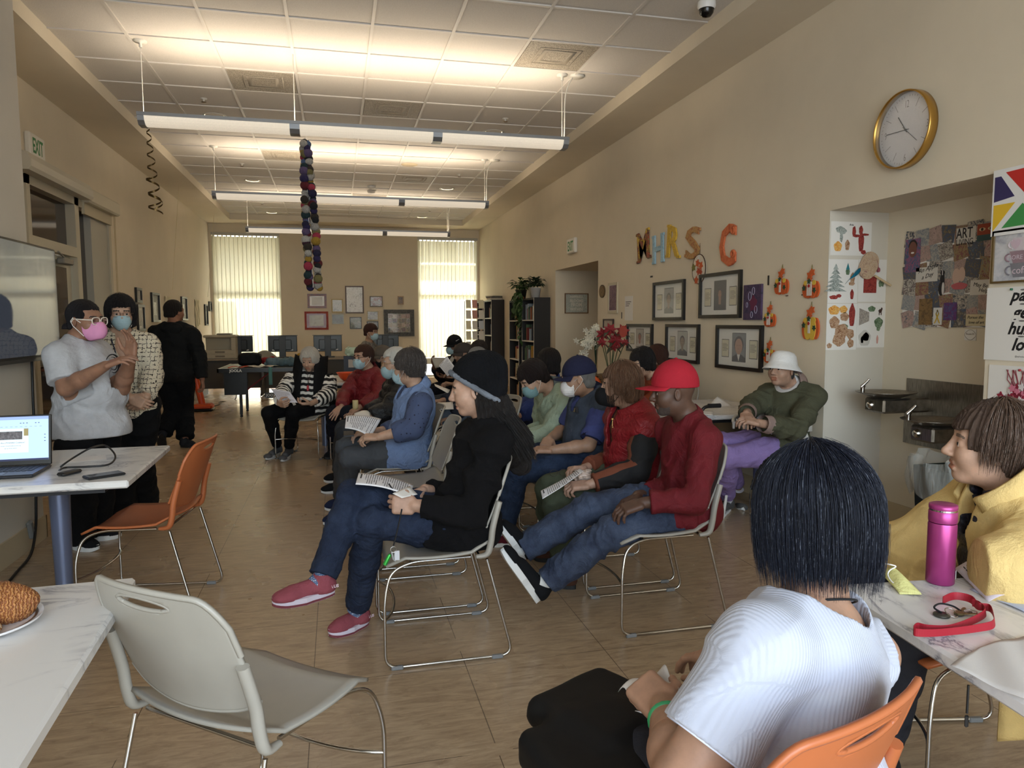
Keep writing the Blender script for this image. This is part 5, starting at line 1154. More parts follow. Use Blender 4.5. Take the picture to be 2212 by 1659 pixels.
mb=MB();mb.box((.022,-.027,.028),(.0006,.012,.022),R=Matrix.Rotation(-.9,3,'Z'));mb.build('sticker',mat('white_sticker',(230,228,226),.6),t)
# red lanyard with keys
RB=NT('red_ribbon');RB.b.inputs['Base Color'].default_value=(*lin((158,22,40)),1);RB.b.inputs['Roughness'].default_value=.6;RB=RB.m
t=thing('lanyard','red printed lanyard looped on the marble table with keys','lanyard',at(2070,1340,z=.74));b0=np.array(t.location)
path=crom([at(u,v,z=.748)-b0 for u,v in((2036,1305),(2062,1296),(2094,1302),(2112,1318),(2138,1322),(2148,1340),(2146,1358),(2110,1366),(2060,1372),(2010,1376),(1975,1374),(1980,1362),(2005,1366),(2050,1366),(2100,1350),(2130,1332),(2118,1316),(2100,1310))],7)
vs=[];fs=[]
for i,p in enumerate(path):
 tg=(path[min(i+1,len(path)-1)]-path[max(i-1,0)]).normalized();tl=.35*math.sin(i*.13);n2=Vector((-tg.y,tg.x,0))*math.sin(tl)*.5+Vector((0,0,1));n2 .normalize();zz=.0003*i
 for s_ in(-1,1):
  for w in(-.0005,.0005):vs.append(p+n2*(.0095+s_*.009)+Vector((-tg.y,tg.x,0))*w+Vector((0,0,0)))
for i in range(len(path)-1):
 a,b=i*4,i*4+4;fs+=[(a,b,b+2,a+2),(a+1,a+3,b+3,b+1),(a,a+1,b+1,b),(a+2,b+2,b+3,a+3)]
mb=MB();mb.add(vs,fs);mb.build('ribbon',RB,t)
mb=MB();A_,B_=at(2040,1372,z=.748)-b0,at(2148,1352,z=.748)-b0;A_,B_=Vector(A_),Vector(B_);dd=(B_-A_).normalized();side=Vector((dd.y,-dd.x,0))
text_on(mb,'WIRELESS   WWW.MIZCO.COM',.0075,lambda X,Y,Z:A_-dd*.012+dd*X+Vector((0,0,1))*(Y+.006)+side*(.0022+Z),0);mb.build('lettering',mat('white_ink',(226,200,200),.6),t)
t=thing('key_bunch','bunch of keys with split ring and grey tag inside the lanyard loop','keys',at(2075,1330,z=.74));BR=mat('brass_key',(140,124,88),.35,.8);GM=mat('gunmetal',(84,82,76),.35,.7)
mb=MB();mb.lathe([(.0001,.006),(.017,.006),(.018,.003),(.017,.001),(.0001,.001)],(-.045,.008,0),20);mb.build('round_tag',GM,t)
mb=MB();mb.tube([(.014*math.cos(a)+.028,.014*math.sin(a)+.002,.006)for a in[2*PI*i/20 for i in range(20)]],.0013,6,closed=True);mb.build('split_ring',CHROME,t);mb=MB();mb.tube([(.013*math.cos(a)-.022,.013*math.sin(a)+.004,.008+.006*math.sin(a))for a in[2*PI*i/20 for i in range(20)]],.0013,6,closed=True);mb.build('split_ring',CHROME,t)
for i,a in enumerate((.1,-.35,.5)):
 mb=MB();Rz=Matrix.Rotation(a,3,'Z');K=lambda x,y,z:Vector((-.005,.0,.003+i*.0022))+Rz@Vector((x,y,z));mb.prism([(.011*math.cos(b),.010*math.sin(b))for b in[2*PI*k/12 for k in range(12)]],0,.002,K);mb.prism([(.010,-.0035),(.038,-.0035),(.041,0),(.036,.0035),(.032,.002),(.028,.0035),(.022,.0015),(.010,.0035)],0,.002,K);mb.build('key',BR if i else GM,t)
mb=MB();mb.tube(crom([(-.04,.012,.006),(-.045,.03,.012),(-.02,.038,.016),(.004,.026,.012),(.006,.004,.008)],6),.0022,6);mb.build('hair_tie',mat('black_elastic',(16,16,18),.8),t)
# paper, cloth, face mask, napkin
def printed_page(name,label,corners,lines,parent_m=None,cat='paper',group=None,bend=.0,th=.0006,head=True,ink=(44,44,48),paper=(232,230,232),box=None,nrm=None,cols=1,grp=None):
 """a page through four corners (top-left, top-right, bottom-left, bottom-right)"""
 tl,tr,bl,br=[np.asarray(c,float)for c in corners];n=unit(np.cross(tr-tl,bl-tl));n=n if(nrm is None and n[2]>0)or(nrm is not None and n@np.asarray(nrm)>0)else-n
 f=lambda u,v,z=0:lerp(lerp(tl,tr,u),lerp(bl,br,u),v)+n*(bend*math.sin(v*PI)*1.0+z)
 o=bpy.data.objects.new(name,None)
 mb=MB();mb.sheet(lambda u,v:f(u,v),8,14,th);bpy.data.objects.remove(o);pm=mat('page_paper',paper,.8);o=mb.build(name,pm);tag(o,label,cat,group)
 mb=MB();r=random.Random(len(label))
 def bar(u0,u1,v0,v1,mi=0):
  k=3;pts=[f(u0+(u1-u0)*i/k,v0,th*.5+.0006)for i in range(k+1)]+[f(u1-(u1-u0)*i/k,v1,th*.5+.0006)for i in range(k+1)];mb.poly(pts,mi)
 if head:bar(.08,.50,.045,.072);bar(.08,.16,.10,.112)
 v=.14
 for i in range(lines):
  dv=(.80)/lines;u=.08;end=.92 if r.random()>.25 else r.uniform(.4,.8)
  for c_ in range(cols):
   u=.08+c_*.86/cols;e=min(end,u+.80/cols)
   while u<e:w=r.uniform(.03,.10);bar(u,min(e,u+w),v,v+dv*.30);u+=w+.014
  v+=dv
 mb.build('print',mat('print_ink',ink,.8),o);return o
printed_page('handout','printed page curling up at the right edge of the marble table',[at(2212,1188,z=.80),at(2235,1300,z=.745),at(2062,1228,z=.748),at(2135,1300,z=.745)],16,bend=.02,paper=(212,200,208))
mb=MB();c=at(2190,1290,z=.742);mb.sheet(lambda u,v:(c[0]-.06+.22*u,c[1]-.09+.16*v,.743+.002*math.sin(u*9+v*6)),10,8,.001);tag(mb.build('paper_towel',mat('towel_paper',(186,194,214),.9,bump=.15,bs=300)),'bluish white paper towel under the curling page','paper')
mb=MB();P4=[at(u,v,z=.744)for u,v in((2052,1440),(2115,1398),(2225,1372),(2225,1520))];mb.sheet(lambda u,v:lerp(lerp(P4[0],P4[1],u),lerp(P4[3],P4[2],u),v)+V3(0,0,.002+.0025*math.sin(u*5+v*8)),12,12,.001);tag(mb.build('napkin',mat('napkin_paper',(206,200,194),.9,bump=.15,bs=300)),'unfolded white napkin at the near edge of the right table','napkin')
t=thing('face_mask','pale yellow folded face mask with white ear loops on the table','mask',at(1945,1255,z=.74));b0=np.array(t.location);mb=MB()
P4=[at(u,v,z=z)-b0 for u,v,z in((1905,1240,.748),(1928,1222,.775),(1990,1283,.746),(1940,1278,.743))]
mb.sheet(lambda u,v:lerp(lerp(P4[0],P4[3],u),lerp(P4[1],P4[2],u),v)+V3(0,0,.012*math.sin(u*PI)*math.sin(v*PI)),12,8,.004);mb.sheet(lambda u,v:lerp(lerp(P4[0],P4[3],u),lerp(P4[1],P4[2],u),v)+V3(-.006,-.012,-.001+.004*math.sin(u*PI))*(1-v*.8),12,8,.002);mb.build('cup',cloth('yellow_mask_cloth',(228,224,150),.85,.3,200,.03),t)
mb=MB();l0=[at(u,v,z=z)-b0 for u,v,z in((1905,1240,.75),(1895,1228,.765),(1905,1218,.775),(1925,1220,.78),(1935,1224,.775),(1922,1232,.77),(1918,1242,.76),(1926,1256,.752),(1936,1262,.75))];mb.tube(crom(l0,6),.0018,6);mb.build('ear_loops',LOOP,t)
# ---------------------------------------------------------------- things on the walls
def wallmap(side,a,z,tilt=0.):
 """local X to the right as one faces the wall, Y up, Z out of the wall"""
 ct,st=math.cos(tilt),math.sin(tilt)
 if side=='R':return lambda X,Y,Z=0:Vector((XR-Z,a-(X*ct-Y*st),z+X*st+Y*ct))
 if side=='L':return lambda X,Y,Z=0:Vector((XL+Z,a+(X*ct-Y*st),z+X*st+Y*ct))
 if side=='A':return lambda X,Y,Z=0:Vector((3.763-Z,a-(X*ct-Y*st),z+X*st+Y*ct))
 if side=='S':return lambda X,Y,Z=0:Vector((a+X*ct-Y*st,4.338-Z,z+X*st+Y*ct))
 if side=='P':return lambda X,Y,Z=0:Vector((a+X*ct-Y*st,10.69-Z,z+X*st+Y*ct))
 return lambda X,Y,Z=0:Vector((a+X*ct-Y*st,YF-.10-Z,z+X*st+Y*ct))
def rect(mb,f,x0,x1,y0,y1,z0,z1,m=0):return mb.prism([(x0,y0),(x1,y0),(x1,y1),(x0,y1)],z0,z1,f,m)
def disc(mb,f,cx,cy,rx,ry,z0,z1,m=0,n=20,wob=0.,ph=0.):return mb.prism([(cx+rx*math.cos(a)*(1+wob*math.sin(5*a+ph)),cy+ry*math.sin(a)*(1+wob*math.sin(5*a+ph)))for a in[2*PI*i/n for i in range(n)]],z0,z1,f,m)
BLKF=mat('black_frame',(24,22,22),.35);MATB=mat('mat_board',(222,220,212),.8);INK=mat('print_ink',(44,44,48),.8);PAPER=mat('page_paper',(228,224,218),.8)
GLZ=NT('picture_glass');GLZ.b.inputs['Base Color'].default_value=(1,1,1,1);GLZ.b.inputs['Alpha'].default_value=.10;GLZ.b.inputs['Roughness'].default_value=.03;GLZ.b.inputs['Specular IOR Level'].default_value=.9;GLZ=GLZ.m
def noisepic(name,cs,scale=30,dist=1.5,stops=(.3,.45,.55,.68)):
 key=(name,tuple(cs[0]))
 if key in _mc:return _mc[key]
 t=NT(name);f=t.noise(t.coord(),scale,5,.7,dist);t.l(t.ramp(f,list(zip(stops,cs))),t.b.inputs['Base Color']);t.b.inputs['Roughness'].default_value=.6;_mc[key]=t.m;return t.m
def framed(label,f,w,h,fw=.02,fd=.025,mf=None,mount=None,pics=(),cat='picture frame',glass=True,group=None,name='framed_picture',lip=0):
 t=thing(name,label,cat,f(0,0,0),group=group);b=Vector(t.location);g=lambda X,Y,Z=0:f(X,Y,Z)-b
 mb=MB()
 for x0,x1,y0,y1 in((-w/2,w/2,h/2-fw,h/2),(-w/2,w/2,-h/2,-h/2+fw),(-w/2,-w/2+fw,-h/2+fw,h/2-fw),(w/2-fw,w/2,-h/2+fw,h/2-fw)):rect(mb,g,x0,x1,y0,y1,0,fd)
 if lip:
  for x0,x1,y0,y1 in((-w/2+fw,w/2-fw,h/2-fw-.012,h/2-fw),(-w/2+fw,w/2-fw,-h/2+fw,-h/2+fw+.012)):rect(mb,g,x0,x1,y0,y1,0,fd*.7)
 mb.build('frame',mf or BLKF,t)
 mb=MB();rect(mb,g,-w/2+fw*.8,w/2-fw*.8,-h/2+fw*.8,h/2-fw*.8,0,.006);mo=mb.build('mount',mount or MATB,t)
 for n,x0,x1,y0,y1,m in pics:mb=MB();rect(mb,g,x0,x1,y0,y1,.006,.0072+.0004*(n=='photo'));mb.build(n,m,t)
 if glass:mb=MB();rect(mb,g,-w/2+fw,w/2-fw,-h/2+fw,h/2-fw,.012,.0125);mb.build('glass',GLZ,t)
 return t,g
BEIGE=mat('caption_card',(206,198,168),.8)
def portrait(t,g,x0,x1,y0,y1,bg,hairc,skin,shirt,tie=False,hs=1.):
 w,h=x1-x0,y1-y0;cx=(x0+x1)/2;mb=MB();rect(mb,g,x0-.006,x1+.006,y0-.006,y1+.006,.006,.0074,0);rect(mb,g,x0,x1,y0,y1,.0074,.0078,1)
 mb.prism([(x0,y0),(x1,y0),(x1,y0+h*.14),(cx+w*.2,y0+h*.25),(cx-w*.2,y0+h*.25),(x0,y0+h*.14)],.0078,.0084,g,2)
 disc(mb,g,cx,y0+h*.60,w*.29*hs,h*.25*hs,.0084,.0088,3);rect(mb,g,cx-w*.10,cx+w*.10,y0+h*.18,y0+h*.42,.0084,.0089,4);disc(mb,g,cx,y0+h*.54,w*.235*hs,h*.225*hs,.0088,.0094,4)
 for s_ in(-1,1):rect(mb,g,cx+s_*w*.10-w*.05,cx+s_*w*.10+w*.05,y0+h*.565,y0+h*.578,.0094,.0097,3)
 rect(mb,g,cx-w*.07,cx+w*.07,y0+h*.435,y0+h*.45,.0094,.0097,5)
 if tie:mb.prism([(cx-w*.12,y0+h*.25),(cx+w*.12,y0+h*.25),(cx,y0)],.0084,.009,g,6)
 mb.build('portrait_photo',[BLKF,mat('photo_ground',bg,.6),mat('photo_clothes',shirt,.6),mat('photo_hair',hairc,.6),mat('photo_face',skin,.6),mat('photo_lips',tuple(x*.7 for x in skin),.6),mat('photo_collar',(210,206,200),.6)],t)
def captions(t,g,spots):
 for x0,x1,y0,y1 in spots:
  mb=MB();rect(mb,g,x0-.006,x1+.006,y0-.006,y1+.006,.006,.0072,1);rect(mb,g,x0,x1,y0,y1,.0072,.008,0);n=7;hh=(y1-y0)
  for i in range(n):rect(mb,g,x0+.01,x1-.01-(.02 if i%3==0 else 0),y1-hh*(.22+.07*i)-.003,y1-hh*(.22+.07*i),.008,.0083,2)
  mb.build('caption_card',[BEIGE,BLKF,INK],t)
for y0,y1,z0,z1,lab,bg,hr,sk,shirt,cw,sc_ in((7.115,6.415,1.43,1.825,'black framed portrait with two caption cards, upper left of five, glaring with reflections',(150,150,146),(70,66,62),(150,130,112),(90,90,92),.16,.9),(6.11,5.41,1.445,1.845,'black framed portrait, upper right of five, beside the purple canvas',(36,40,38),(20,18,18),(150,110,88),(24,24,26),.16,.62),(6.80,6.11,1.02,1.39,'black framed portrait with reflected blinds, lower middle of five',(176,176,168),(60,58,54),(140,124,108),(70,72,76),.15,.9),(5.79,5.08,1.01,1.385,'black framed close portrait of a black haired man in suit, lower right of five',(110,112,116),(22,20,20),(172,130,106),(30,30,36),.16,1.25),(7.82,7.13,1.08,1.39,'black framed picture with a grey hat, lower left of five, behind the flowers',(170,160,150),(96,92,90),(150,84,66),(190,180,176),.15,.8)):
 w,h=y0-y1,z1-z0;f=wallmap('R',(y0+y1)/2,(z0+z1)/2,.0);t,g=framed(lab,f,w,h,.030,.028,group='black framed portraits on the right wall')
 portrait(t,g,-w*.14,w*.14,-h*.31,h*.31,bg,hr,sk,shirt,tie=sc_>1.2,hs=sc_);captions(t,g,[(-w*.38,-w*.23,-h*.22,h*.16),(w*.23,w*.38,-h*.22,h*.16)])
 # purple canvas, narrow posters, disc
mb=MB();f=wallmap('R',5.237,1.57);rect(mb,f,-.127,.127,-.142,.142,0,.018,0)
for(x,y,r)in((-.03,.05,.035),(.02,.09,.03),(-.07,-.02,.02),(.06,-.06,.03),(.0,-.10,.025)):mb.tube([f(x+r*.6*math.cos(a),y+r*math.sin(a),.020)for a in[2*PI*i/16 for i in range(16)]],.002,5,1,closed=True)
disc(mb,f,.02,-.01,.05,.06,.018,.0195,2,wob=.2);tag(mb.build('painted_canvas',[noisepic('purple_paint',[(34,30,50),(60,50,84),(84,60,92),(40,52,70)],14,2.),mat('lavender_line',(180,176,200),.6),mat('plum_paint',(104,34,70),.6)]),'unframed purple and blue painted canvas right of the upper portraits','painting')
f=wallmap('R',8.30,1.705);framed('narrow pale framed print with mauve picture near the passage',f,.31,.37,.03,.012,mat('pale_frame',(196,186,162),.5),None,[('picture',-.11,.11,-.15,.15,noisepic('mauve_print',[(70,54,66),(112,84,104),(140,112,122),(90,84,70)],20))],group=None,glass=False)
f=wallmap('R',8.66,1.80);mb=MB();disc(mb,f,0,0,.10,.082,0,.012,0,28);disc(mb,f,0,0,.085,.068,.012,.014,1,28);tag(mb.build('wooden_disc',[mat('disc_rim',(88,66,40),.5),noisepic('disc_face',[(96,74,46),(140,112,72),(112,88,54),(80,62,40)],60)]),'round brown carved disc on the wall beside the passage','plaque')
f=wallmap('R',8.43,1.363);t,g=framed('small dark framed seaside print above the flowers',f,.34,.175,.018,.02,mat('brown_frame',(52,34,26),.4),None,[('picture',-.15,.15,-.07,.07,noisepic('dusk_print',[(120,96,86),(186,160,140),(200,178,160),(90,70,66)],6,.4))])
f=wallmap('R',7.81,1.57);mb=MB();rect(mb,f,-.115,.115,-.14,.14,.001,.003)
for i in range(3):rect(mb,f,-.09,.07-.03*i,.07-.022*i,.077-.022*i,.003,.0034,1)
tag(mb.build('paper_notice',[PAPER,INK]),'white typed notice sheet pinned left of the portraits','notice')
for y,z,w,h,lab in((7.20,1.895,.055,.018,'short black strip of tape left above the portraits'),(8.02,1.49,.02,.075,'upright black strip of tape near the notice sheet'),(5.04,1.735,.018,.075,'upright black strip of tape above the purple canvas')):
 mb=MB();f=wallmap('R',y,z);rect(mb,f,-w/2,w/2,-h/2,h/2,.0005,.004);tag(mb.build('tape_strip',BLKF),lab,'tape')
 # wooden letters
def outline_letter(ch):
 if ch=='M':return[[(0,0),(.10,.02),(.14,.62),(.30,.08),(.40,.08),(.58,.60),(.56,.06),(.52,0),(.78,0),(.74,.06),(.80,.94),(.84,1),(.62,1),(.40,.34),(.22,1),(.02,1),(.06,.94)]]
LET=[('M',7.40,2.24,.29,.30,'wooden letter M in orange, dark and yellow pieces','m',.12),('H',7.02,2.172,.25,.27,'wooden letter H painted pale blue','h',.04),('R',6.67,2.212,.27,.30,'wooden letter R painted yellow','r',-.10),('S',6.27,2.152,.27,.30,'wooden letter S with brown and gold pattern','s',.03),('C',5.64,2.066,.26,.36,'large wooden letter C in orange with dark edge','c',.0)]
PAT=dict(m=noisepic('letter_m_paint',[(60,40,34),(176,84,48),(40,42,40),(206,170,60)],12,.5,(.42,.47,.52,.57)),h=noisepic('letter_h_paint',[(110,150,178),(150,186,206),(170,200,214),(130,166,190)],20),r=noisepic('letter_r_paint',[(190,150,40),(218,182,66),(206,168,60),(170,130,50)],20),s=noisepic('letter_s_paint',[(96,50,34),(176,112,70),(196,160,96),(120,40,40)],26),c=noisepic('letter_c_paint',[(150,60,40),(204,104,60),(214,120,76),(180,80,50)],16));DKE=mat('letter_edge',(58,34,26),.6)
for ch,y,z,w,h,lab,k,tl in LET:
 f=wallmap('R',y,z,tl);mb=MB();vs,fs=text_mesh(ch,1.0,extrude=.5,bold=.018 if ch!='C' else.025);xs=[v.x for v in vs];zs=[v.y for v in vs];x0,x1,y0_,y1_=min(xs),max(xs),min(zs),max(zs)
 g=lambda v,q:f(((v.x-x0)/(x1-x0)-.5)*w*q,((v.y-y0_)/(y1_-y0_)-.5)*h*q,.004+(v.z+.5)*.016)
 mb.add([g(v,1.)for v in vs],fs,0)
 if k!='c':
  ends=dict(M=[(-.5,-.5),(.5,-.5),(-.46,.5),(.46,.5)],H=[(-.42,-.5),(.42,-.5),(-.42,.5),(.42,.5)],R=[(-.42,-.5),(-.42,.5),(.48,-.5)],S=[(-.45,-.34),(.42,.36)])[ch]
  for ex,ey in ends:rect(mb,f,ex*w-.035,ex*w+.035,ey*h-.013,ey*h+.013,.004,.021)
 else:
  for ex,ey in((.34,.32),(.36,-.22)):mb.tube([f(ex*w+.024*math.cos(a),ey*h+.024*math.sin(a),.015)for a in[2*PI*i/14 for i in range(14)]],.013,8,closed=True)
 o=mb.build('wooden_letter',PAT[k]);tag(o,lab+' on the right wall','letter','wooden letters on the right wall')
def cord_loop(f,x,y,top_,m,t):mb=MB();mb.tube([f(x-.012,y,.008),f(x-.004,(y+top_)/2+.01,.006),f(x,top_,.006),f(x+.005,(y+top_)/2+.01,.006),f(x+.012,y,.008)],.0018,5);mb.lathe([(.0001,0),(.005,.002)],f(x,top_,.004),6);mb.build('hanging_cord',m,t)
TW=mat('twine',(120,86,50),.9)
def leaf(mb,f,cx,cy,r,z,m,rot=0.):
 pts=[]
 for i in range(20):a=rot+2*PI*i/20;rr=r*(1.if i%4==0 else(.55 if i%4==2 else.72));pts.append((cx+rr*math.cos(a),cy+rr*math.sin(a)))
 mb.prism(pts,z,z+.003,f,m)
f=wallmap('R',6.14,1.90);t=thing('leaf_wreath_plaque','white round plaque with orange leaves hanging below the letter S','decoration',f(0,0));g=lambda X,Y,Z=0:f(X,Y,Z)-Vector(t.location)
mb=MB();disc(mb,g,0,-.0,.125,.135,.004,.014,0,28);mb.build('board',[mat('white_board',(224,214,196),.7)],t);mb=MB();mb.tube([g(.125*math.cos(a),.135*math.sin(a),.012)for a in[2*PI*i/28 for i in range(28)]],.005,5,closed=True);mb.build('edge',mat('board_edge',(70,46,30),.7),t)
mb=MB()
for i,(x,y,r,m_)in enumerate(((-.02,.055,.042,0),(.045,.03,.042,0),(.0,-.02,.040,1),(-.09,.02,.038,2),(-.035,-.10,.042,0),(.05,-.03,.03,1))):leaf(mb,g,x,y,r,.015+i*.0007,m_,i)
mb.build('leaves',[mat('leaf_orange',(196,88,40),.7),mat('leaf_rust',(170,66,34),.7),mat('leaf_olive',(120,116,50),.7)],t);mb=MB();rect(mb,g,-.02,.02,.09,.125,.016,.0175);mb.build('tag',PAPER,t);cord_loop(g,.0,.12,.235,TW,t)
# felt pumpkins
PO,PYe,PGr,PWh,PRd=mat('felt_orange',(206,96,44),.9),mat('felt_yellow',(222,184,70),.9),mat('felt_green',(44,72,46),.9),mat('felt_white',(222,212,200),.9),mat('felt_red',(170,44,40),.9)
for(y,z,s_,k,lab)in((4.855,1.70,1.05,0,'felt pumpkin ornament with one striped stem, upper left of five'),(4.505,1.665,1.1,1,'felt pumpkin ornament with white stripes, upper right of five'),(4.995,1.445,.92,2,'felt pumpkin ornament, middle left of five'),(4.495,1.40,1.12,3,'tall yellow and orange felt pumpkin ornament, lower right of five'),(4.985,1.165,.95,4,'felt pumpkin ornament, lowest, beside the bucket hat')):
 f=wallmap('R',y,z);t=thing('felt_pumpkin',lab,'ornament',f(0,0),group='felt pumpkin ornaments');b=Vector(t.location);g=lambda X,Y,Z=0,f=f,b=b,s_=s_:f(X*s_,Y*s_,Z)-b
 mb=MB()
 for i,(x,rx,m_)in enumerate(((-.052,.034,0),(.052,.034,0),(-.024,.034,1 if k==3 else 0),(.024,.034,1 if k==3 else 0))):disc(mb,g,x,-.022-(.01 if k==3 else 0),rx,.060+(.016 if k==3 else 0)-abs(x)*.15,.004,.012+.002*i,m_)
 disc(mb,g,-.04,.02,.018,.016,.02,.024,1);disc(mb,g,.045,.02,.018,.016,.02,.024,1);mb.build('body',[PO,PYe],t)
 mb=MB()
 for j in range(3 if k in(1,2,4)else 1):x=(-.018+.018*j)if k in(1,2,4)else 0;rect(mb,g,x-(.006 if k in(1,2,4)else.011),x+(.006 if k in(1,2,4)else.011),-.062,.028,.022,.025)
 mb.build('stripes',PWh,t);mb=MB();leaf(mb,g,-.055,-.012,.020,.022,0,.4);leaf(mb,g,.05,-.028,.020,.022,0,1.);leaf(mb,g,0,.03,.020,.026,0,.2);mb.build('green_leaves',PGr,t)
 mb=MB();leaf(mb,g,-.012,.068,.036,.010,0,.1);leaf(mb,g,.014,.085,.030,.012,0,.7);leaf(mb,g,-.004,.050,.026,.014,0,1.2);mb.build('orange_leaves',PO,t);mb=MB();disc(mb,g,0,.0,.010,.010,.026,.030,0);mb.build('red_bead',PRd,t);cord_loop(g,0,.08,.135,mat('gold_cord',(120,110,50),.6),t)
for y,z,lab in((4.79,1.607,'left one of two small dark hooks between the upper pumpkins'),(4.60,1.606,'right one of two small dark hooks between the upper pumpkins')):
 mb=MB();f=wallmap('R',y,z);mb.tube([f(-.012,0,.006),f(.012,0,.006)],.004,6);tag(mb.build('wall_hook',mat('hook_brown',(70,40,30),.5)),lab,'hook')
 # clock
f=wallmap('R',3.665,2.532);t=thing('wall_clock','round brass rimmed clock with silver face and thin numerals high on the right wall','clock',f(0,0));b=Vector(t.location);g=lambda X,Y,Z=0:f(X,Y,Z)-b
BRS=mat('brushed_brass',(200,158,84),.28,.95);mb=MB();Rw=Matrix(((0,0,-1),(-1,0,0),(0,1,0)));mb.lathe([(.215,0),(.222,.005),(.222,.055),(.219,.060),(.213,.060),(.211,.045)],n=64,R=Rw);mb.build('rim',BRS,t)
tf=NT('clock_face');_v=tf.coord((1,1,1));_n=tf.noise(_v,400,2);tf.l(tf.ramp(_n,[(.3,(204,204,208)),(.7,(232,232,236))]),tf.b.inputs['Base Color']);tf.b.inputs['Roughness'].default_value=.35;tf.b.inputs['Metallic'].default_value=.25
mb=MB();disc(mb,g,0,0,.212,.212,.01,.018,0,56);FC=mb.build('face',tf.m,t);mb=MB()
for i in range(60):
 a=2*PI*i/60
 if i%5:mb.prism([(math.sin(a)*r+math.cos(a)*w,math.cos(a)*r-math.sin(a)*w)for r,w in((.187,-.0008),(.187,.0008),(.197,.0008),(.197,-.0008))],.018,.0185,g)
 elif i%15:mb.prism([(math.sin(a)*r+math.cos(a)*w,math.cos(a)*r-math.sin(a)*w)for r,w in((.135,-.001),(.135,.001),(.185,.001),(.185,-.001))],.018,.0185,g)
mb.build('minute_marks',mat('dark_mark',(60,54,50),.5),FC);mb=MB()
for tx_,x,y in(('12',0,.148),('3',.160,0),('6',0,-.158),('9',-.160,0)):text_on(mb,tx_,.062,lambda X,Y,Z:g(x+X,y+Y-.021,.0182+Z),0,sx=.55,align='CENTER',bold=-.001)
mb.build('numerals',mat('numeral_brown',(84,74,66),.5),FC)
for nm,ang_,L,w_,bk in(('hour_hand',math.radians(-35),.105,.0025,.02),('minute_hand',math.radians(-88),.15,.0022,.025),('second_hand',math.radians(132),.12,.0012,.03)):
 mb=MB();c_,s_=math.cos(ang_),math.sin(ang_);mb.prism([(s_*r+c_*w,c_*r-s_*w)for r,w in((-bk,-w_),(-bk,w_),(L,w_),(L,-w_))],.021,.0225,g);mb.build(nm,mat('hand_dark',(50,44,40),.4,.5),t)
mb=MB();disc(mb,g,0,0,.006,.006,.018,.026);mb.build('pin',mat('hand_dark',(50,44,40),.4,.5),t)
mb=MB();disc(mb,g,0,0,.2115,.2115,.046,.047,0,56);mb.build('glass',GLZ,t)
# posters on the near part of the right wall
CL=lambda n,c:mat(n,c,.7)
f=wallmap('R',2.80,2.01);t=thing('canvas_print','white canvas with coloured triangles at the right edge','painting',f(0,0));b=Vector(t.location);g=lambda X,Y,Z=0,f=f,b=b:f(X,Y,Z)-b;mb=MB();rect(mb,g,-.26,.26,-.165,.165,0,.018);mb.build('canvas',CL('canvas_white',(228,226,224)),t)
for n,c,pts in(('red',(196,44,38),[(-.19,.145),(.02,.150),(-.085,-.0+.03)]),('indigo',(52,44,92),[(-.25,.13),(-.215,.13),(-.135,.02),(-.25,.005)]),('yellow',(226,184,46),[(-.25,-.01),(-.13,-.01),(-.23,-.12),(-.25,-.14)]),('green',(64,146,76),[(-.09,-.02),(.03,-.125),(-.20,-.13)]),('orange',(226,106,44),[(-.055,.01),(.06,.02),(.02,-.06)]),('amber',(230,190,60),[(.03,.10),(.10,.12),(-.01,.045)])):mb=MB();mb.prism(pts,.018,.0186,g);mb.build('painted_triangle',CL('paint_'+n,c),t)
f=wallmap('R',2.79,1.738);t,g=framed('framed picture of stacked pink cups lettered MORE THAN coffee at the right edge',f,.52,.265,.010,.018,mat('gilt_frame',(120,98,60),.4,.5),noisepic('cloudy_paint',[(120,124,140),(180,180,188),(206,204,206),(150,150,162)],7,.5),[])
def cup(cx,cy,w,h,m,txt,ts_):
 mb=MB();mb.prism([(cx-w*.36,cy-h/2),(cx+w*.36,cy-h/2),(cx+w/2,cy+h/2),(cx-w/2,cy+h/2)],.007,.0085,g);mb.tube([g(cx-w*.5+.022*math.cos(a),cy+h*.3*math.sin(a),.008)for a in[PI/2+PI*i/10 for i in range(11)]],.004,5);mb.build('painted_cup',m,t)
 mb=MB();text_on(mb,txt,ts_,lambda X,Y,Z:g(cx+X,cy+Y-ts_*.35,.0088+Z),0,align='CENTER');mb.build('lettering',CL('cup_letter',(206,176,190)),t)
cup(-.085,.055,.13,.065,CL('cup_pale',(206,190,196)),'\u2665 You',.05);cup(-.085,-.008,.16,.062,CL('cup_plum',(120,62,84)),'MORE THAN',.032);cup(-.085,-.072,.15,.07,CL('cup_slate',(70,62,80)),'coffee',.05)
f=wallmap('R',2.80,1.40);t=thing('lettered_poster','white poster lettered patient gentle humble loving at the right edge','poster',f(0,0));b=Vector(t.location);g=lambda X,Y,Z=0,f=f,b=b:f(X,Y,Z)-b;mb=MB();rect(mb,g,-.275,.275,-.185,.185,.001,.004);mb.build('sheet',PAPER,t);mb=MB()
for txt,y,s_ in(('patient',.125,.085),('gentle',.04,.085),('humble',-.04,.085),('loving',-.12,.085)):text_on(mb,txt,s_,lambda X,Y,Z:g(-.02+X,y-.01+Y,.004+Z),0,align='CENTER',shear=.35,bold=.0025)
mb.build('lettering',CL('letter_black',(24,22,24)),t);mb=MB()
for y in(.168,.098,.015,-.062):
 text_on(mb,'BE',.022,lambda X,Y,Z:g(-.03+X,y+Y-.008,.004+Z),0,align='CENTER')
 for s_ in(-1,1):disc(mb,g,-.03+s_*.04,y,.018,.004,.004,.0045)
text_on(mb,'@ephesians 4:2',.012,lambda X,Y,Z:g(-.06+X,-.165+Y,.004+Z),0,align='CENTER');mb.build('small_print',CL('print_grey',(110,106,104)),t)
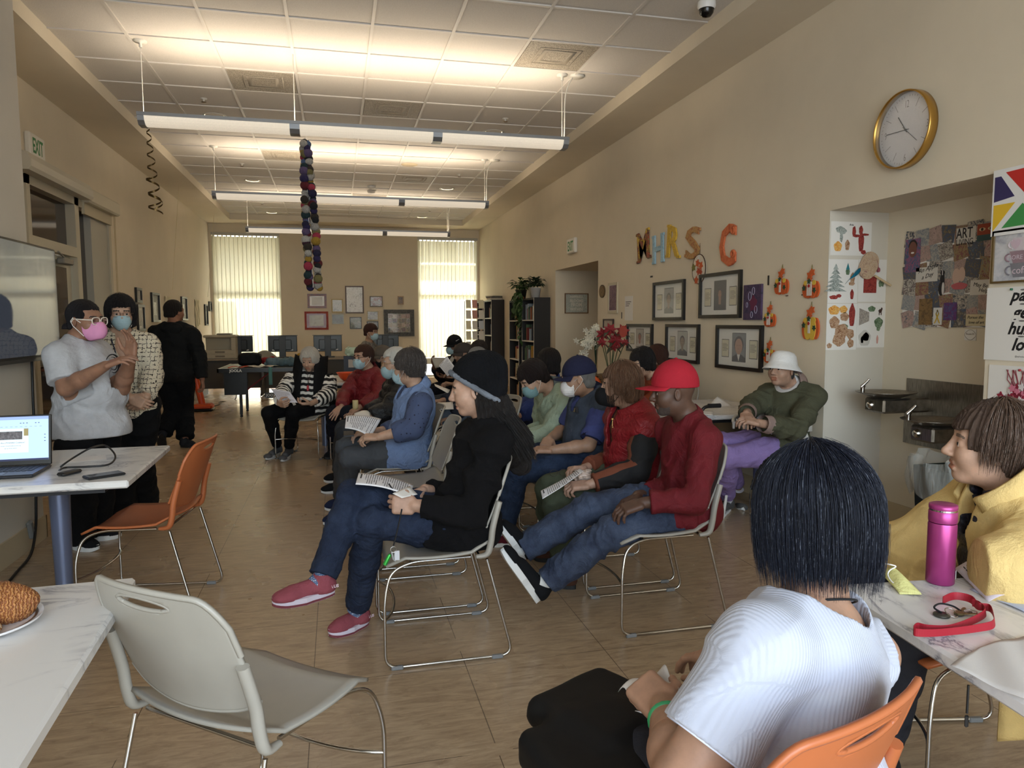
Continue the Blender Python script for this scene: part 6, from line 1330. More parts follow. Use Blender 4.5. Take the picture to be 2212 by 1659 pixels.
f=wallmap('R',2.78,1.05);t=thing('flower_print','white print of a red and pink flower arrangement at the right edge','poster',f(0,0));b=Vector(t.location);g=lambda X,Y,Z=0,f=f,b=b:f(X,Y,Z)-b;mb=MB();rect(mb,g,-.26,.26,-.14,.14,.001,.004);mb.build('sheet',PAPER,t);mb=MB();r=random.Random(5)
for i in range(70):a,q=r.uniform(0,2*PI),r.random()**.6;leaf(mb,g,-.06+.13*q*math.cos(a),-.03+.07*q*math.sin(a),r.uniform(.012,.03),.004+.0001*i,r.choice((0,0,1,2,3)),r.random()*3)
for i in range(16):x=-.15+.012*i;mb.tube([g(-.06+(x+.06)*.3,.0,.006),g(x,.07+.02*math.sin(i*2),.006),g(x-.02+.04*r.random(),.12,.006)],.0025,4,4)
mb.build('printed_flowers',[CL('f_red',(150,36,60)),CL('f_pink',(206,120,140)),CL('f_white',(214,206,204)),CL('f_crimson',(120,24,44)),CL('f_twig',(130,50,60))],t)
for y,z,c,lab in((2.86,2.166,(30,36,70),'blue push pins on top of the triangle canvas'),(2.93,1.572,(24,96,66),'green push pins at the top of the lettered poster'),(2.86,1.172,(160,30,40),'red push pins at the top of the flower print')):
 mb=MB()
 f=wallmap('R',y,z);mb.lathe([(.0001,.014),(.006,.012),(.004,.006),(.006,.004)],f(0,0,.004),10,R=Rw);tag(mb.build('push_pin',mat('pin_plastic',c,.3)),lab.replace('pins','pin'),'push pin')
 # collage poster in the alcove
f=wallmap('A',3.77,1.69);t=thing('collage_poster','large magazine collage poster with ART LIVING headline in the alcove','poster',f(0,0));b=Vector(t.location);g=lambda X,Y,Z=0,f=f,b=b:f(X,Y,Z)-b
mb=MB();rect(mb,g,-.40,.30,-.315,.305,.001,.008);mb.build('board',PAPER,t);r=random.Random(11);CC=[(72,88,112),(150,130,120),(190,160,150),(96,84,70),(176,170,160),(120,60,70),(206,196,180),(60,60,62),(160,140,96),(110,120,130)]
def clip(x,y,w,h,rot,cs,z,sc_=40):
 mb=MB();c_,s_=math.cos(rot),math.sin(rot);mb.prism([(x+a*c_-d_*s_,y+a*s_+d_*c_)for a,d_ in((-w/2,-h/2),(w/2,-h/2),(w/2*.95,h/2),(-w/2,h/2*.9))],z,z+.0008,g);mb.build('clipping',noisepic('clip_%d'%cs,[CC[cs%10],CC[(cs*3+1)%10],CC[(cs*7+2)%10],CC[(cs+5)%10]],sc_),t)
k=0
for i in range(7):
 for j in range(6):clip(-.345+i*.1+r.uniform(-.01,.01),-.26+j*.105+r.uniform(-.01,.01),.112,.112,r.uniform(-.25,.25),k,.008+.0004*((i*5+j*3)%7),r.choice((25,40,70)));k+=1
def patch(x0,x1,y0,y1,m,z=.0118,n='clipping'):mb=MB();rect(mb,g,x0,x1,y0,y1,z,z+.0006);return mb.build(n,m,t)
patch(-.39,-.26,.05,.27,noisepic('blue_dress',[(60,78,100),(74,96,124),(150,80,110),(88,110,140)],30));mb=MB();disc(mb,g,-.325,.20,.034,.052,.0126,.0134,0);disc(mb,g,-.325,.225,.037,.04,.0124,.0130,1);disc(mb,g,-.325,.178,.014,.006,.0136,.014,2);mb.build('face_clipping',[CL('clip_face',(120,76,62)),CL('clip_hair',(40,28,26)),CL('clip_smile',(226,218,210))],t)
patch(.02,.16,.20,.295,CL('page_cream',(212,206,196)));mb=MB();text_on(mb,'ART',.088,lambda X,Y,Z:g(.02+X,.232+Y,.0126+Z),0,sx=.72,bold=.001);mb.build('lettering',CL('head_ink',(40,36,38)),t);mb=MB();text_on(mb,'LIVING',.052,lambda X,Y,Z:g(.02+X,.190+Y,.0126+Z),0,sx=.78);mb.build('lettering',CL('head_ink',(40,36,38)),t);mb=MB();text_on(mb,'An Apple',.042,lambda X,Y,Z:g(-.27+X,.035+Y+X*.22,.0130+Z),0,shear=.3);text_on(mb,'a Day',.040,lambda X,Y,Z:g(-.24+X,-.005+Y+X*.22,.0130+Z),0,shear=.3);mb.build('lettering',CL('head_ink',(40,36,38)),t);mb=MB();text_on(mb,'May Be',.034,lambda X,Y,Z:g(.16+X,-.065+Y-X*.15,.0130+Z),0,shear=.3);text_on(mb,'Help',.034,lambda X,Y,Z:g(.20+X,-.10+Y-X*.15,.0130+Z),0,shear=.3);mb.build('lettering',CL('head_ink',(40,36,38)),t);mb=MB();text_on(mb,'Pursue the',.026,lambda X,Y,Z:g(.13+X,-.262+Y,.0130+Z),0,shear=.3);text_on(mb,'love of art',.026,lambda X,Y,Z:g(.14+X,-.292+Y,.0130+Z),0,shear=.3);mb.build('lettering',CL('head_ink',(40,36,38)),t)
patch(-.29,-.11,-.02,.075,CL('page_cream',(212,206,196)),.0118);patch(.14,.28,-.12,-.03,CL('page_cream',(212,206,196)),.0118);patch(.12,.27,-.305,-.235,CL('page_butter',(206,192,156)),.0118);patch(.17,.30,.235,.30,CL('brick_strip',(160,70,44)));patch(.17,.30,.20,.235,CL('teal_strip',(58,84,84)));mb=MB()
for x in(.205,.265):disc(mb,g,x,.268,.022,.010,.0126,.0132,0);disc(mb,g,x,.268,.009,.009,.0132,.0137,1)
mb.build('eyes_clipping',[CL('eye_cream',(214,190,150)),CL('eye_dark',(50,30,26))],t);mb=MB();disc(mb,g,-.07,-.02,.016,.055,.0128,.0136,0);disc(mb,g,-.075,-.07,.024,.045,.0126,.0134,0);disc(mb,g,-.062,-.07,.010,.04,.0136,.014,1);disc(mb,g,-.07,.03,.018,.016,.0136,.0142,0);rect(mb,g,-.073,-.067,.015,.045,.0142,.0146,1);mb.build('dog_clipping',[CL('dog_black',(28,26,28)),CL('dog_white',(214,208,204))],t)
mb=MB();disc(mb,g,.06,-.06,.06,.022,.0128,.0136,0,wob=.05);disc(mb,g,.035,.0,.03,.05,.0124,.0130,1);disc(mb,g,.075,.01,.025,.045,.0124,.0131,1);mb.build('lips_clipping',[CL('lip_pink',(190,96,100)),CL('hand_beige',(206,176,158))],t);patch(-.25,-.14,-.30,-.13,noisepic('sepia_clip',[(60,46,30),(112,86,50),(140,108,62),(84,62,40)],20),.0122);patch(-.13,-.06,-.30,-.19,CL('page_white',(222,220,216)),.0122)
mb=MB();mb.tube([g(-.115,-.29,.014),g(-.085,-.23,.014),g(-.095,-.205,.014),g(-.105,-.23,.014),g(-.075,-.29,.014)],.006,5,flat=.4);mb.build('ribbon_clipping',CL('ribbon_yellow',(206,170,50)),t);patch(-.05,.05,-.27,-.16,noisepic('violet_clip',[(60,40,90),(110,50,110),(60,80,130),(150,90,110)],30),.0122)
f=wallmap('A',3.62,1.33);mb=MB();rect(mb,f,-.042,.042,-.034,.034,.001,.004,0);mb.tube([f(.038*math.cos(a)*(1+.06*math.cos(4*a)),.030*math.sin(a)*(1+.06*math.cos(4*a)),.0045)for a in[2*PI*i/24 for i in range(24)]],.001,4,1,closed=True);text_on(mb,'Room 01',.016,lambda X,Y,Z:f(X,Y,.0045+Z),1,align='CENTER');tag(mb.build('name_label',[PAPER,mat('label_line',(110,90,70),.7)]),'small white label with scalloped outline below the collage poster','label')
# five picture sheets on the alcove side
def sheet5(lab,x0,x1,z0,z1):
 f=wallmap('S',(x0+x1)/2,(z0+z1)/2);t=thing('picture_sheet',lab,'poster',f(0,0),group='cut-out picture sheets in the alcove');b=Vector(t.location);g=lambda X,Y,Z=0:f(X,Y,Z)-b
 mb=MB();rect(mb,g,-(x1-x0)/2,(x1-x0)/2,-(z1-z0)/2,(z1-z0)/2,.001,.003);mb.build('sheet',PAPER,t);return t,g
def blob(t,g,n,m,*ds):
 mb=MB()
 for i,(x,y,rx,ry)in enumerate(ds):disc(mb,g,x,y,rx,ry,.003+.0002*i,.0045+.0002*i,0,18,.08,i)
 return mb.build(n,m,t)
FG,FR_,FB_,FGR,FO=noisepic('cut_green',[(40,54,40),(70,96,66),(130,150,120),(60,76,56)],60),noisepic('cut_red',[(80,20,22),(130,36,34),(170,70,60),(96,30,30)],60),noisepic('cut_brown',[(90,60,40),(150,104,70),(200,170,140),(110,60,44)],60),noisepic('cut_grey',[(70,76,72),(120,128,122),(190,196,190),(90,96,92)],90),noisepic('cut_orange',[(180,90,30),(220,150,60),(230,190,110),(170,60,40)],40)
t,g=sheet5('cut-out sheet with a lobster, celery, papaya and glass, topmost in the alcove',3.30,3.625,1.867,2.096);blob(t,g,'lobster',FR_,(.08,-.02,.022,.07),(.075,.06,.016,.03),(.02,.05,.014,.035),(.10,-.09,.02,.015),(.04,.02,.03,.01),(.11,.03,.03,.008));blob(t,g,'celery',FGR,(-.09,.06,.035,.022),(-.07,.05,.03,.02),(-.08,.01,.012,.035));blob(t,g,'papaya',FO,(-.105,-.055,.032,.034));blob(t,g,'glass',FB_,(-.03,-.045,.018,.036));mb=MB();text_on(mb,'Aria',.02,lambda X,Y,Z:g(-.02+X,.088+Y,.004+Z),0,shear=.2);mb.build('signature',INK,t)
t,g=sheet5('cut-out sheet with a frosted fir tree and gnome, middle left in the alcove',3.29,3.527,1.54,1.84);mb=MB()
for i in range(6):mb.prism([(-.06-.014*(i+1.5),.08-.03*i),(-.06+.014*(i+1.5),.08-.03*i),(-.06,.12-.03*i)],.003,.0045+.0001*i,g)
mb.build('fir_tree',FGR,t);blob(t,g,'gifts',FR_,(-.07,-.11,.035,.014),(-.03,-.10,.02,.012));mb=MB();mb.prism([(.02,.08),(.05,.08),(.035,.125)],.003,.005,g);mb.build('gnome_hat',CL('teal_hat',(40,120,130)),t);blob(t,g,'gnome',FG,(.035,.065,.016,.022));blob(t,g,'small_tree',FB_,(.075,.02,.018,.04),(.07,-.015,.024,.014));blob(t,g,'stocking',FR_,(.075,-.09,.014,.035))
t,g=sheet5('cut-out sheet behind the wooden mask, middle right in the alcove',3.532,3.758,1.55,1.843);mb=MB();rect(mb,g,-.07,.035,-.085,.03,.003,.0045);mb.build('photo',FR_,t);blob(t,g,'small_trees',FG,(.065,-.02,.012,.025),(.085,-.02,.01,.022))
t,g=sheet5('cut-out sheet crowded with dishes of food, lower left in the alcove',3.289,3.532,1.217,1.536);blob(t,g,'dishes',FB_,(-.06,.03,.04,.042),(.02,.07,.035,.03),(.0,-.03,.055,.05),(-.02,-.09,.05,.045),(.07,-.05,.03,.035),(.075,-.115,.025,.03),(-.095,-.13,.02,.018));blob(t,g,'meat',FR_,(.08,.08,.024,.08),(.0,-.07,.03,.04));blob(t,g,'fruit',FO,(-.065,.115,.045,.032),(.01,.12,.03,.026));blob(t,g,'herbs',FG,(.02,-.0,.03,.02))
t,g=sheet5('cut-out sheet with a house, broccoli and plate, lower right in the alcove',3.534,3.765,1.231,1.54);mb=MB();mb.prism([(-.10,.12),(-.02,.09),(-.02,.03),(-.10,.0)],.003,.005,g);mb.build('house',noisepic('house_cut',[(60,60,66),(190,180,166),(110,100,96),(206,200,190)],70),t);blob(t,g,'palm',FG,(.0,.115,.03,.02));blob(t,g,'broccoli',FG,(.06,.02,.035,.035),(.06,-.02,.015,.02));blob(t,g,'horse',CL('horse_brown',(60,36,28)),(.07,.10,.014,.014),(.082,.115,.006,.01),(.062,.082,.003,.012),(.078,.082,.003,.012));blob(t,g,'dish',CL('dish_grey',(196,192,184)),(-.05,-.09,.05,.055));blob(t,g,'beans',FR_,(-.04,-.08,.026,.03));blob(t,g,'greens',FG,(-.07,-.10,.012,.025));blob(t,g,'figurine',CL('pinkish',(200,150,140)),(.055,-.10,.008,.03))
# wooden bird mask on a stick
f=wallmap('S',3.60,1.80);t=thing('bird_mask','painted wooden mask on a stick with teal feather, hanging over the picture sheets','ornament',f(0,0));b=Vector(t.location);g=lambda X,Y,Z=0:f(X,Y,Z)-b
mb=MB();mb.prism([(.075*math.cos(a)*(1+.12*math.sin(2*a))+.01*math.sin(a),.095*math.sin(a))for a in[2*PI*i/28 for i in range(28)]],.012,.022,g);mb.build('board',noisepic('mask_paint',[(150,120,110),(190,160,130),(200,178,150),(140,80,84)],30),t);mb=MB();mb.tube([g(.04,-.07,.03),g(.15,-.14,.06)],.008,8);mb.build('stick',mat('pale_stick',(206,180,140),.7),t)
mb=MB();mb.sheet(lambda u,v:g(-.07-.11*u,-.03-.10*u**1.3+(v-.5)*.035*math.sin(PI*min(1,u+.25)),.022+.01*math.sin(u*5)),14,5,.003);mb.build('feather',cloth('teal_feather',(30,110,136),.9,.9,200,.2),t);mb=MB();mb.tube([g(.06,.04,.02),g(.075,.0,.02),g(.078,-.03,.02)],.003,6);disc(mb,g,.078,-.03,.010,.016,.012,.026);mb.build('tassel',CL('tassel_rose',(150,80,90)),t)
# left wall pictures
for i,(y0,y1,z0,z1,kind,lab)in enumerate(((10.69,11.05,1.31,1.675,'f','black framed grey print on the left wall, nearest the cream cardigan'),(10.66,10.95,1.70,1.90,'f','black framed print on the left wall, above and behind the black bob'),(11.50,11.97,1.435,1.867,'d','tall black framed print with dark mount on the left wall, left of the walking man'),(12.36,12.81,1.48,1.846,'s','cream folded paper strips on the left wall beside the walking man'),(13.59,14.05,1.467,1.88,'d','tall black framed print on the left wall, right of the walking man'),(14.85,15.35,1.324,1.87,'s','long cream paper strips on the left wall near the blinds'),(15.87,16.2,1.366,1.80,'d','narrow black framed print on the left wall near the blinds'),(16.40,16.7,1.666,1.874,'f','small black framed print highest on the left wall beside the blinds'))):
 f=wallmap('L',(y0+y1)/2,(z0+z1)/2);w,h=y1-y0,z1-z0
 if kind=='s':
  t=thing('paper_strips',lab,'decoration',f(0,0));b=Vector(t.location)
  for j in range(3):mb=MB();mb.sheet(lambda u,v:f(-w/2+w*(j+.5)/3+(u-.5)*w*.26+.012*math.sin(v*9+j),h/2-h*v*(1-.06*j),.01+.012*math.sin(u*PI)+.006*math.sin(v*14+j))-b,3,14,.0015);mb.build('strip',mat('cream_strip',(226,216,184),.8),t)
 else:framed(lab,f,w,h,.035 if kind=='f' else.03,.03,BLKF,None if kind=='f' else mat('dark_mount',(40,38,36),.7),[('photo',-w*.16,w*.16,-h*.26,h*.18,noisepic('grey_photo',[(60,60,58),(130,128,122),(200,198,190),(90,88,84)],30))]if kind=='d' else[('photo',-w*.25,w*.25,-h*.3,h*.3,noisepic('grey_photo',[(60,60,58),(130,128,122),(200,198,190),(90,88,84)],30))])
 # far wall pictures
GP=lambda n,cs,s=22:noisepic(n,cs,s);F_=[]
for x0,x1,z0,z1,fw,mf,mm,m_,inner,lab in((-.606,-.195,1.736,2.053,.05,noisepic('pink_marbled',[(170,110,120),(120,140,160),(190,140,140),(100,110,140)],30),None,GP('sepia_group',[(120,104,84),(160,144,120),(180,166,140),(140,120,96)]),.22,'framed group photo with pink and blue marbled border on the far wall'),(-.677,-.167,1.259,1.663,.045,noisepic('orange_border',[(150,60,40),(170,70,46),(140,36,40),(170,74,50)],8),mat('crimson_mount',(122,24,40),.8),GP('group_photo',[(60,56,44),(150,140,110),(190,180,150),(40,40,34)],34),.20,'group photo in crimson and orange frame on the far wall'),(-.09,.156,1.642,1.942,.02,mat('gold_frame',(150,124,70),.4,.4),None,GP('grey_landscape',[(120,130,140),(190,196,200),(220,222,222),(90,96,100)]),.05,'gold framed grey landscape on the far wall'),(-.088,.17,1.382,1.601,.018,mat('silver_frame',(150,148,136),.4,.4),MATB,GP('two_people',[(40,60,50),(90,100,90),(60,60,60),(30,40,36)],18),.04,'silver framed double photo on the far wall'),(.21,.616,1.621,2.233,.028,mat('walnut_frame',(84,58,34),.4),mat('ivory_mount',(206,196,176),.8),GP('calligraphy',[(60,44,34),(206,200,190),(226,222,214),(120,100,84)],16),.06,'tall walnut framed brush drawing, largest upright on the far wall'),(.748,1.033,1.768,2.008,.018,mat('dark_gold_frame',(96,80,50),.4),None,GP('harbour',[(60,90,120),(150,80,80),(180,190,200),(90,110,130)]),.01,'small framed harbour picture right of the tall drawing'),(.679,.934,1.463,1.673,.015,mat('cream_frame',(196,184,150),.5),None,GP('group_two',[(50,54,60),(110,116,124),(190,190,186),(70,74,80)],20),.01,'cream framed group photo above the person standing at the back'),(.296,.557,1.276,1.538,.015,mat('black_frame',(24,22,22),.35),MATB,GP('green_people',[(40,60,46),(96,110,96),(150,156,146),(60,70,60)],20),.03,'black framed trio of photos below the tall drawing'),(.67,.93,1.27,1.44,.015,mat('black_frame',(24,22,22),.35),None,GP('brown_photo',[(60,44,36),(96,70,58),(120,100,84),(50,40,36)],20),.01,'dark photo frame behind the head of the person standing at the back'),(1.053,1.738,1.098,1.705,.09,mat('carved_dark_frame',(56,50,40),.4,.3,var=.4,vs=30,bump=.6,bs=40),mat('dark_mat',(40,36,32),.8),GP('photo_collage',[(120,60,70),(190,180,170),(110,120,90),(50,46,44)],10),.01,'large dark carved frame with many small photos on the far wall'),(1.372,1.506,1.821,2.011,.02,mat('beige_frame',(170,140,110),.5),None,GP('dark_portrait',[(30,30,40),(60,56,64),(150,120,110),(24,22,28)],20),.005,'small upright beige frame nearest the right blinds')):
 w,h=x1-x0,z1-z0;f=wallmap('F',(x0+x1)/2,(z0+z1)/2);ix=w*inner;t,g=framed(lab,f,w,h,fw,.02 if fw<.08 else.045,mf,mm,[('picture',-w/2+max(ix,fw),w/2-max(ix,fw),-h/2+max(ix*.8,fw),h/2-max(ix*.8,fw),m_)])
 if 'many small' in lab:
  r=random.Random(3)
  for i in range(5):
   for j in range(4):mb=MB();cx,cy=-.20+i*.10,-.155+j*.103;rect(mb,g,cx-.043,cx+.043,cy-.043,cy+.043,.0085,.0095);mb.build('small_photo',noisepic('sp_%d'%((i*4+j)%6),[CC[(i+j)%10],CC[(i*3+j)%10],CC[(j*2+6)%10],CC[(i+4*j)%10]],40),t)
   # framed sign in the passage
f=wallmap('P',3.63,1.70);t,g=framed('wood framed sign lettered HAPPINESS BLOOMS FROM WITHIN in the passage',f,.385,.31,.014,.02,mat('thin_wood_frame',(120,86,52),.5),noisepic('floral_grey',[(120,130,122),(160,166,152),(196,194,176),(140,146,134)],40),[]);mb=MB()
for i,(tx_,s_)in enumerate((('HAPPINESS',.050),('BLOOMS',.062),('FROM',.078),('WITHIN',.066))):text_on(mb,tx_,s_,lambda X,Y,Z:g(X,.085-i*.066+Y,.007+Z),0,align='CENTER',sx=.86,bold=.0015)
mb.build('lettering',CL('cream_letter',(228,220,200)),t)
# ---------------------------------------------------------------- drinking fountains
STL=NT('stainless_steel');_v=STL.coord((3,40,3));_n=STL.noise(_v,6,4);STL.l(STL.ramp(_n,[(.3,(112,104,94)),(.7,(158,150,138))]),STL.b.inputs['Base Color']);STL.b.inputs['Metallic'].default_value=.9;STL.b.inputs['Roughness'].default_value=.34;STL=STL.m
t=thing('drinking_fountain','stainless double drinking fountain with two bowls on the alcove wall','fountain',(3.763,3.85,.85));mb=MB();mb.span((-.012,-.56,-.06),(0,.25,.18));mb.span((-.012,-.20,-.26),(-.001,.26,-.06));mb.build('back_panel',STL,t)
for yy,zz,lab in((.14,.085,'a'),(-.26,-.045,'b')):
 mb=MB();mb.span((-.36,yy-.09,zz-.115),(0,yy+.09,zz-.02),bev=.012);ar=mb.build('arm',STL,t)
 mb=MB();mb.lathe([(.0001,-.028),(.06,-.026),(.13,.0),(.168,.016),(.172,.020),(.166,.020),(.12,.006),(.05,-.014),(.0001,-.018)],(-.27,yy,zz),40,R=Matrix.Diagonal((1.12,1,1)));mb.build('bowl',STL,t)
 mb=MB();mb.tube(crom([(-.40,yy+.06,zz+.012),(-.40,yy+.06,zz+.045),(-.395,yy+.055,zz+.062)],4),.014,10);mb.tube(crom([(-.41,yy+.06,zz+.05),(-.385,yy+.04,zz+.085),(-.375,yy+.03,zz+.105)],4),[.012,.011,.010,.009,.009,.008,.008,.007,.005],8);mb.build('bubbler',CHROME,t)
 mb=MB();mb.lathe([(.028,0),(.028,.008),(.020,.014),(.018,.020),(.0001,.021)],(-.36,yy+.03,zz-.068),20,R=Matrix(((0,0,-1),(1,0,0),(0,-1,0))));mb.build('push_button',CHROME,ar)
 # bin under the fountains
t=thing('waste_bin','dark green waste bin with clear liner under the fountains','bin',(3.32,3.27,0));mb=MB();mb.lathe([(.0001,.0),(.15,.0),(.19,.60),(.185,.60),(.15,.02)],n=4,R=Matrix.Rotation(PI/4,3,'Z'));mb.build('tub',mat('dark_green_plastic',(24,38,34),.4),t)
LN=NT('clear_liner');LN.b.inputs['Base Color'].default_value=(*lin((190,190,184)),1);LN.b.inputs['Alpha'].default_value=.35;LN.b.inputs['Roughness'].default_value=.2;LN.bump(LN.noise(LN.coord((6,6,1)),12,4),.8,.01)
mb=MB();nn=48
mb.grid(lambda u,v:((.20+.018*math.sin(u*2*PI*11+v*3)*(.4+v)+.02*math.sin(v*PI))*math.cos(2*PI*u)*1.0,(.20+.018*math.sin(u*2*PI*13+v*4)*(.4+v)+.02*math.sin(v*PI))*math.sin(2*PI*u),.44+.22*v+.02*math.sin(u*2*PI*5)),nn,8);mb.build('liner',LN.m,t)
# ---------------------------------------------------------------- bookcases
WD=mat('black_brown_wood',(24,19,17),.45);SHW=mat('white_shelf_edge',(206,202,194),.5)
BKC=[(120,40,36),(190,150,60),(60,80,110),(200,196,186),(70,96,70),(170,96,50),(40,40,48),(206,190,150),(110,60,90),(150,160,170)]
def bookcase(lab,y0,y1,x,h,shelves,nb):
 t=thing('bookcase',lab,'bookcase',(XR-.005,y0,0),group='black bookcases along the right wall');d=XR-.005-x;w=y1-y0
 for a in(0,w-.02):mb=MB();mb.span((-d,a,0),(0,a+.02,h));mb.build('side_panel',WD,t)
 mb=MB();mb.span((-.01,.02,0),(0,w-.02,h));mb.build('back_panel',WD,t);mb=MB();mb.span((-d,0.02,h-.03),(-.01,w-.02,h));mb.build('top_panel',WD,t)
 mb=MB();mb.span((-d-.002,0,0),(-d,.02,h));mb.span((-d-.002,w-.02,0),(-d,w,h));mb.build('edge_band',SHW,t)
 r=random.Random(int(y0*10))
 for k in range(shelves):
  z=.08+k*(h-.11)/shelves;mb=MB();mb.span((-d+.004,.02,z),(-.01,w-.02,z+.02));mb.build('shelf',SHW,t)
  y=.04;q=z+.02;lim=w-.05
  for i in range(nb):
   th=r.uniform(.018,.045);hh=r.uniform(.17,.27);dp=r.uniform(.14,.2)
   if y+th>lim:break
   if r.random()<.18:y+=r.uniform(.04,.12);continue
   mb=MB();mb.box((-d+.035+dp/2,0,hh/2),(dp,th*.94,hh),bev=.002);c=r.choice(BKC);o=mb.build('book',mat('book_cloth',c,.6));o.location=(XR-.005,y0+y+th/2,q+.001);o.rotation_euler=(r.uniform(-.04,.04)if r.random()<.3 else 0,0,0)
   tag(o,'upright book on a shelf of the %s'%lab.split(',')[0],'book','books in the '+lab.split(',')[0]);y+=th+.001
 return t
bookcase('nearest black bookcase, topped by a white plant pot',10.95,11.72,3.02,1.80,5,14);bookcase('second black bookcase, topped by a trailing plant',11.92,12.62,3.02,1.79,5,9);bookcase('third black bookcase, with stacked papers on top',14.15,14.85,3.02,1.86,5,9);bookcase('fourth black bookcase, beside the far right blinds',15.00,15.65,3.02,1.86,5,8)
for i in range(4):mb=MB();mb.box((0,0,.012),(.24,.32,.022),bev=.003);o=place(mb.build('paper_stack',mat('stack_%d'%(i%3),[(206,200,186),(170,160,150),(60,56,54)][i%3],.8)),(3.15,14.45+.01*i,1.862+.023*i),(0,0,.1*i));tag(o,'flat folder in the pile on the third bookcase, %s'%('lowest','second from below','third from below','topmost')[i],'folder','pile on the third bookcase')
f=wallmap('R',13.1,1.50);framed('small brown framed print between the two pairs of bookcases',f,.34,.40,.03,.02,mat('brown_frame',(52,34,26),.4),None,[('picture',-.13,.13,-.16,.16,GP('muted_print',[(96,84,60),(130,116,84),(110,70,56),(84,80,66)]))])
t=thing('brochure_rack','white wire brochure rack standing before the far right blinds','rack',(2.72,14.4,0));mb=MB()
for x in(-.2,.2):mb.tube([(x,0,.02),(x,0,1.84)],.008,6)
for k in range(8):mb.tube([(-.2,0,.25+k*.21),(.2,0,.25+k*.21)],.004,5);mb.tube([(-.2,-.08,.22+k*.21),(.2,-.08,.22+k*.21)],.004,5)
mb.tube([(-.22,-.2,.01),(-.22,.2,.01)],.01,6);mb.tube([(.22,-.2,.01),(.22,.2,.01)],.01,6);mb.build('wire_frame',mat('white_wire_paint',(222,218,206),.5),t)
r=random.Random(8)
for k in range(8):
 for j in range(3):mb=MB();mb.box((-.13+.13*j,-.05,.31+k*.21),(.10,.01,.17),R=Matrix.Rotation(-.25,3,'X'));mb.build('leaflet',mat('leaflet_%d'%r.randrange(4),r.choice([(220,214,204),(206,150,140),(200,206,214),(226,220,190)]),.7),t)
 # plants
LEAF=mat('leaf_green',(52,78,40),.45,var=.3,vs=20);LEAFD=mat('leaf_dark',(34,52,34),.45,var=.3,vs=20)
def leafblade(mb,p,d,L,w,m=0,droop=.4):
 p=Vector(p);d=Vector(d).normalized();s_=d.cross(Vector((0,0,1)));s_=s_.normalized()if s_.length>.01 else Vector((1,0,0));vs=[];n=5
 for i in range(n+1):
  t_=i/n;c=p+d*L*t_+Vector((0,0,-droop*L*t_*t_));ww=w*math.sin(PI*min(1,t_*.92+.06));vs+=[c-s_*ww+Vector((0,0,.2*ww)),c,c+s_*ww+Vector((0,0,.2*ww))]
 fs=[];
 for i in range(n):a=i*3;fs+=[(a,a+1,a+4,a+3),(a+1,a+2,a+5,a+4)]
 mb.add(vs,fs,m,True)
def bushy(mb,c,n,R_,L,w,seed,zup=.8):
 r=random.Random(seed)
 for i in range(n):a=r.uniform(0,2*PI);e=r.uniform(.1,1.2);d=(math.cos(a)*math.cos(e),math.sin(a)*math.cos(e),math.sin(e)*zup);q=Vector(c)+Vector(d)*R_*r.random();leafblade(mb,q,(d[0],d[1],d[2]*.6),L*r.uniform(.7,1.2),w*r.uniform(.7,1.2),0,.5)
def pot(t,r0,r1,h,m):mb=MB();mb.lathe([(.0001,0),(r0,0),(r1,h),(r1*1.08,h),(r1*1.08,h+.012),(r1*.95,h+.012),(r0*.9,.01)],n=24);mb.build('pot',m,t)
t=thing('potted_plant','bushy plant in a white pot on the nearest bookcase','plant',(3.10,11.15,1.80));pot(t,.065,.085,.15,mat('white_ceramic',(214,212,210),.3));mb=MB();bushy(mb,(0,0,.2),80,.11,.12,.035,2,1.1);mb.build('leaves',LEAFD,t)
t=thing('trailing_plant','pothos in a dark pot trailing down between the bookcases','plant',(3.12,12.15,1.79));pot(t,.07,.10,.17,mat('dark_pot',(50,46,42),.5));mb=MB();bushy(mb,(0,0,.22),90,.2,.12,.035,3);mb.build('leaves',LEAF,t);mb=MB();vm=MB();r=random.Random(6)
for k in range(7):
 p=Vector((-.10-.01*k,-.05-.09*k,.16));L=r.uniform(.35,.95)if k>2 else.4;pts=[Vector((0,0,.2)),p]
 for i in range(1,12):p=p+Vector((r.uniform(-.015,.01),r.uniform(-.02,.02),-L/11));pts.append(p.copy());leafblade(mb,p,(r.uniform(-1,.2),r.uniform(-1,1),-.2),.085,.03,0,.7)
 vm.tube(pts,.003,5)
mb.build('trailing_leaves',LEAF,t);vm.build('vines',mat('vine_stem',(74,84,50),.6),t)
mb=MB();mb.lathe([(.0001,0),(.045,0),(.05,.04),(.03,.06),(.0001,.065)],n=10);tag(place(mb.build('gourd',mat('orange_gourd',(214,100,40),.5)),(3.08,11.86+.12,1.792)),'small orange gourd beside the trailing plant pot','decoration');mb=MB();mb.box((0,0,.06),(.10,.14,.12),bev=.03);tag(place(mb.build('plush_bundle',cloth('slate_cloth',(70,92,104))),(3.16,10.99+.36,1.80)),'slate blue bundle behind the white plant pot','cloth')
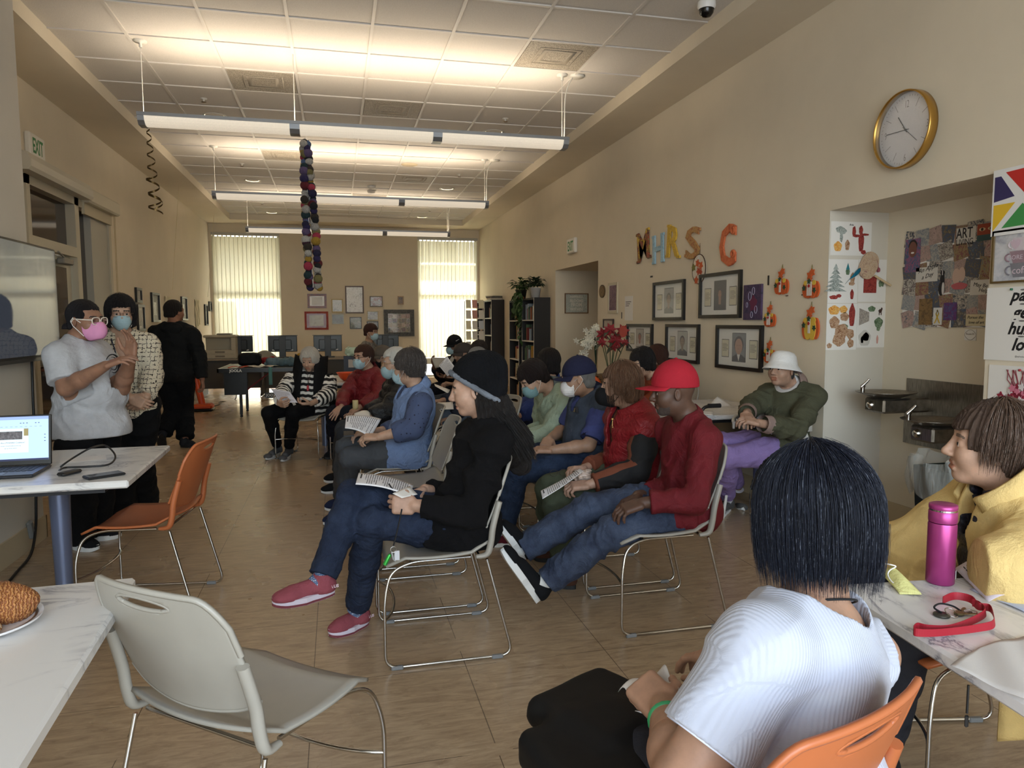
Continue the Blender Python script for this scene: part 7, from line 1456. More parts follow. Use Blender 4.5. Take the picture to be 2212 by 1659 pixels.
# flower table near the passage
t=thing('side_table','brown wooden side table carrying the flower baskets','table',(2.86,7.45,0));WDB=mat('brown_wood',(120,78,44),.45,var=.15,vs=5);mb=MB();mb.box((0,0,.66),(.80,1.4,.05),bev=.008);mb.build('table_top',WDB,t);mb=MB();mb.box((0,0,.60),(.72,1.3,.08));mb.build('apron',WDB,t)
for x in(-.34,.34):
 for y in(-.62,.62):mb=MB();mb.tube([(x,y,.57),(x,y,0)],.025,8);mb.build('leg',WDB,t)
tz=.685
def flower(mb,c,r,n,m,up=(0,0,1),tip=.25):
 c=Vector(c);u=Vector(up).normalized();a_=u.orthogonal().normalized();b_=u.cross(a_)
 for i in range(n):
  a=2*PI*i/n+c.x*9;d=a_*math.cos(a)+b_*math.sin(a);s_=u.cross(d);p0=c;p1=c+d*r*.5+s_*r*.24+u*r*.14;p2=c+d*r+u*r*tip*.3;p3=c+d*r*.5-s_*r*.24+u*r*.14;mb.add([p0,p1,p2,p3],[(0,1,2,3)],m)
P_fl=lambda u,v,y:Vector([float(q)for q in at(u,v,y=y)])
t=thing('orchid','white artificial orchid sprays leaning left in a teal vase','plant',(2.87,7.75,tz));b=Vector(t.location);pot(t,.05,.06,.12,mat('teal_vase',(40,84,88),.3));mb=MB();st=MB();r=random.Random(4)
for(u0,v0,u1,v1,n)in((1285,735,1250,740,22),(1282,725,1258,765,20),(1290,720,1290,715,22),(1290,715,1272,722,18)):
 A_=P_fl(u0,v0,7.75)-b;B_=P_fl(u1,v1,7.72)-b;st.tube(bez((0,0,.1),(0,0,.3),A_+Vector((0,0,.05)),A_,8)+bez(A_,A_+(B_-A_)*.4+Vector((0,0,.04)),B_+Vector((0,0,.03)),B_,6)[1:],.004,5)
 for i in range(n):p=A_.lerp(B_,r.random())+Vector((r.gauss(0,.03),r.gauss(0,.03),r.gauss(0,.035)));flower(mb,p,.040,5,0,(r.gauss(-.3,.5),-1,r.gauss(0,.5)))
mb.build('blossoms',mat('orchid_white',(228,222,204),.6),t);st.build('stems',mat('vine_stem',(74,84,50),.6),t);mb=MB()
for a in range(7):leafblade(mb,(0,0,.12),(math.cos(a),math.sin(a),.4),.22,.04,0,.6)
for a in range(4):leafblade(mb,(0,0,.2),(.1*math.cos(a*2),.1*math.sin(a*2),1),.5,.008,0,.05)
mb.build('leaves',LEAFD,t)
t=thing('poinsettia_basket','red poinsettias in a wrapped woven basket on the side table','plant',(2.90,7.38,tz));b=Vector(t.location)
mb=MB();mb.lathe([(.0001,0),(.11,0),(.135,.14),(.14,.145),(.13,.13),(.1,.01)],n=24);mb.build('basket',mat('wicker',(140,112,80),.8,var=.3,vs=60,bump=.8,bs=90),t);mb=MB()
for i in range(6):a=i*1.05;mb.tube([(-.19*math.cos(a),-.19*math.sin(a),.13+.02*i%.05),(0,-.15,.10+.015*i),(.19*math.cos(a),.12,.15)],.008,6)
mb.build('twig_band',mat('twig',(120,90,60),.8),t);mb=MB();lf=MB();st=MB()
for(u,v,R_)in((1302,722,.085),(1318,712,.08),(1330,735,.10),(1345,715,.085),(1300,740,.06),(1325,748,.07),(1350,740,.05)):
 p=P_fl(u,v,7.4+.1*math.sin(u))-b;mb=MB();flower(mb,p,R_,7,0,(-.2,-1,.4));flower(mb,p+Vector((0,-.01,0)),R_*.6,6,0,(-.2,-1,.2));mb.build('petals',mat('poinsettia_red',(140,28,36),.6),t);st.tube([(0,0,.1),p*.5+Vector((0,0,.06)),p],.005,5);leafblade(lf,p,(.5,-.4,-.3),.10,.035);leafblade(lf,p,(-.6,-.2,-.3),.10,.035)
p=P_fl(1344,716,7.2)-b;mb=MB();disc(mb,lambda X,Y,Z:p+Vector((X,-Z,Y)),.01,.0,.045,.062,0,.008,1);mb.build('petals',[mat('poinsettia_red',(150,24,32),.6),mat('anthurium_red',(160,60,44),.3)],t);lf.build('leaves',LEAFD,t);st.build('stems',mat('vine_stem',(74,84,50),.6),t)
t=thing('ivy_pots','small white pot with pale blossoms and ivy right of the poinsettias','plant',(2.94,7.0,tz));pot(t,.035,.045,.07,mat('white_pot',(214,210,204),.5));mb=MB();bushy(mb,(.03,-.12,.12),90,.16,.05,.02,9,.4);bushy(mb,(0,0,.1),20,.04,.05,.02,10);mb.build('leaves',mat('ivy_green',(96,112,66),.6,var=.3,vs=20),t);mb=MB()
for i in range(9):flower(mb,(r.gauss(0,.035),r.gauss(-.02,.03),.12+r.gauss(0,.02)),.026,5,0,(0,-1,.5))
mb.build('blossoms',mat('orchid_white',(228,222,204),.6),t)
mb=MB();rs=random.Random(2);OR=cloth('orange_bag_film',(226,92,30),.35,.8,40,.1,spec=.5);mb.grid(lambda u,v:(.075*math.sin(v*PI)*math.cos(2*PI*u)*(1+.16*math.sin(u*40+v*9)),.075*math.sin(v*PI)*math.sin(2*PI*u)*(1+.16*math.sin(u*31)),.085-.085*math.cos(v*PI)*(1+.1*math.sin(u*25))),40,16);tag(place(mb.build('orange_bag',OR),(2.58,7.05,tz)),'crumpled orange plastic bag on the side table behind the navy cap','bag')
# ---------------------------------------------------------------- computer desks, printer
GRYL=mat('desk_laminate',(150,136,118),.5);PNL=mat('desk_panel',(64,62,60),.55)
def desk(lab,x0,x1,y0,y1,z=.74):
 t=thing('desk',lab,'desk',((x0+x1)/2,(y0+y1)/2,0));cx,cy=(x0+x1)/2,(y0+y1)/2;mb=MB();mb.span((x0-cx,y0-cy,z-.03),(x1-cx,y1-cy,z),bev=.004);mb.build('desk_top',GRYL,t);mb=MB();mb.span((x0-cx+.03,y0-cy+.05,.18),(x1-cx-.03,y0-cy+.07,z-.03));mb.build('modesty_panel',PNL,t)
 for x in(x0-cx+.01,x1-cx-.04):mb=MB();mb.span((x,y0-cy+.05,.02),(x+.03,y1-cy-.05,z-.03));mb.build('side_panel',PNL,t);
 return t
desk('grey desk under the printer and the left monitor',-2.52,-1.40,14.45,15.2,.74);desk('grey desk under the two left monitors, dark front panel',-1.36,.16,14.25,15.0);desk('grey desk behind the white haired people, under the right monitor',.22,1.70,14.35,15.1)
def monitor(lab,x,y,z=.74,w=.54):
 t=thing('monitor',lab,'monitor',(x,y,z),group='monitors seen from behind');mb=MB();mb.box((0,.03,.27),(w,.03,.31),bev=.008);mb.box((0,.005,.25),(w*.62,.03,.2),bev=.01);mb.build('housing',BLK,t);mb=MB();mb.box((0,-.03,.21),(.12,.03,.42),bev=.004);mb.build('column',mat('stand_grey',(44,46,50),.4),t);mb=MB();mb.box((0,.0,.01),(.26,.2,.02),bev=.006);mb.build('foot',BLK,t);mb=MB();mb.box((0,.03,.432),(w*1.05,.06,.010));mb.build('top_shelf',BLK,t)
 mb=MB();mb.box((-.17,.012,.15),(.045,.002,.022));mb.box((.17,.012,.15),(.045,.002,.022));mb.build('stickers',mat('white_sticker',(230,228,226),.6),t)
monitor('monitor seen from behind, second from the left, against the left blinds',-1.02,14.62);monitor('monitor seen from behind, third from the left, right of the white haired reader',-.17,14.62);monitor('monitor seen from behind beside the printer, partly hidden',-1.86,14.85);monitor('monitor seen from behind right of the standing masked person',.95,14.70)
t=thing('printer','beige office printer with two paper trays on the left desk','printer',(-2.14,14.72,.74));PB=mat('printer_beige',(178,170,150),.5);mb=MB();mb.box((0,0,.085),(.56,.46,.17),bev=.01);mb.span((-.28,-.02,.17),(.28,.23,.40));mb.span((.20,-.23,.16),(.28,.0,.40));mb.build('body',PB,t);mb=MB();mb.box((0,.0,.425),(.58,.48,.05),bev=.015);mb.build('scanner_lid',PB,t);mb=MB();mb.box((.06,.02,.465),(.26,.28,.03),bev=.012);mb.build('document_feeder',mat('feeder_grey',(150,146,138),.5),t);mb=MB();mb.span((-.27,-.015,.19),(.20,-.005,.39));mb.build('output_bay',BLK,t)
for z in(.05,.13):mb=MB();mb.box((0,-.232,z),(.50,.01,.07),bev=.003);mb.build('paper_tray',PB,t);mb=MB();mb.box((0,-.239,z),(.17,.006,.03));mb.build('tray_handle',mat('tray_shadow',(120,112,98),.6),t)
# folded table-tennis table
t=thing('table_tennis_table','dark table-tennis table half marked JOOLA, heaped with bags and papers','table',(-1.0,11.75,0));mb=MB();mb.box((0,0,.745),(1.37,1.3,.02));mb.build('table_top',mat('table_dark_blue',(44,50,56),.35),t);mb=MB()
for a,b in(((-.69,-.66,.70),(.69,-.64,.757)),((-.69,.64,.70),(.69,.66,.757)),((-.69,-.66,.70),(-.67,.66,.757)),((.67,-.66,.70),(.69,.66,.757))):mb.span(a,b)
mb.build('apron',BLK,t);mb=MB();rr=lambda x0,x1,y0,y1:mb.span((x0,y0,.756),(x1,y1,.7575));rr(-.68,.68,-.655,-.635);rr(-.68,-.66,-.65,.65);mb.build('white_lines',mat('white_line',(220,216,206),.6),t)
for x,y in((-.42,-.30),(-.42,.45),(.5,-.30),(.5,.45)):mb=MB();mb.span((x-.02,y-.02,.04),(x+.02,y+.02,.70));mb.lathe([(.0001,0),(.02,.005),(.022,.02),(.012,.04)],(x,y,0),10);mb.build('leg',mat('black_steel',(22,22,24),.4),t)
mb=MB();mb.span((-.62,-.52,.36),(-.30,-.50,.70));mb.span((-.05,-.52,.30),(.62,-.50,.38));mb.build('side_bracket',BLK,t);mb=MB();mb.tube([(.02,-.48,.68),(-.40,-.40,.36)],.012,6);mb.build('brace',mat('dark_red_steel',(110,30,40),.4),t);mb=MB()
text_on(mb,'JOOLA',.055,lambda X,Y,Z:Vector((-.52+X,-.6605-Z,.708+Y)),0,bold=.002);text_on(mb,'JOOLA',.055,lambda X,Y,Z:Vector((-.04+X,-.5205-Z,.325+Y)),0,bold=.002);mb.build('lettering',mat('white_print',(210,210,206),.7),t)
def lump(name,m,c,r,seed,lab,cat,rough=.25,rot=0.,fl=.15):
 f=Field(V3(-r[0],-r[1],-.01)-.03,V3(r[0],r[1],r[2])+.03,max(r)/22);f.apply(('b',V3(0,0,r[2]/2),V3(r[0],r[1],r[2]/2)*.93,np.eye(3),min(r)*.45),'u',0);X=f.axes();f.F=f.F-(folds(X,9/max(r)*.6,seed)*min(r)*rough+vnoise(X,5/max(r),seed)*min(r)*rough*.7).astype(np.float32);f.halfcut((0,0,.0),(0,0,-1));v,fc=f.mesh();o=obj_from(name,v,fc,m);place(o,c,(0,0,rot));return tag(o,lab,cat)
lump('shoulder_bag',cloth('black_nylon_bag',(20,20,22),.6),(-1.32,11.85,.757),(.18,.12,.2),1,'black shoulder bag on the table-tennis table','bag',.12);lump('red_pouch',cloth('red_nylon',(140,34,34),.5),(-1.05,11.95,.757),(.11,.09,.13),2,'red pouch right of the black shoulder bag','bag');lump('patterned_scarf',camo_mat('scarf_pattern',[(60,70,78),(120,140,146),(84,104,112),(160,150,150)],30)if 'camo_mat' in globals()else cloth('scarf',(100,120,128)),(-.82,11.6,.757),(.24,.17,.12),3,'heaped grey and teal patterned scarf on the table-tennis table','scarf',.35);lump('black_coat',cloth('black_coat',(18,18,20)),(-.42,11.6,.757),(.18,.2,.15),4,'black coat heaped behind the white haired reader','coat',.3);lump('yellow_cloth',cloth('mustard_cloth',(190,150,50)),(-.50,12.1,.757),(.13,.1,.18),5,'mustard yellow bundle on the table-tennis table','cloth',.3)
mb=MB();mb.sheet(lambda u,v:(-.98+.05*u,11.085-.006+.002*v,.77-.26*v+.0),2,6,.003);tag(mb.build('bag_strap',mat('teal_strap',(90,140,138),.8)),'teal strap hanging over the edge of the table-tennis table','strap')
for x,y,c,rz,lab in((-1.42,11.25,(190,80,50),.2,'orange sheet at the corner of the table-tennis table'),(-1.20,11.35,(206,196,186),-.3,'white sheet near the corner of the table-tennis table'),(-1.05,11.28,(214,206,196),.6,'second white folded sheet beside the scarf')):mb=MB();mb.sheet(lambda u,v:((u-.5)*.28,(v-.5)*.2,.004+.02*abs(math.sin(u*5))),8,4,.0015);tag(place(mb.build('paper_sheet',mat('loose_sheet',c,.8)),(x,y,.758),(0,0,rz)),lab,'paper')
# things on the pale table
mb=MB();mb.lathe([(.0001,.0),(.05,.0),(.09,.03),(.13,.095),(.135,.10),(.127,.095),(.085,.035),(.0001,.012)],n=32);tag(place(mb.build('mixing_bowl',mat('orange_bowl',(222,80,30),.35)),(.12,8.60,.74)),'bright orange bowl on the pale table','bowl');mb=MB();mb.lathe([(.0001,.0),(.04,.0),(.075,.03),(.10,.10),(.094,.095),(.0001,.012)],n=28);tag(place(mb.build('small_bowl',mat('yellow_bowl',(216,160,70),.4)),(.33,8.72,.74)),'yellow bowl right of the orange bowl','bowl')
t=thing('gift_box','dark blue patterned carton with a white label behind the orange bowl','box',(.20,9.25,.74));mb=MB();mb.box((0,0,.13),(.24,.16,.26));mb.build('carton',mat('navy_carton',(44,52,66),.6),t);mb=MB();mb.box((-.01,-.081,.17),(.11,.002,.10));mb.build('label',mat('pale_label',(170,160,150),.7),t);lump('salad_bag',mat('pale_green_film',(190,206,180),.4,alpha=.8),(.22,9.27,1.0),(.12,.08,.10),6,'clear bag of greens on top of the blue carton','bag',.3)
# office chair back behind the desk, cables
mb=MB();mb.sheet(lambda u,v:(-1.55+.5*u,14.0+.05*math.sin(u*PI),.74+.16*math.sin(u*PI)*v+.01),14,4,.03);tag(mb.build('chair_back',mat('grey_chair_back',(150,146,132),.7)),'rounded grey backrest rising behind the desk near the left blinds','chair')
mb=MB();mb.tube(crom([(-1.9,14.4,.5),(-1.85,14.2,.02),(-2.05,13.7,.012),(-2.0,13.2,.012),(-2.12,12.8,.012)],6),.008,6);tag(mb.build('extension_cord',mat('dark_cord',(40,32,28),.6)),'dark cord on the floor from the desk to the orange vacuum','cord');mb=MB();mb.tube(crom([(-1.35,14.3,.4),(-1.4,14.1,.03),(-1.2,13.9,.012),(-.9,14.1,.012),(-.75,14.25,.3)],6),.006,6);tag(mb.build('floor_cable',mat('grey_cable',(110,104,96),.6)),'thin grey cable looping on the floor under the desk','cable')
# orange upright vacuum
t=thing('vacuum_cleaner','orange upright vacuum standing behind the walking man','vacuum',(-2.12,12.45,0));VO=mat('vacuum_orange',(206,74,26),.4);mb=MB();mb.box((0,0,.07),(.30,.26,.09),bev=.03);mb.build('floor_head',VO,t);mb=MB();mb.box((0,0,.025),(.32,.28,.05),bev=.02);mb.build('bumper',BLK,t);mb=MB();mb.tube([(-.02,.04,.08),(-.10,.08,.45),(-.16,.10,.8)],[.05,.055,.045],12);mb.build('body',VO,t);mb=MB();mb.tube([(-.16,.10,.8),(-.22,.12,1.05)],.015,8);mb.build('handle',BLK,t)
mb=MB();pts=crom([at(365,889,z=.012),at(348,900,z=.012),at(335,912,z=.03),at(328,908,z=.04),at(340,905,z=.035),at(345,915,z=.012),at(320,922,z=.012),at(310,928,z=.012)],6);mb.tube(pts,.010,6);tag(mb.build('knotted_cord',mat('cream_rope',(214,198,166),.9)),'knotted cream cord lying along the left wall','cord')
for y,lab in((12.3,'thin cream string hanging from the ceiling along the left wall, nearer one'),(15.6,'thin cream string hanging along the left wall near the blinds')):mb=MB();mb.tube([(XL+.30,y,ZS),(XL+.08,y+.3,1.95)],.003,5);tag(mb.build('hanging_string',mat('cream_string',(226,214,180),.8)),lab,'string')
# yarn ball garland and the twisted streamer on the nearest lamp
t=thing('yarn_garland','long garland of coloured yarn balls hanging from the nearest pendant','garland',(-.22,6.50,2.98));r=random.Random(21);YC=[(24,26,30),(40,34,70),(190,150,50),(60,50,40),(110,24,34),(96,120,160),(190,184,176),(70,30,50),(110,90,130),(190,60,84),(206,200,190),(50,40,90),(34,60,64),(140,130,80)]
mb=MB();mb.tube([(0,0,.0),(.01,0,-.6),(.035,0,-1.26)],.004,5);mb.build('cord',mat('cord_white',(200,190,180),.9),t)
def yarn(c):
 key=('yarn',c)
 if key in _mc:return _mc[key]
 q=NT('yarn');v=q.coord();w_=q.n('ShaderNodeTexWave');w_.inputs['Scale'].default_value=60;w_.inputs['Distortion'].default_value=9;q.l(v,w_.inputs['Vector']);q.l(q.ramp(w_.outputs['Fac'],[(.2,tuple(x*.6 for x in c)),(.8,c)]),q.b.inputs['Base Color']);q.b.inputs['Roughness'].default_value=.95;q.bump(w_.outputs['Fac'],.8,.005);_mc[key]=q.m;return q.m
ball=None;n=94
for i in range(n):
 z=-.03-1.24*(i/(n-1))+r.uniform(-.01,.01);k=i/n;wd=.010+.035*min(1,k*1.8);x=.035*k+(wd if i%2 else-wd*.7)+r.uniform(-.008,.008);y=r.uniform(-.03,.03);rad=r.uniform(.029,.040)*(1 if i%5 else.85)
 c=YC[(i*5+i//7)%len(YC)];mb=MB();mb.lathe([(rad*math.sin(PI*j/10)+.0001,-rad*math.cos(PI*j/10))for j in range(11)],(x,y,z),14);mb.build('yarn_ball',yarn(c),t)
def spiral(lab,x,y,z0,L,r0,r1,turns,ph,name='streamer',m=None):
 mb=MB();N=turns*18;mb.grid(lambda u,v:(x+(r0+(r1-r0)*u)*math.cos(ph+2*PI*turns*u)+.03*u,y+(r0+(r1-r0)*u)*math.sin(ph+2*PI*turns*u),z0-L*(u**1.15)+(v-.5)*.014),N,1);return tag(mb.build(name,m or mat('foil_bronze',(84,66,36),.25,.8)),lab,'streamer')
spiral('twisted dark foil streamer hanging from the left end of the nearest pendant, longer one',-1.44,6.5,2.99,.68,.012,.055,7,0.);spiral('second foil streamer twined with the first at the left end of the nearest pendant',-1.43,6.5,2.60,.24,.045,.050,2,2.)
def settle(k,p):
 """feet on the floor, hips on the seat"""
 stand=k in 'ABCF'
 p=dict(p);pe=np.array(p['pe'],float)
 if not stand:
  pe[2]=.545;a=math.radians(p['fy']);c=pe+.08*V3(math.cos(a),math.sin(a),0)if 'chair' not in p else V3(*p['chair'][:2],0);R=frame_yaw(p['fy']if 'chair' not in p else p['chair'][2]);p['seat']=('b',V3(c[0],c[1],.352)-R[:,1]*.05,V3(.23,.18,.10),R,.02)
 else:pe[2]={'A':.84,'B':.86,'C':.90,'F':.78}[k]
 p['pe']=pe;s=p.get('s',1.)
 f=unit(V3(math.cos(math.radians(p['fy'])),math.sin(math.radians(p['fy'])),0));r=np.cross(f,V3(0,0,1))
 for sd,q in(('R',1),('L',-1)):
  if k in 'OPGJKLTUM':
   kn=pe+f*.42+r*q*.10;kn[2]=.50;an=kn+f*.03;an[2]=.09;p['leg'+sd]=(kn,an,V3(*(an+f*.15)[:2],0))
  elif k=='F':
   kn=pe+r*q*.09;kn[2]=.44;an=kn-f*.02;an[2]=.085;p['leg'+sd]=(kn,an,V3(*(an+f*.15)[:2],0))
  elif k in 'XW' or k=='S' or(k=='N' and sd=='R'):pass
  elif k=='C' and sd=='L':pass
  else:
   kn,an,to=p['leg'+sd]
   def slide(P0,z):
    P0=np.asarray(P0,float);d=P0-CAM;return CAM+d*(z-CAM[2])/d[2]
   p['leg'+sd]=(kn,slide(an,.085),slide(to,0.))
 return p
NYLON=lambda n,c:cloth(n,c,.5,.5,60,.06,spec=.4)
def puffer(pitch,amp,axis=2):
 return pitch,amp
def quilt_uv(P_):return None
def stripes_mat(c1,c2,freq,wob=.012,name='striped_knit'):
 t=NT(name);v=t.coord((1,1,1),'UV');sp=t.n('ShaderNodeSeparateXYZ');t.l(v,sp.inputs[0])
 w=t.math('MULTIPLY',t.math('SINE',t.math('MULTIPLY',sp.outputs[0],110.)),wob*.22)
 z=t.math('ADD',sp.outputs[1],w);s_=t.math('SINE',t.math('MULTIPLY',z,freq));m=t.math('GREATER_THAN',s_,0.05)
 t.l(t.mix(m,c1,c2),t.b.inputs['Base Color']);t.b.inputs['Roughness'].default_value=.9
 t.bump(t.noise(t.coord(),300,3),.3,.004);return t.m
def plaid_mat():
 t=NT('tweed_knit');v=t.coord();col=None
 def line(ax,f,ph,dist):
  n=t.noise(t.coord((1,1,1)),60,3);sp=t.n('ShaderNodeSeparateXYZ');t.l(v,sp.inputs[0])
  a=t.math('ADD',t.math('MULTIPLY',sp.outputs[ax],f),t.math('MULTIPLY',n,dist));s_=t.math('ABSOLUTE',t.math('SINE',t.math('ADD',a,ph)))
  return t.math('LESS_THAN',s_,.22)
 m=t.math('MAXIMUM',line(2,105.,0,2.4),line(0,120.,1.,2.6));br=t.math('GREATER_THAN',t.noise(t.coord(),55,2),.44)
 m=t.math('MULTIPLY',m,br);t.l(t.mix(m,(226,214,190),(44,32,28)),t.b.inputs['Base Color']);t.b.inputs['Roughness'].default_value=.95
 t.bump(t.noise(t.coord(),180,4),.9,.01);return t.m
def dots_mat(c1,c2,scale,r=.22,name='dotted_cloth'):
 t=NT(name);v=t.coord();vo=t.n('ShaderNodeTexVoronoi');vo.inputs['Scale'].default_value=scale;vo.inputs['Randomness'].default_value=.35;t.l(v,vo.inputs['Vector'])
 m=t.math('LESS_THAN',vo.outputs['Distance'],r);t.l(t.mix(m,c1,c2),t.b.inputs['Base Color']);t.b.inputs['Roughness'].default_value=.85
 t.bump(t.noise(t.coord(),300,3),.2,.003);return t.m
def camo_mat(name,cs,scale=40):
 t=NT(name);f=t.noise(t.coord(),scale,3,.6,.6);t.l(t.ramp(f,[(.0,cs[0]),(.42,cs[1]),(.5,cs[2]),(.58,cs[3])],'CONSTANT'),t.b.inputs['Base Color']);t.b.inputs['Roughness'].default_value=.85;return t.m
def rib_mat(c):
 t=NT('ribbed_cotton');v=t.coord((1,1,1),'UV');sp=t.n('ShaderNodeSeparateXYZ');t.l(v,sp.inputs[0])
 s_=t.math('SINE',t.math('MULTIPLY',sp.outputs[0],900.));t.b.inputs['Base Color'].default_value=(*lin(c),1);t.b.inputs['Roughness'].default_value=.85
 t.b.inputs['Sheen Weight'].default_value=.1
 t.bump(t.math('ADD',t.math('MULTIPLY',s_,.22),t.math('MULTIPLY',t.noise(t.coord(),9,5,.6,.8),3.)),.30,.006);return t.m
def arm_uv(P_,sds='LR'):
 """UV following the torso height, or the length of whichever arm is nearest"""
 def f(v,C):
  u=C[:,0].copy();w=C[:,2].copy();best=np.full(len(v),.085)
  for sd in sds:
   A=P_['A'][sd];S,E,W=A[0][1],A[1][2],A[3][2];L0=0
   for a,b in((S,E),(E,W)):
    ab=b-a;L=np.linalg.norm(ab);t=np.clip((v-a)@ab/L**2,0,1);d=np.linalg.norm(v-a-t[:,None]*ab,axis=1)
    m=(d<best)&(np.abs(C[:,0])>.13);best=np.where(m,d,best)
    x=unit(np.cross(ab,P_['CR'][:,1]));w=np.where(m,.60-(L0+t*L),w);u=np.where(m,(v-a)@x,u);L0+=L
  return np.stack([u,w],1)
 return f
def collar(P_,m,name='collar',r=.066,h=.045,tilt=.02,parent=None,th=.008,flare=1.12,open_=0.,back=0.):
 """a standing band round the neck, open in front by the angle open_"""
 b=P_['neck'][0];d=unit(b[2]-b[1]);c0=b[1]+d*.015;R=frame_yaw(P_['cy'],d);s=P_['s']
 def fn(u,w):
  a=open_+(2*PI-2*open_)*u;rr=r*s*(1.12-.12*w*(1-flare)*-6)if False else r*s*(1.25+(flare-1.25)*w)
  return c0+R@V3(math.sin(a)*rr,math.cos(a)*rr*1.05+.004,(w*h-.02*(1-w))*s+tilt*(-math.cos(a))*1.0+back*w*-math.cos(a))
 mb=MB();mb.sheet(fn,28,4,th);return mb.build(name,m,parent)
def on_front(P_,x,z,v_obj=None,out=.15):
 """point and frame on the chest of a person"""
 return P_['pe']+P_['CR']@V3(x,out,z)
def sock(P_,sd,m,parent,up=(0,0,1)):
 A=P_['L'][sd];kn,an=A[2][1],A[3][2];d=unit(kn-an);mb=MB()
 toe=np.asarray(P_['leg'+sd][2],float);mb.tube([lerp(an,toe,.12),an+d*.02,an+d*.10,an+d*.15],[.038,.040,.041,.041],14,caps=False);return mb.build('sock',m,parent)
PE={}
def dress(k):
 P_=person(settle(k,CAST[k]));PE[k]=P_;o=P_['o'];q=P_.get('q',1.);h=.0075*q;hh=.0042*q;hm=lambda*a,**b:hairmat(*a,**b)
 BL=(12,12,13)
 if k=='N':
  m=cloth('black_fleece',(15,14,16),.95,.6,900,.15,sheen=.0);top(P_,'fleece_jacket',m,.0062,.013,.94,.008,-.13,.068,fold=(.009,20,3),skirt=.05,parent=o)
  dn=denim((30,38,58),(56,68,92));trousers(P_,dn,.006,.008,.006,.93,(.0045,40,8),o,'jeans',.004)
  rose=cloth('rose_knit_shoe',(150,78,88),.8,.5,400,.06);sole=mat('white_midsole',(214,206,220),.5)
  for sd in 'LR':
   if sd=='R':u=unit(P_['L']['R'][2][1]-P_['L']['R'][3][2])*.3+V3(-.1,-.25,1)
   else:u=(0,0,1)
   so=shoe(P_,sd,rose,sole,.0045,o,up=u,th=.032,hi=.012,out=mat('rose_outsole',(120,56,66),.6));sock(P_,sd,dots_mat((86,106,140),(220,220,226),130,.3,'dotted_sock'),o)
   P_['shoe'+sd]=so
   kn,an,toe=[np.asarray(z,float)for z in P_['leg'+sd][:3]];uu=unit(u);f=toe-an;f=unit(f-uu*(f@uu));x=np.cross(f,uu);b=an+uu*((toe-an)@uu)
   side=-x if(x[1]>0)else x;mb=MB()
   for ch,y0 in(('USPA',.002),('US',-.043)):
    text_on(mb,ch,.018,lambda X,Y,Z:b+side*(.0405-.15*abs(X+y0+0)*0+Z)+f*(-(X)*(1 if side@V3(0,-1,0)>0 else-1)*np.sign(np.cross(f,uu)@side)*1.0*-1+y0)*1.0+uu*(Y+.048),0,bold=.0006)
   mb.build('lettering',mat('pale_print',(214,190,200),.6),so)
   # beanie: slouchy knit dome with a grey fleece edge
  C,R=P_['hd'],P_['HR'];f=Field(C-.25,C+.28,.005)
  for p,kk in((('e',(0,-.015,.050),(.096,.112,.095)),0),(('e',(.0,-.045,.090),(.098,.108,.080)),.03),(('e',(.0,-.092,.070),(.078,.066,.074)),.03),(('e',(.0,-.07,-.005),(.090,.078,.085)),.03)):f.apply(hp(p,C,R,1.),'u',kk)
  X=f.axes();lx,ly,lz=[(X[0]-C[0])*R[0,i]+(X[1]-C[1])*R[1,i]+(X[2]-C[2])*R[2,i]for i in range(3)]
  f.F=f.F-(.0016*np.sin(np.arctan2(lx,ly+.03)*46)+.004*folds(X,26,8)).astype(np.float32)
  f.halfcut(C+R@V3(0,0,.018),R@V3(0,.80,-1.));v,fc=f.mesh();km=cloth('black_knit',(16,17,21),.95,.9,500,.2);b=obj_from('beanie',v,fc,km,o)
  mb=MB();rg=[C+R@V3(.093*math.sin(a),-.022+.112*math.cos(a),.020+.80*(-.022+.112*math.cos(a)))for a in[2*PI*i/40 for i in range(40)]]
  mb.tube(rg,[.0125+.0015*math.sin(i*2.7)for i in range(40)],8,closed=True);mb.build('beanie_trim',cloth('grey_fleece',(126,132,142),.95,.9,400,.15),b)
  # long hair falling behind and over the shoulder
  hmN=hm((12,10,10),(36,30,28),grey=.12,gc=(110,106,104));U=lambda*a:V3(*a)
  f=Field(C-U(.30,.24,.48),C+U(.34,.24,.1),.0055)
  for p,kk in((('c',(0,-.02,.02),(0,-.055,-.10),.085,.088),.02),(('c',(0,-.06,-.10),(.0,-.125,-.26),.085,.092),.05),(('c',(0,-.125,-.26),(.0,-.155,-.36),.090,.05),.04),(('c',(-.04,-.03,-.06),(-.07,-.03,-.20),.044,.050),.03),(('c',(-.07,-.03,-.20),(-.09,.06,-.27),.050,.016),.03)):f.apply(hp(p,C,R,1.),'u',kk)
  X=f.axes();lx,ly,lz=[(X[0]-C[0])*R[0,i]+(X[1]-C[1])*R[1,i]+(X[2]-C[2])*R[2,i]for i in range(3)];az=np.arctan2(lx,-ly-.02)
  f.F=f.F-(.0035*np.sin(az*30+3*np.sin(lz*18+az*4))+.003*np.sin(az*71+2*np.sin(lz*31))).astype(np.float32)
  f.F=np.maximum(f.F,(np.minimum(ly-.004,lz+.15)*.9).astype(np.float32));f.halfcut(C+R@V3(0,0,.05),R@V3(0,0,1.))
  v,fc=f.mesh();qn=local(P_,v);hr=obj_from('hair',v,fc,hmN,o,uv=np.stack([np.arctan2(qn[:,0],-qn[:,1]-.02),qn[:,2]*4],1))
  rs=np.random.RandomState(4);mb=MB()
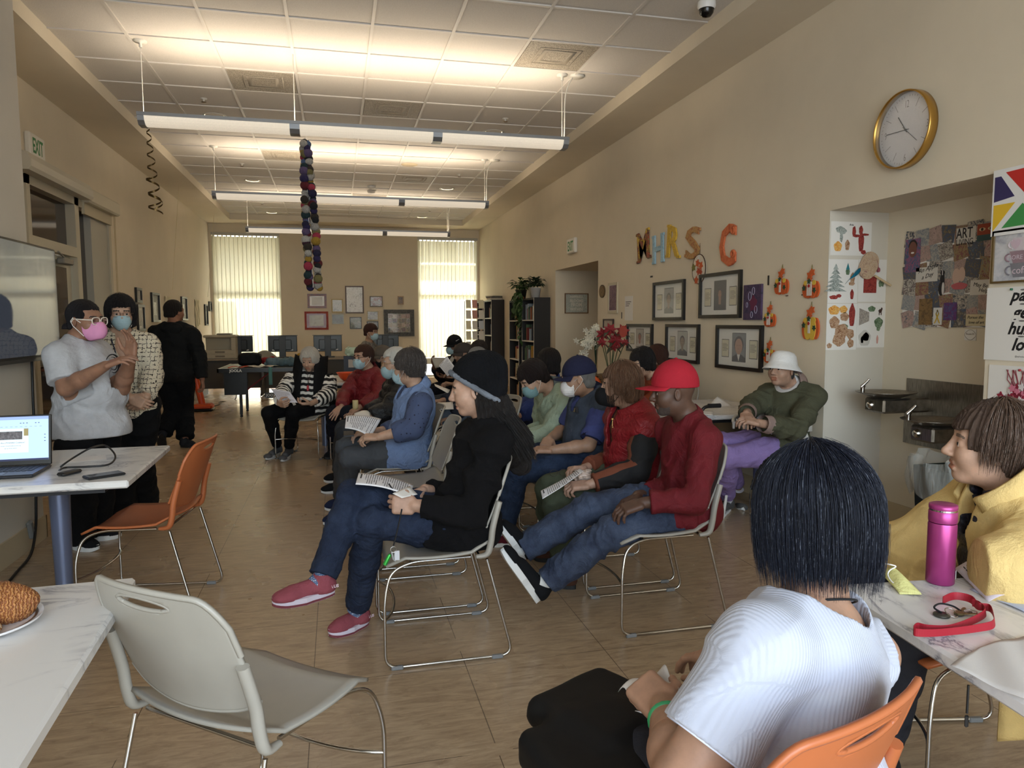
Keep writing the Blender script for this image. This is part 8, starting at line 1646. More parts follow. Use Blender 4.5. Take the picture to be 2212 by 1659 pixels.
  for i in range(520):
   a=rs.uniform(-1.45,1.45);r0=.088;zb=rs.uniform(-.36,-.24)if abs(a)<1.3 else rs.uniform(-.29,-.16);w0=rs.normal()*.02
   pts=[]
   for t in(0,.2,.4,.6,.8,1.):
    z=.0+(zb)*t;bk=.02+.13*max(0,t-.15)if abs(a)<1.6 else-.015*t;fl=1+.12*t
    pts.append(C+R@V3(math.sin(a)*r0*fl+(-.035*t if a<-1.5 else 0)+w0*t+.004*math.sin(t*9+i),-math.cos(a)*.092*fl-bk+(.05*t if a<-1.5 else 0),z))
   mb.tube(crom(pts,3),[.0011]*14+[.0006,.0003],3,caps=False)
  mb.build('hair_strands',hmN,o)
 if k=='S':
  m=cloth('crimson_jersey',(104,18,28),.6,.5,500,.06,spec=.35);top(P_,'long_sleeved_shirt',m,.0065,.011,.93,.007,-.15,.068,fold=(.009,20,11),skirt=.05,parent=o)
  trousers(P_,denim((46,54,74),(88,100,124)),.006,.008,.010,.93,(.0055,30,12),o,'jeans',.01)
  bk=cloth('black_canvas',(16,17,20),.85,.3,700,.1)
  for sd in 'LR':
   an=P_['L'][sd][3][2];toe=np.asarray(P_['leg'+sd][2]);u=V3(.82,.05,.56)
   so=shoe(P_,sd,bk,WHITE_RUBBER,.0045,o,up=u,th=.030,w=1.05);lay_laces(so,P_,sd,mat('black_lace',(30,30,34),.6),u);sock(P_,sd,mat('white_sock',(214,214,210),.9),o)
  cap(P_,cloth('scarlet_twill',(164,34,48),.8,.25,600,.03),cloth('scarlet_twill',(164,34,48),.8,.25,600,.03),.0045,o,pitch=4,brim=.082,flat=.12,thick=.016,zb=.026,tall=.016)
  collar(P_,m,'collar',.062,.018,parent=o,th=.006,flare=1.1)
  mb=MB();C=P_['neck'][0];R=P_['HR']
  hairM=hm((34,26,22),(60,48,42));P_['earline']=.0
  beard=mat('stubble',(66,54,48),.95,var=.3,vs=300);f=Field(C[2]-.2,C[2]+.2,.0045);CC=P_['hd']
  f=Field(CC-.15,CC+.14,.004)
  for pr_ in(FACE[1],FACE[2],FACE[5]):f.apply(hp(pr_,CC,R,1.),'u',.02,.0012)
  for p,n in(((0,.1,-.066),(0,.15,1)),((0,.03,-.05),(0,-1,0.1)),((0,0,-.112),(0,0,-1))):f.halfcut(CC+R@V3(*p),R@V3(*n))
  v,fc=f.mesh();obj_from('beard',v,fc,beard,o)
  b=P_['neck'][0];d=unit(b[2]-b[1]);Rn=frame_yaw(P_['cy'],d);mb=MB();rr=P_['neck'][0][3]+.0012
  def tn(X,Y,Z):
   a=math.radians(-92)+X/rr;return b[1]+d*(.060+Y)+Rn@V3(math.sin(a)*(rr+Z),math.cos(a)*(rr+Z),0)
  text_on(mb,'ctory',.022,tn,0,shear=.4);mb.build('tattoo',mat('tattoo_ink',(58,44,40),.7),o)
 if k=='R':
  blk=cloth('black_jersey',(17,16,17),.85,.3,500,.1);rust=(96,46,28)
  t=NT('black_sleeve_rust_stripe');v=t.coord((1,1,1),'UV');sp=t.n('ShaderNodeSeparateXYZ');t.l(v,sp.inputs[0])
  st=t.math('LESS_THAN',t.math('ABSOLUTE',t.math('ADD',sp.outputs[0],.002)),.022);cu=t.math('LESS_THAN',sp.outputs[1],.135);t.l(t.mix(t.math('MAXIMUM',st,cu),(20,18,19),(112,58,36)),t.b.inputs['Base Color']);t.b.inputs['Roughness'].default_value=.85;t.bump(t.noise(t.coord(),20,4),.3,.005)
  top(P_,'sweater',t.m,.0075,.012,.95,.014,-.02,.066,fold=(.005,26,21),parent=o,uv=arm_uv(P_))
  red=NYLON('red_padding',(128,26,32));ves=top(P_,'padded_vest',red,.0075,.030,1,0,-.13,.074,fold=(.004,46,22,(0,.1,1)),parent=o,arms=False,vneck=.22)
  collar(P_,red,'collar',.078,.05,parent=ves,th=.014,flare=1.0,open_=.5)
  trousers(P_,cloth('olive_cotton',(72,78,62),.85,.3,400,.08),.0085,.012,.018,.96,(.006,26,23),o)
  for sd in 'LR':shoe(P_,sd,cloth('brown_suede',(74,48,38)),BLACK_RUBBER,.007,o)
  hair(P_,'bob',hm((70,46,32),(122,88,66),grey=.35,gc=(150,126,106)),hh,o,th=.018,down=-.045,back=-.085,fringe=.052,groove=.0028,open_=(.066,0))
  strands(P_,hm((70,46,32),(122,88,66),grey=.35,gc=(150,126,106)),420,o,r=.0011,th=.022,down=-.085)
  mask(P_,cloth('black_mask',(20,20,22),.8,.1),mat('black_loop',(18,18,18),.7),.005,o,'kn')
  mb=MB();c=P_['pe']+P_['CR']@V3(-.075,.165,.345)
  mb.tube([c,c+V3(-.002,-.004,-.03)],.0015,5);mb.lathe([(.0001,0),(.008,.004),(.006,.012),(.0001,.014)],c,8);mb.lathe([(.0001,0),(.005,.003),(.0001,.008)],c-V3(0,.004,.04),8);mb.build('brooch',mat('gold_pin',(212,176,110),.3,.8),o)
 if k=='Q':
  polo=cloth('blue_polo',(70,78,130),.8,.4,500,.06);po=top(P_,'polo_shirt',polo,.0075,.010,.42,.014,-.02,.064,fold=(.005,26,31),parent=o)
  vest=cloth('grey_fleece_vest',(66,74,88),.9,.5,500,.08);vo=top(P_,'vest',vest,.0075,.024,1,0,-.13,.072,fold=(.004,24,32),parent=o,arms=False,vneck=.12)
  navy=cloth('navy_cotton',(22,26,48),.85,.3);collar(P_,navy,'collar',.072,.05,parent=po,th=.008,flare=1.02,open_=.35)
  for sd in 'LR':
   A=P_['A'][sd];S,E=A[0][1],A[1][2];mb=MB();mb.tube([lerp(S,E,.76),lerp(S,E,.86)],[.069,.0695],20,caps=False);mb.build('sleeve_band',navy,po)
  mb=MB();Rv=P_['CR']
  c=P_['pe']+P_['CR']@V3(-.085,.170,.30)
  for pts,mi in(([(-.02,-.012),(0,.025),(.008,-.012)],0),([(.0,-.01),(.01,.014),(.022,-.012)],1)):mb.prism(pts,-.004,.012,lambda X,Y,Z:c+Rv@V3(X-.0,Z-.02+.0*X,Y),mi)
  mb.build('emblem',[mat('emblem_dark',(40,40,44),.7),mat('emblem_tan',(150,130,90),.7)],vo)
  trousers(P_,denim((34,46,70),(66,82,110)),.0085,.010,.012,.95,(.005,28,33),o,'jeans')
  for sd in 'LR':shoe(P_,sd,cloth('burgundy_mesh',(92,30,40)),WHITE_RUBBER,.007,o);sock(P_,sd,mat('pale_sock',(180,190,214),.9),o)
  P_['earline']=.02;hair(P_,'short',hm((96,94,92),(150,148,146)),hh,o,th=.004,down=-.065,fringe=.06,groove=.001,open_=(.074,0))
  nv=cloth('navy_twill',(34,36,60),.85,.3,600,.05);c_=cap(P_,nv,nv,.006,o,pitch=-4,brim=.07,flat=.5,thick=.015,zb=.024,tall=.006)
  mask(P_,cloth('white_mask',(226,222,220),.8,.1),LOOP,.006,o,'surgical',-.006);glasses(P_,mat('amber_frame',(196,150,110),.4),o,slide=.004)
 if k=='O':
  g=cloth('sage_nylon',(158,172,150),.6,.5,60,.03,spec=.35);j=top(P_,'jacket',g,.0085,.016,.98,.014,-.15,.072,fold=(.009,20,41),skirt=.05,parent=o)
  collar(P_,cloth('grey_collar',(96,104,106)),'collar',.078,.05,parent=j,th=.012,flare=1.0,open_=.3)
  trousers(P_,denim(),.010,.010,.012,.95,(.005,26,43),o,'jeans')
  for sd in 'LR':shoe(P_,sd,cloth('dark_shoe',(30,30,34)),BLACK_RUBBER,.009,o)
  P_['earline']=.0;hair(P_,'short',hm((16,12,12),(46,34,32)),hh,o,th=.020,down=-.07,fringe=.045,groove=.003,open_=(.060,0));mask(P_,cloth('teal_mask',(126,158,162),.8,.15,300,.04),LOOP,.006,o)
 if k=='P':
  b=cloth('royal_fleece',(54,70,128),.95,.6,500,.06);j=top(P_,'fleece_jacket',b,.010,.02,.97,.02,-.13,.07,fold=(.007,28,51),parent=o);collar(P_,b,'collar',.078,.045,parent=j,th=.012,flare=1.0,open_=.3)
  trousers(P_,cloth('navy_trouser',(30,36,56)),.012,.01,.012,.95,(.004,24,52),o)
  for sd in 'LR':shoe(P_,sd,cloth('dark_shoe',(30,30,34)),BLACK_RUBBER,.010,o)
  hair(P_,'bob',hm((12,10,11),(36,30,30)),hh,o,th=.020,down=-.09,back=-.10,fringe=.04,groove=.0025)
 if k=='I':
  pol=dots_mat((68,80,112),(26,30,52),34,.17);sh=top(P_,'dotted_shirt',pol,.0075,.010,.80,.018,-.02,.064,fold=(.005,24,61),parent=o)
  lb=cloth('light_blue_quilting',(118,138,176),.75,.6,80,.04);ve=top(P_,'quilted_vest',lb,.0075,.020,1,0,-.20,.074,fold=(.004,34,62),skirt=.1,parent=o,arms=False,vneck=.08);collar(P_,lb,'collar',.080,.05,parent=ve,th=.014,flare=1.02,open_=.4)
  trousers(P_,cloth('charcoal_stretch',(74,76,80),.9,.2,500,.04),.008,.008,.006,.96,(.004,30,63),o)
  for sd in 'LR':shoe(P_,sd,cloth('navy_knit_shoe',(32,40,66)),WHITE_RUBBER,.007,o,th=.018)
  P_['earline']=-.01;hair(P_,'short',hm((42,36,34),(86,78,74),grey=.4,gc=(130,124,120)),hh,o,th=.018,down=-.06,fringe=.05,groove=.002,open_=(.062,0));mask(P_,BLUE_MASK,LOOP,.006,o)
  strands(P_,hm((42,36,34),(86,78,74),grey=.4,gc=(130,124,120)),260,o,r=.0011,th=.020,down=-.055,tipw=.008,az_rng=(-1.9,1.9))
 if k=='H':
  b=NYLON('black_padding',(22,23,27));j=top(P_,'quilted_jacket',b,.0085,.020,.97,.014,-.15,.072,fold=(.006,52,71,(0,0,1)),parent=o);collar(P_,b,'collar',.080,.05,parent=j,th=.014,flare=1.0,open_=.3)
  trousers(P_,cloth('dark_grey_trouser',(52,54,58)),.010,.010,.012,.95,(.004,26,72),o)
  for sd in 'LR':lay_laces(shoe(P_,sd,cloth('black_trainer',(24,24,27)),WHITE_RUBBER,.008,o,th=.02),P_,sd,LACE)
  P_['earline']=.0;hair(P_,'short',hm((190,186,178),(226,222,214)),hh,o,th=.010,down=-.06,fringe=.058,groove=.002,open_=(.064,0));mask(P_,BLUE_MASK,LOOP,.006,o,'surgical',-.008);glasses(P_,mat('brass_frame',(170,140,96),.4,.6),o)
 if k=='E':
  r=NYLON('red_quilting',(116,28,34));j=top(P_,'quilted_jacket',r,.0095,.016,.96,.012,-.14,.072,fold=(.005,46,81,(0,0,1)),parent=o);collar(P_,cloth('maroon_collar',(84,20,26)),'collar',.078,.05,parent=j,th=.012,flare=1.02,open_=.35)
  trousers(P_,cloth('navy_black_trouser',(20,23,34)),.010,.010,.012,.95,(.004,26,82),o)
  for sd in 'LR':shoe(P_,sd,cloth('black_trainer',(24,24,27)),BLACK_RUBBER,.009,o)
  hair(P_,'bun',hm((38,24,20),(80,50,40)),hh,o,th=.014,down=-.06,fringe=.058,groove=.002,open_=(.062,0));mask(P_,BLUE_MASK,LOOP,.006,o);glasses(P_,mat('dark_frame',(50,34,30),.4),o)
 if k=='G':
  top(P_,'jacket',cloth('taupe_jacket',(96,84,76)),.012,.02,.95,.02,-.1,.07,parent=o);trousers(P_,cloth('navy_black_trouser',(20,23,34)),.013,parent=o)
  for sd in 'LR':shoe(P_,sd,cloth('dark_shoe',(30,30,34)),BLACK_RUBBER,.011,o)
  c=cloth('grey_cap_cloth',(92,84,76));cap(P_,c,c,.008,o,brim=.06,flat=.6,zb=.022);mask(P_,cloth('black_mask',(20,20,22),.8,.1),mat('black_loop',(18,18,18),.7),.007,o,'kn')
  P_['earline']=.0;hair(P_,'short',hm((60,56,54),(100,96,92)),.008,o,th=.004,down=-.05,fringe=.06,groove=.001,open_=(.07,0))
 if k=='F':
  top(P_,'patterned_top',camo_mat('grey_pattern',[(56,54,52),(96,92,88),(140,134,124),(74,70,66)]),.012,.016,.95,.012,-.14,.066,parent=o);trousers(P_,cloth('navy_black_trouser',(20,23,34)),.013,parent=o)
  for sd in 'LR':shoe(P_,sd,cloth('dark_shoe',(30,30,34)),BLACK_RUBBER,.012,o)
  hair(P_,'short',hm((40,22,20),(76,44,38)),.008,o,th=.020,down=-.06,fringe=.05,groove=.002,open_=(.06,0));mask(P_,BLUE_MASK,LOOP,.007,o)
 if k=='D':
  sw=top(P_,'striped_sweater',stripes_mat((20,18,20),(226,222,214),105),.0085,.018,.88,.016,-.13,.066,fold=(.003,20,91),skirt=.05,parent=o,uv=arm_uv(P_));bl=cloth('black_gilet_cloth',(18,18,20),.8,.3)
  for q_ in(-1,1):
   mb=MB();CR=P_['CR'];pe=P_['pe']
   def fn(u,w,q_=q_):
    x=q_*(.055+.115*u+.02*w);z=.50-.56*w+.03*u;y=.165+.03*math.sin(w*3)-.14*u**2-.05*(1-w)**3
    return pe+CR@V3(x,y,z)
   mb.sheet(fn,8,12,.012);mb.build('gilet_panel',bl,o)
  mb=MB();mb.sheet(lambda u,w:P_['pe']+P_['CR']@V3(-.20-.05*math.sin(w*2.5)+.01*math.sin(u*8),-.12+.20*u,.34-.62*w),8,12,.03);mb.build('gilet_panel',bl,o)
  trousers(P_,cloth('black_leggings',(14,14,16),.9,.2),.0085,.008,.004,.93,(.002,24,92),o)
  for sd in 'LR':lay_laces(shoe(P_,sd,dots_mat((96,96,98),(50,50,52),260,.35,'grey_knit_shoe'),WHITE_RUBBER,.007,o,th=.026),P_,sd,LACE)
  hair(P_,'bob',hm((168,162,152),(214,208,198)),hh,o,th=.024,down=-.095,back=-.10,fringe=.058,groove=.003,open_=(.048,0))
  mb=MB();c=P_['pe'];R=P_['CR'];mb.tube([c+R@V3(*p)for p in((-.055,.05,.52),(-.045,.15,.42),(-.02,.175,.30),(-.01,.18,.22))],.0025,5);mb.tube([c+R@V3(*p)for p in((.055,.05,.52),(.035,.15,.44),(.0,.175,.32),(-.01,.18,.22))],.0025,5)
  la=mb.build('lanyard',mat('dark_cord',(60,40,40),.8),o);MB().box(c+R@V3(-.01,.19,.19),(.022,.014,.055),0,Matrix(R),.004).build('whistle',mat('red_plastic',(170,30,44),.4),la)
 if k=='A':
  P_['body_extra']=[]
  t=cloth('heather_grey_jersey',(190,190,193),.9,.5,900,.05);ex=[('e',P_['pe']+P_['CR']@V3(0,.075,.16),V3(.185,.17,.17),P_['CR']),('e',P_['pe']+P_['CR']@V3(.0,.10,.30),V3(.15,.115,.09),P_['CR'])]
  sh=top(P_,'t_shirt',t,.0075,.012,.40,.014,-.09,.070,fold=(.007,16,101),parent=o,extra=ex,skirt=.12)
  mb=MB();R=P_['CR'];CC=P_['pe']+R@V3(.045,.243,.315)
  # the printed emblem on the chest: brush circles over a line of red letters
  for r_,a0,a1,w_ in((.062,.6,4.4,.007),(.046,1.4,5.2,.006),(.03,0,6.0,.0035)):
   pts=[CC+R@V3(r_*math.cos(a),-.10*(r_*math.cos(a)-.0)*.4-2.6*(r_*math.cos(a))**2*.3,r_*math.sin(a))for a in[a0+(a1-a0)*i/24 for i in range(25)]]
   mb.tube(pts,[w_*(.35+.65*math.sin(PI*i/24))for i in range(25)],6,flat=.6)
  mb.build('chest_print',mat('black_print',(22,22,24),.8),sh)
  trousers(P_,cloth('black_trouser',(15,15,17),.9,.2),.0085,.006,.026,.97,(.004,26,102),o,cuff=.02,waist=.0)
  for sd in 'LR':lay_laces(shoe(P_,sd,cloth('black_trainer',(24,24,27)),WHITE_RUBBER,.006,o,th=.032),P_,sd,LACE)
  P_['earline']=.012;hair(P_,'bun',hm((14,12,13),(40,36,38)),hh,o,th=.007,down=-.055,fringe=.068,groove=.0016,open_=(.060,0))
  mask(P_,cloth('pink_mask',(216,146,184),.75,.1,300,.03),LOOP,.005,o,'kn');glasses(P_,mat('cream_frame',(226,214,200),.35),o,.027,.021,.0032,slide=.003,lens=mat('tinted_lens',(120,90,80),.05,alpha=.35))
 if k=='B':
  tw=plaid_mat();j=top(P_,'cardigan',tw,.0085,.018,.96,.014,-.12,.075,fold=(.004,20,111),skirt=.04,parent=o,vneck=.30)
  top(P_,'inner_top',cloth('cream_knit',(216,206,186),.95,.8,260,.06),.0095,.013,1,0,-.08,.07,fold=(.002,20,112),parent=o,arms=False,vneck=.13)
  trousers(P_,cloth('black_trouser',(15,15,17),.9,.2),.0095,.014,.045,.97,(.006,22,113),o,cuff=.045)
  for sd in 'LR':shoe(P_,sd,cloth('black_slipper',(20,20,22)),BLACK_RUBBER,.008,o,th=.012)
  hair(P_,'bob',hm((12,10,11),(34,30,32)),hh,o,th=.020,down=-.088,back=-.10,fringe=.050,groove=.0025,open_=(.058,0),jag=.004)
  strands(P_,hm((12,10,11),(34,30,32)),200,o,r=.0012,th=.022,down=-.088,tipw=.008,az_rng=(-2.2,2.2))
  mask(P_,BLUE_MASK,LOOP,.0055,o);glasses(P_,mat('thin_brown_frame',(120,84,66),.4,.4),o,.025,.016,.0012)
  mb=MB();c=P_['pe'];R=P_['CR'];nk=P_['nk']
  for q_ in(-1,1):mb.tube([c+R@V3(*p)for p in((q_*.06,.03,.50),(q_*.06,.11,.44),(q_*.035,.155,.30),(0,.17,.13))],.0035,6)
  la=mb.build('lanyard',mat('navy_cord',(30,34,60),.8),o);MB().box(c+R@V3(.0,.178,.09),(.058,.004,.085),0,Matrix(R),.002).build('badge',mat('badge_white',(206,208,212),.5),la)
 if k=='C':
  b=cloth('black_softshell',(22,23,24),.85,.3,400,.08);j=top(P_,'jacket',b,.010,.020,.97,.014,-.14,.074,fold=(.008,18,121),skirt=.06,parent=o,extra=[])
  mb=MB();f=Field(P_['nk']-.25,P_['nk']+.2,.009);f.apply(('e',P_['nk']+P_['CR']@V3(0,-.085,-.03),V3(.12,.06,.075),P_['CR']),'u',0);f.apply(('c',P_['nk']+P_['CR']@V3(-.09,.0,.0),P_['nk']+P_['CR']@V3(.09,.0,.0),.045,.045),'u',.05)
  f.apply(('c',P_['nk'],P_['nk']+V3(0,0,.2),.06,.08),'s',.01);v,fc=f.mesh();obj_from('hood',v,fc,b,o)
  trousers(P_,cloth('black_cargo',(14,15,18),.9,.4),.010,.014,.03,.95,(.006,24,122),o,cuff=.01)
  for sd in 'LR':
   u=(0,0,1)if sd=='R' else V3(.1,.75,.5);shoe(P_,sd,cloth('dark_boot',(38,38,42)),BLACK_RUBBER,.009,o,up=u,th=.022,hi=.02)
  P_['earline']=.0;hair(P_,'short',hm((16,13,12),(40,32,28)),hh,o,th=.012,down=-.06,fringe=.07,groove=.002,open_=(.074,0))
  MB().box(P_['pe']+P_['CR']@V3(.155,-.02,-.1),(.02,.07,.09),0,Matrix(P_['CR']),.01).build('pocket_cloth',mat('pale_blue_cloth',(150,176,206),.9),o)
 if k in 'JKLMTU':
  spec=dict(J=((20,21,26),(22,24,34)),K=((26,30,42),(60,66,76)),L=((36,34,36),(30,30,36)),M=((40,44,56),(86,96,108)),T=((128,58,34),(40,40,46)),U=((58,34,32),(30,30,34)))[k]
  nm=dict(J='suit_jacket',K='jacket',L='jacket',M='jacket',T='jacket',U='sweater')[k]
  hw=.0085*q if k!='T' else.0085
  j=top(P_,nm,cloth(nm,spec[0],.85,.4,300,.07),max(.010,hw),.02,.95,.018,-.13,.07,fold=(.005,26,ord(k)),parent=o,vneck=.2 if k=='J' else 0)
  trousers(P_,cloth('trouser_'+'grey' if k=='M' else 'dark_trouser',spec[1]),.012,.010,.012,.95,(.004,24,ord(k)+1),o)
  for sd in 'LR':shoe(P_,sd,cloth('dark_shoe',(30,30,34)),BLACK_RUBBER,.011,o)
  if k=='J':
   top(P_,'shirt',cloth('pale_shirt',(190,188,182)),.014,.012,1,0,-.05,.066,parent=o,arms=False);c=cloth('black_cap',(18,18,20));cp=cap(P_,c,c,.008,o,brim=.06,flat=.5,zb=.02,tall=.01);mask(P_,BLUE_MASK,LOOP,.008,o)
   mb=MB();C,R=P_['hd'],P_['HR'];mb.tube([C+R@V3(-.094,x,z)for x,z in((.02,.07),(0,.075),(-.03,.085),(-.01,.078),(.01,.066))],.003,5);mb.build('swoosh_mark',mat('white_print',(210,210,206),.7),cp)
  if k=='K':c=cloth('grey_flat_cap',(62,56,54));cap(P_,c,c,.008,o,brim=.045,flat=.6,zb=.028,thick=.018);P_['earline']=.0;hair(P_,'short',hm((40,36,34),(70,66,62)),.008,o,th=.003,down=-.05,groove=.001,open_=(.07,0))
  if k=='L':c=cloth('dark_plaid_cap',(48,42,40),.9,.3,200,.3);cap(P_,c,c,.008,o,brim=.05,flat=.6,zb=.024,thick=.016);hair(P_,'short',hm((40,36,34),(70,66,62)),.009,o,th=.003,down=-.05,groove=.001,open_=(.07,0))
  if k=='M':P_['earline']=.0;hair(P_,'short',hm((84,82,82),(150,148,146)),.007,o,th=.012,down=-.06,fringe=.062,groove=.002,open_=(.064,0));mask(P_,BLUE_MASK,LOOP,.007,o)
  if k=='T':hair(P_,'bob',hm((16,14,15),(44,40,40),grey=.1),hh,o,th=.022,down=-.055,back=-.075,fringe=.05,groove=.003,open_=(.056,0),jag=.004);strands(P_,hm((16,14,15),(44,40,40),grey=.1),240,o,r=.0012,th=.024,down=-.06);collar(P_,cloth('rust_collar',(110,50,32)),'collar',.08,.05,parent=j,th=.014,flare=1.0,open_=.3)
  if k=='U':hair(P_,'bob',hm((44,24,20),(84,52,42)),.007,o,th=.020,down=-.06,back=-.08,fringe=.05,groove=.002,open_=(.058,0));glasses(P_,mat('dark_frame',(50,34,30),.4),o)
 if k=='V':
  ol=cloth('olive_fleece',(84,84,66),.95,.5,400,.05);j=top(P_,'jacket',ol,.0075,.018,.90,.012,-.16,.084,fold=(.009,18,131),skirt=.10,parent=o,vneck=.05);top(P_,'undershirt',mat('white_knit',(196,192,190),.9),.009,.008,1,0,.2,.058,fold=(.002,20,3),parent=o,arms=False)
  tp=cloth('taupe_lining',(150,128,120),.9);collar(P_,tp,'collar',.088,.055,parent=j,th=.012,flare=1.08,open_=.55);collar(P_,mat('white_knit',(206,202,200),.9),'undershirt_collar',.066,.05,parent=j,th=.006,flare=.95)
  for sd in 'LR':
   A=P_['A'][sd];E,W=A[1][2],A[3][2];mb=MB();mb.tube([lerp(E,W,.74),lerp(E,W,.92)],[.062,.055],18,caps=False);mb.build('cuff',tp,j)
  trousers(P_,cloth('lilac_jersey',(146,124,178),.9,.5,400,.04),.0075,.010,.016,.88,(.006,24,132),o,cuff=-.012)
  for sd in 'LR':shoe(P_,sd,cloth('grey_mesh_shoe',(98,96,94),.9,.8,500,.1),WHITE_RUBBER,.006,o,th=.022,up=(0,0,1)if sd=='L' else(.35,.2,.9));sock(P_,sd,stripes_mat((220,216,224),(120,110,150),400,0,'striped_sock'),o)
  C,R=P_['hd'],P_['HR'];mb=MB();prof=[(.0001,.130),(.04,.127),(.066,.118),(.082,.098),(.090,.07),(.095,.046),(.096,.040),(.112,.020),(.132,-.006),(.134,-.010),(.126,-.006),(.094,.034),(.088,.05)]
  mb.lathe(prof,C+R@V3(0,-.012,.004),36,R=Matrix(R@np.array(Matrix.Rotation(.10,3,'X'))@np.diag([.96,1.14,1.])));wh=cloth('white_cotton_hat',(226,224,222),.85,.3,400,.02);mb.build('bucket_hat',wh,o)
  P_['earline']=-.02;hair(P_,'short',hm((22,20,20),(60,56,54),grey=.2),hh,o,th=.003,down=-.085,fringe=.03,groove=.001,open_=(.066,0))
 if k=='X':
  ye=cloth('pale_yellow_cotton',(214,184,122),.85,.35,300,.04);j=top(P_,'coat',ye,.0062,.032,1.0,.010,-.2,.085,fold=(.006,18,141),parent=o,vneck=.34,skirt=.08)
  collar(P_,ye,'collar',.098,.075,parent=j,th=.012,flare=1.25,open_=.55)
  pf=NYLON('navy_padding',(24,26,38));ve=top(P_,'padded_vest',pf,.0062,.018,1,0,-.1,.072,fold=(.005,50,142,(0,0,1)),parent=o,arms=False,vneck=.10);collar(P_,pf,'collar',.080,.05,parent=ve,th=.014,flare=1.0,open_=.4)
  collar(P_,mat('red_neckband',(150,24,36),.85),'neckband',.060,.02,parent=o,th=.006,flare=1.0)
  trousers(P_,cloth('dark_trouser',(40,40,46)),.009,.010,.012,.95,(.004,24,143),o)
  for sd in 'LR':shoe(P_,sd,cloth('dark_shoe',(30,30,34)),BLACK_RUBBER,.008,o)
  hx=hm((58,42,34),(104,82,68),grey=.3,gc=(140,128,120));P_['earline']=-.005;hair(P_,'short',hx,.0035,o,th=.020,down=-.085,fringe=.045,groove=.0028,open_=(.060,0),jag=.006)
  strands(P_,hx,1100,o,r=.0009,th=.023,down=-.035,tipw=.014,az_rng=(-2.1,2.1));strands(P_,hx,500,o,r=.0009,th=.018,down=-.085,tipw=.012,az_rng=(-1.2,1.2))
 if k=='W':
  wt=rib_mat((184,188,202));sh=top(P_,'t_shirt',wt,.0050,.010,.36,.012,-.16,.092,nd=-.03,fold=(.006,13,151),parent=o,skirt=.08,uv=arm_uv(P_))
  b=P_['neck'][0];d=unit(b[2]-b[1]);R=P_['CR']
  for sd in 'LR':
   A=P_['A'][sd];S,E=A[0][1],A[1][2];mb=MB();mb.tube([lerp(S,E,.695),lerp(S,E,.73)],[.0765,.0755],28,caps=False);mb.build('sleeve_hem',mat('white_hem',(216,220,236),.8),sh)
  trousers(P_,cloth('dark_trouser',(40,40,46)),.009,.010,.012,.95,(.004,24,152),o)
  for sd in 'LR':shoe(P_,sd,cloth('dark_shoe',(30,30,34)),BLACK_RUBBER,.008,o)
  hw=hm((10,12,20),(30,34,48),grey=.16,gc=(120,126,140));hair(P_,'bob',hw,.0032,o,th=.022,down=-.072,back=-.080,fringe=.05,groove=.0022,open_=(.064,0),nfreq=44)
  strands(P_,hw,3600,o,r=.0007,th=.026,down=-.088,tipw=.014,az_rng=(-2.1,2.1),flare=1.05,jitter=.02)
  mb=MB();c0=b[1]+d*.012;mb.tube([c0+R@V3(.072*math.sin(a),.074*math.cos(a)+.004,.008-.022*math.cos(a))for a in[2*PI*i/30 for i in range(30)]],.0022,6,closed=True);mb.build('neck_cord',mat('black_cord',(16,16,18),.8),o)
  A=P_['A']['L'];mb=MB();W_,E_=A[3][2],A[1][2];mb.lathe([(.034+.006*math.cos(a),.007*math.sin(a))for a in[2*PI*i/8 for i in range(9)]],lerp(E_,W_,.8),20,R=Vector(unit(W_-E_)).to_track_quat('Z','Y').to_matrix());mb.build('bracelet',mat('green_jade',(52,150,96),.3),o)
for k in 'WXNSRQOPIHEGDABCFJKLMTUV':dress(k)
# ---------------------------------------------------------------- papers, pens and bags held or lying on laps
H1=[at(772,1025,y=3.02),at(880,1050,y=3.22),at(765,1048,y=2.93),at(885,1072,y=3.0)]
q=[at(775,1022,y=3.22),at(768,1046,y=3.00),at(893,1048,y=3.20),at(885,1072,y=3.00)]
o=printed_page('handout','printed form on the crossed knee of the person in the black beanie',[q[0],q[1],q[2],q[3]],20,bend=.012,cols=2,th=.003)
mb=MB();a,b=at(840,1045,y=3.03),at(856,1070,y=3.0);mb.tube([a,lerp(a,b,.95),b],[.0035,.0035,.001],8);tag(mb.build('pen',mat('pen_black',(18,18,20),.3)),'black pen lying across the form of the person in the black beanie','pen')
mb=MB();q=[at(848,1068,y=2.97),at(885,1052,y=3.06),at(868,1078,y=2.94),at(902,1070,y=3.0)];mb.sheet(lambda u,v:lerp(lerp(q[0],q[1],u),lerp(q[2],q[3],u),v)+V3(0,0,.004),5,5,.001);tag(mb.build('note_sheet',PAPER),'small folded white note in the hands of the person in the black beanie','paper')
# lanyard with keys at the seat edge
t=thing('key_lanyard','black strap with keys and green tag hanging over the jeans of the beanie wearer','keys',at(850,1185,y=2.87));b=Vector(t.location);mb=MB();pts=[Vector(at(u,v,y=y))-b for u,v,y in((868,1100,2.90),(862,1130,2.895),(855,1160,2.885),(850,1178,2.87))]
mb.tube(crom(pts,4),.009,6,flat=.35);mb.build('strap',mat('black_webbing',(16,16,18),.7),t);mb=MB();mb.tube([(.012*math.cos(a),0,.012*math.sin(a)-.004)for a in[2*PI*i/16 for i in range(16)]],.0015,5,closed=True);mb.build('ring',CHROME,t)
mb=MB();mb.tube([(-.014,0,-.022),(-.018,0,-.030),(-.036,.0,-.064)],[.006,.0085,.0085],12);mb.build('green_tag',mat('green_metal',(60,170,70),.3,.5),t);mb=MB();mb.box((.014,0,-.030),(.020,.002,.040),bev=.001);mb.build('card',mat('card_white',(206,206,210),.5),t)
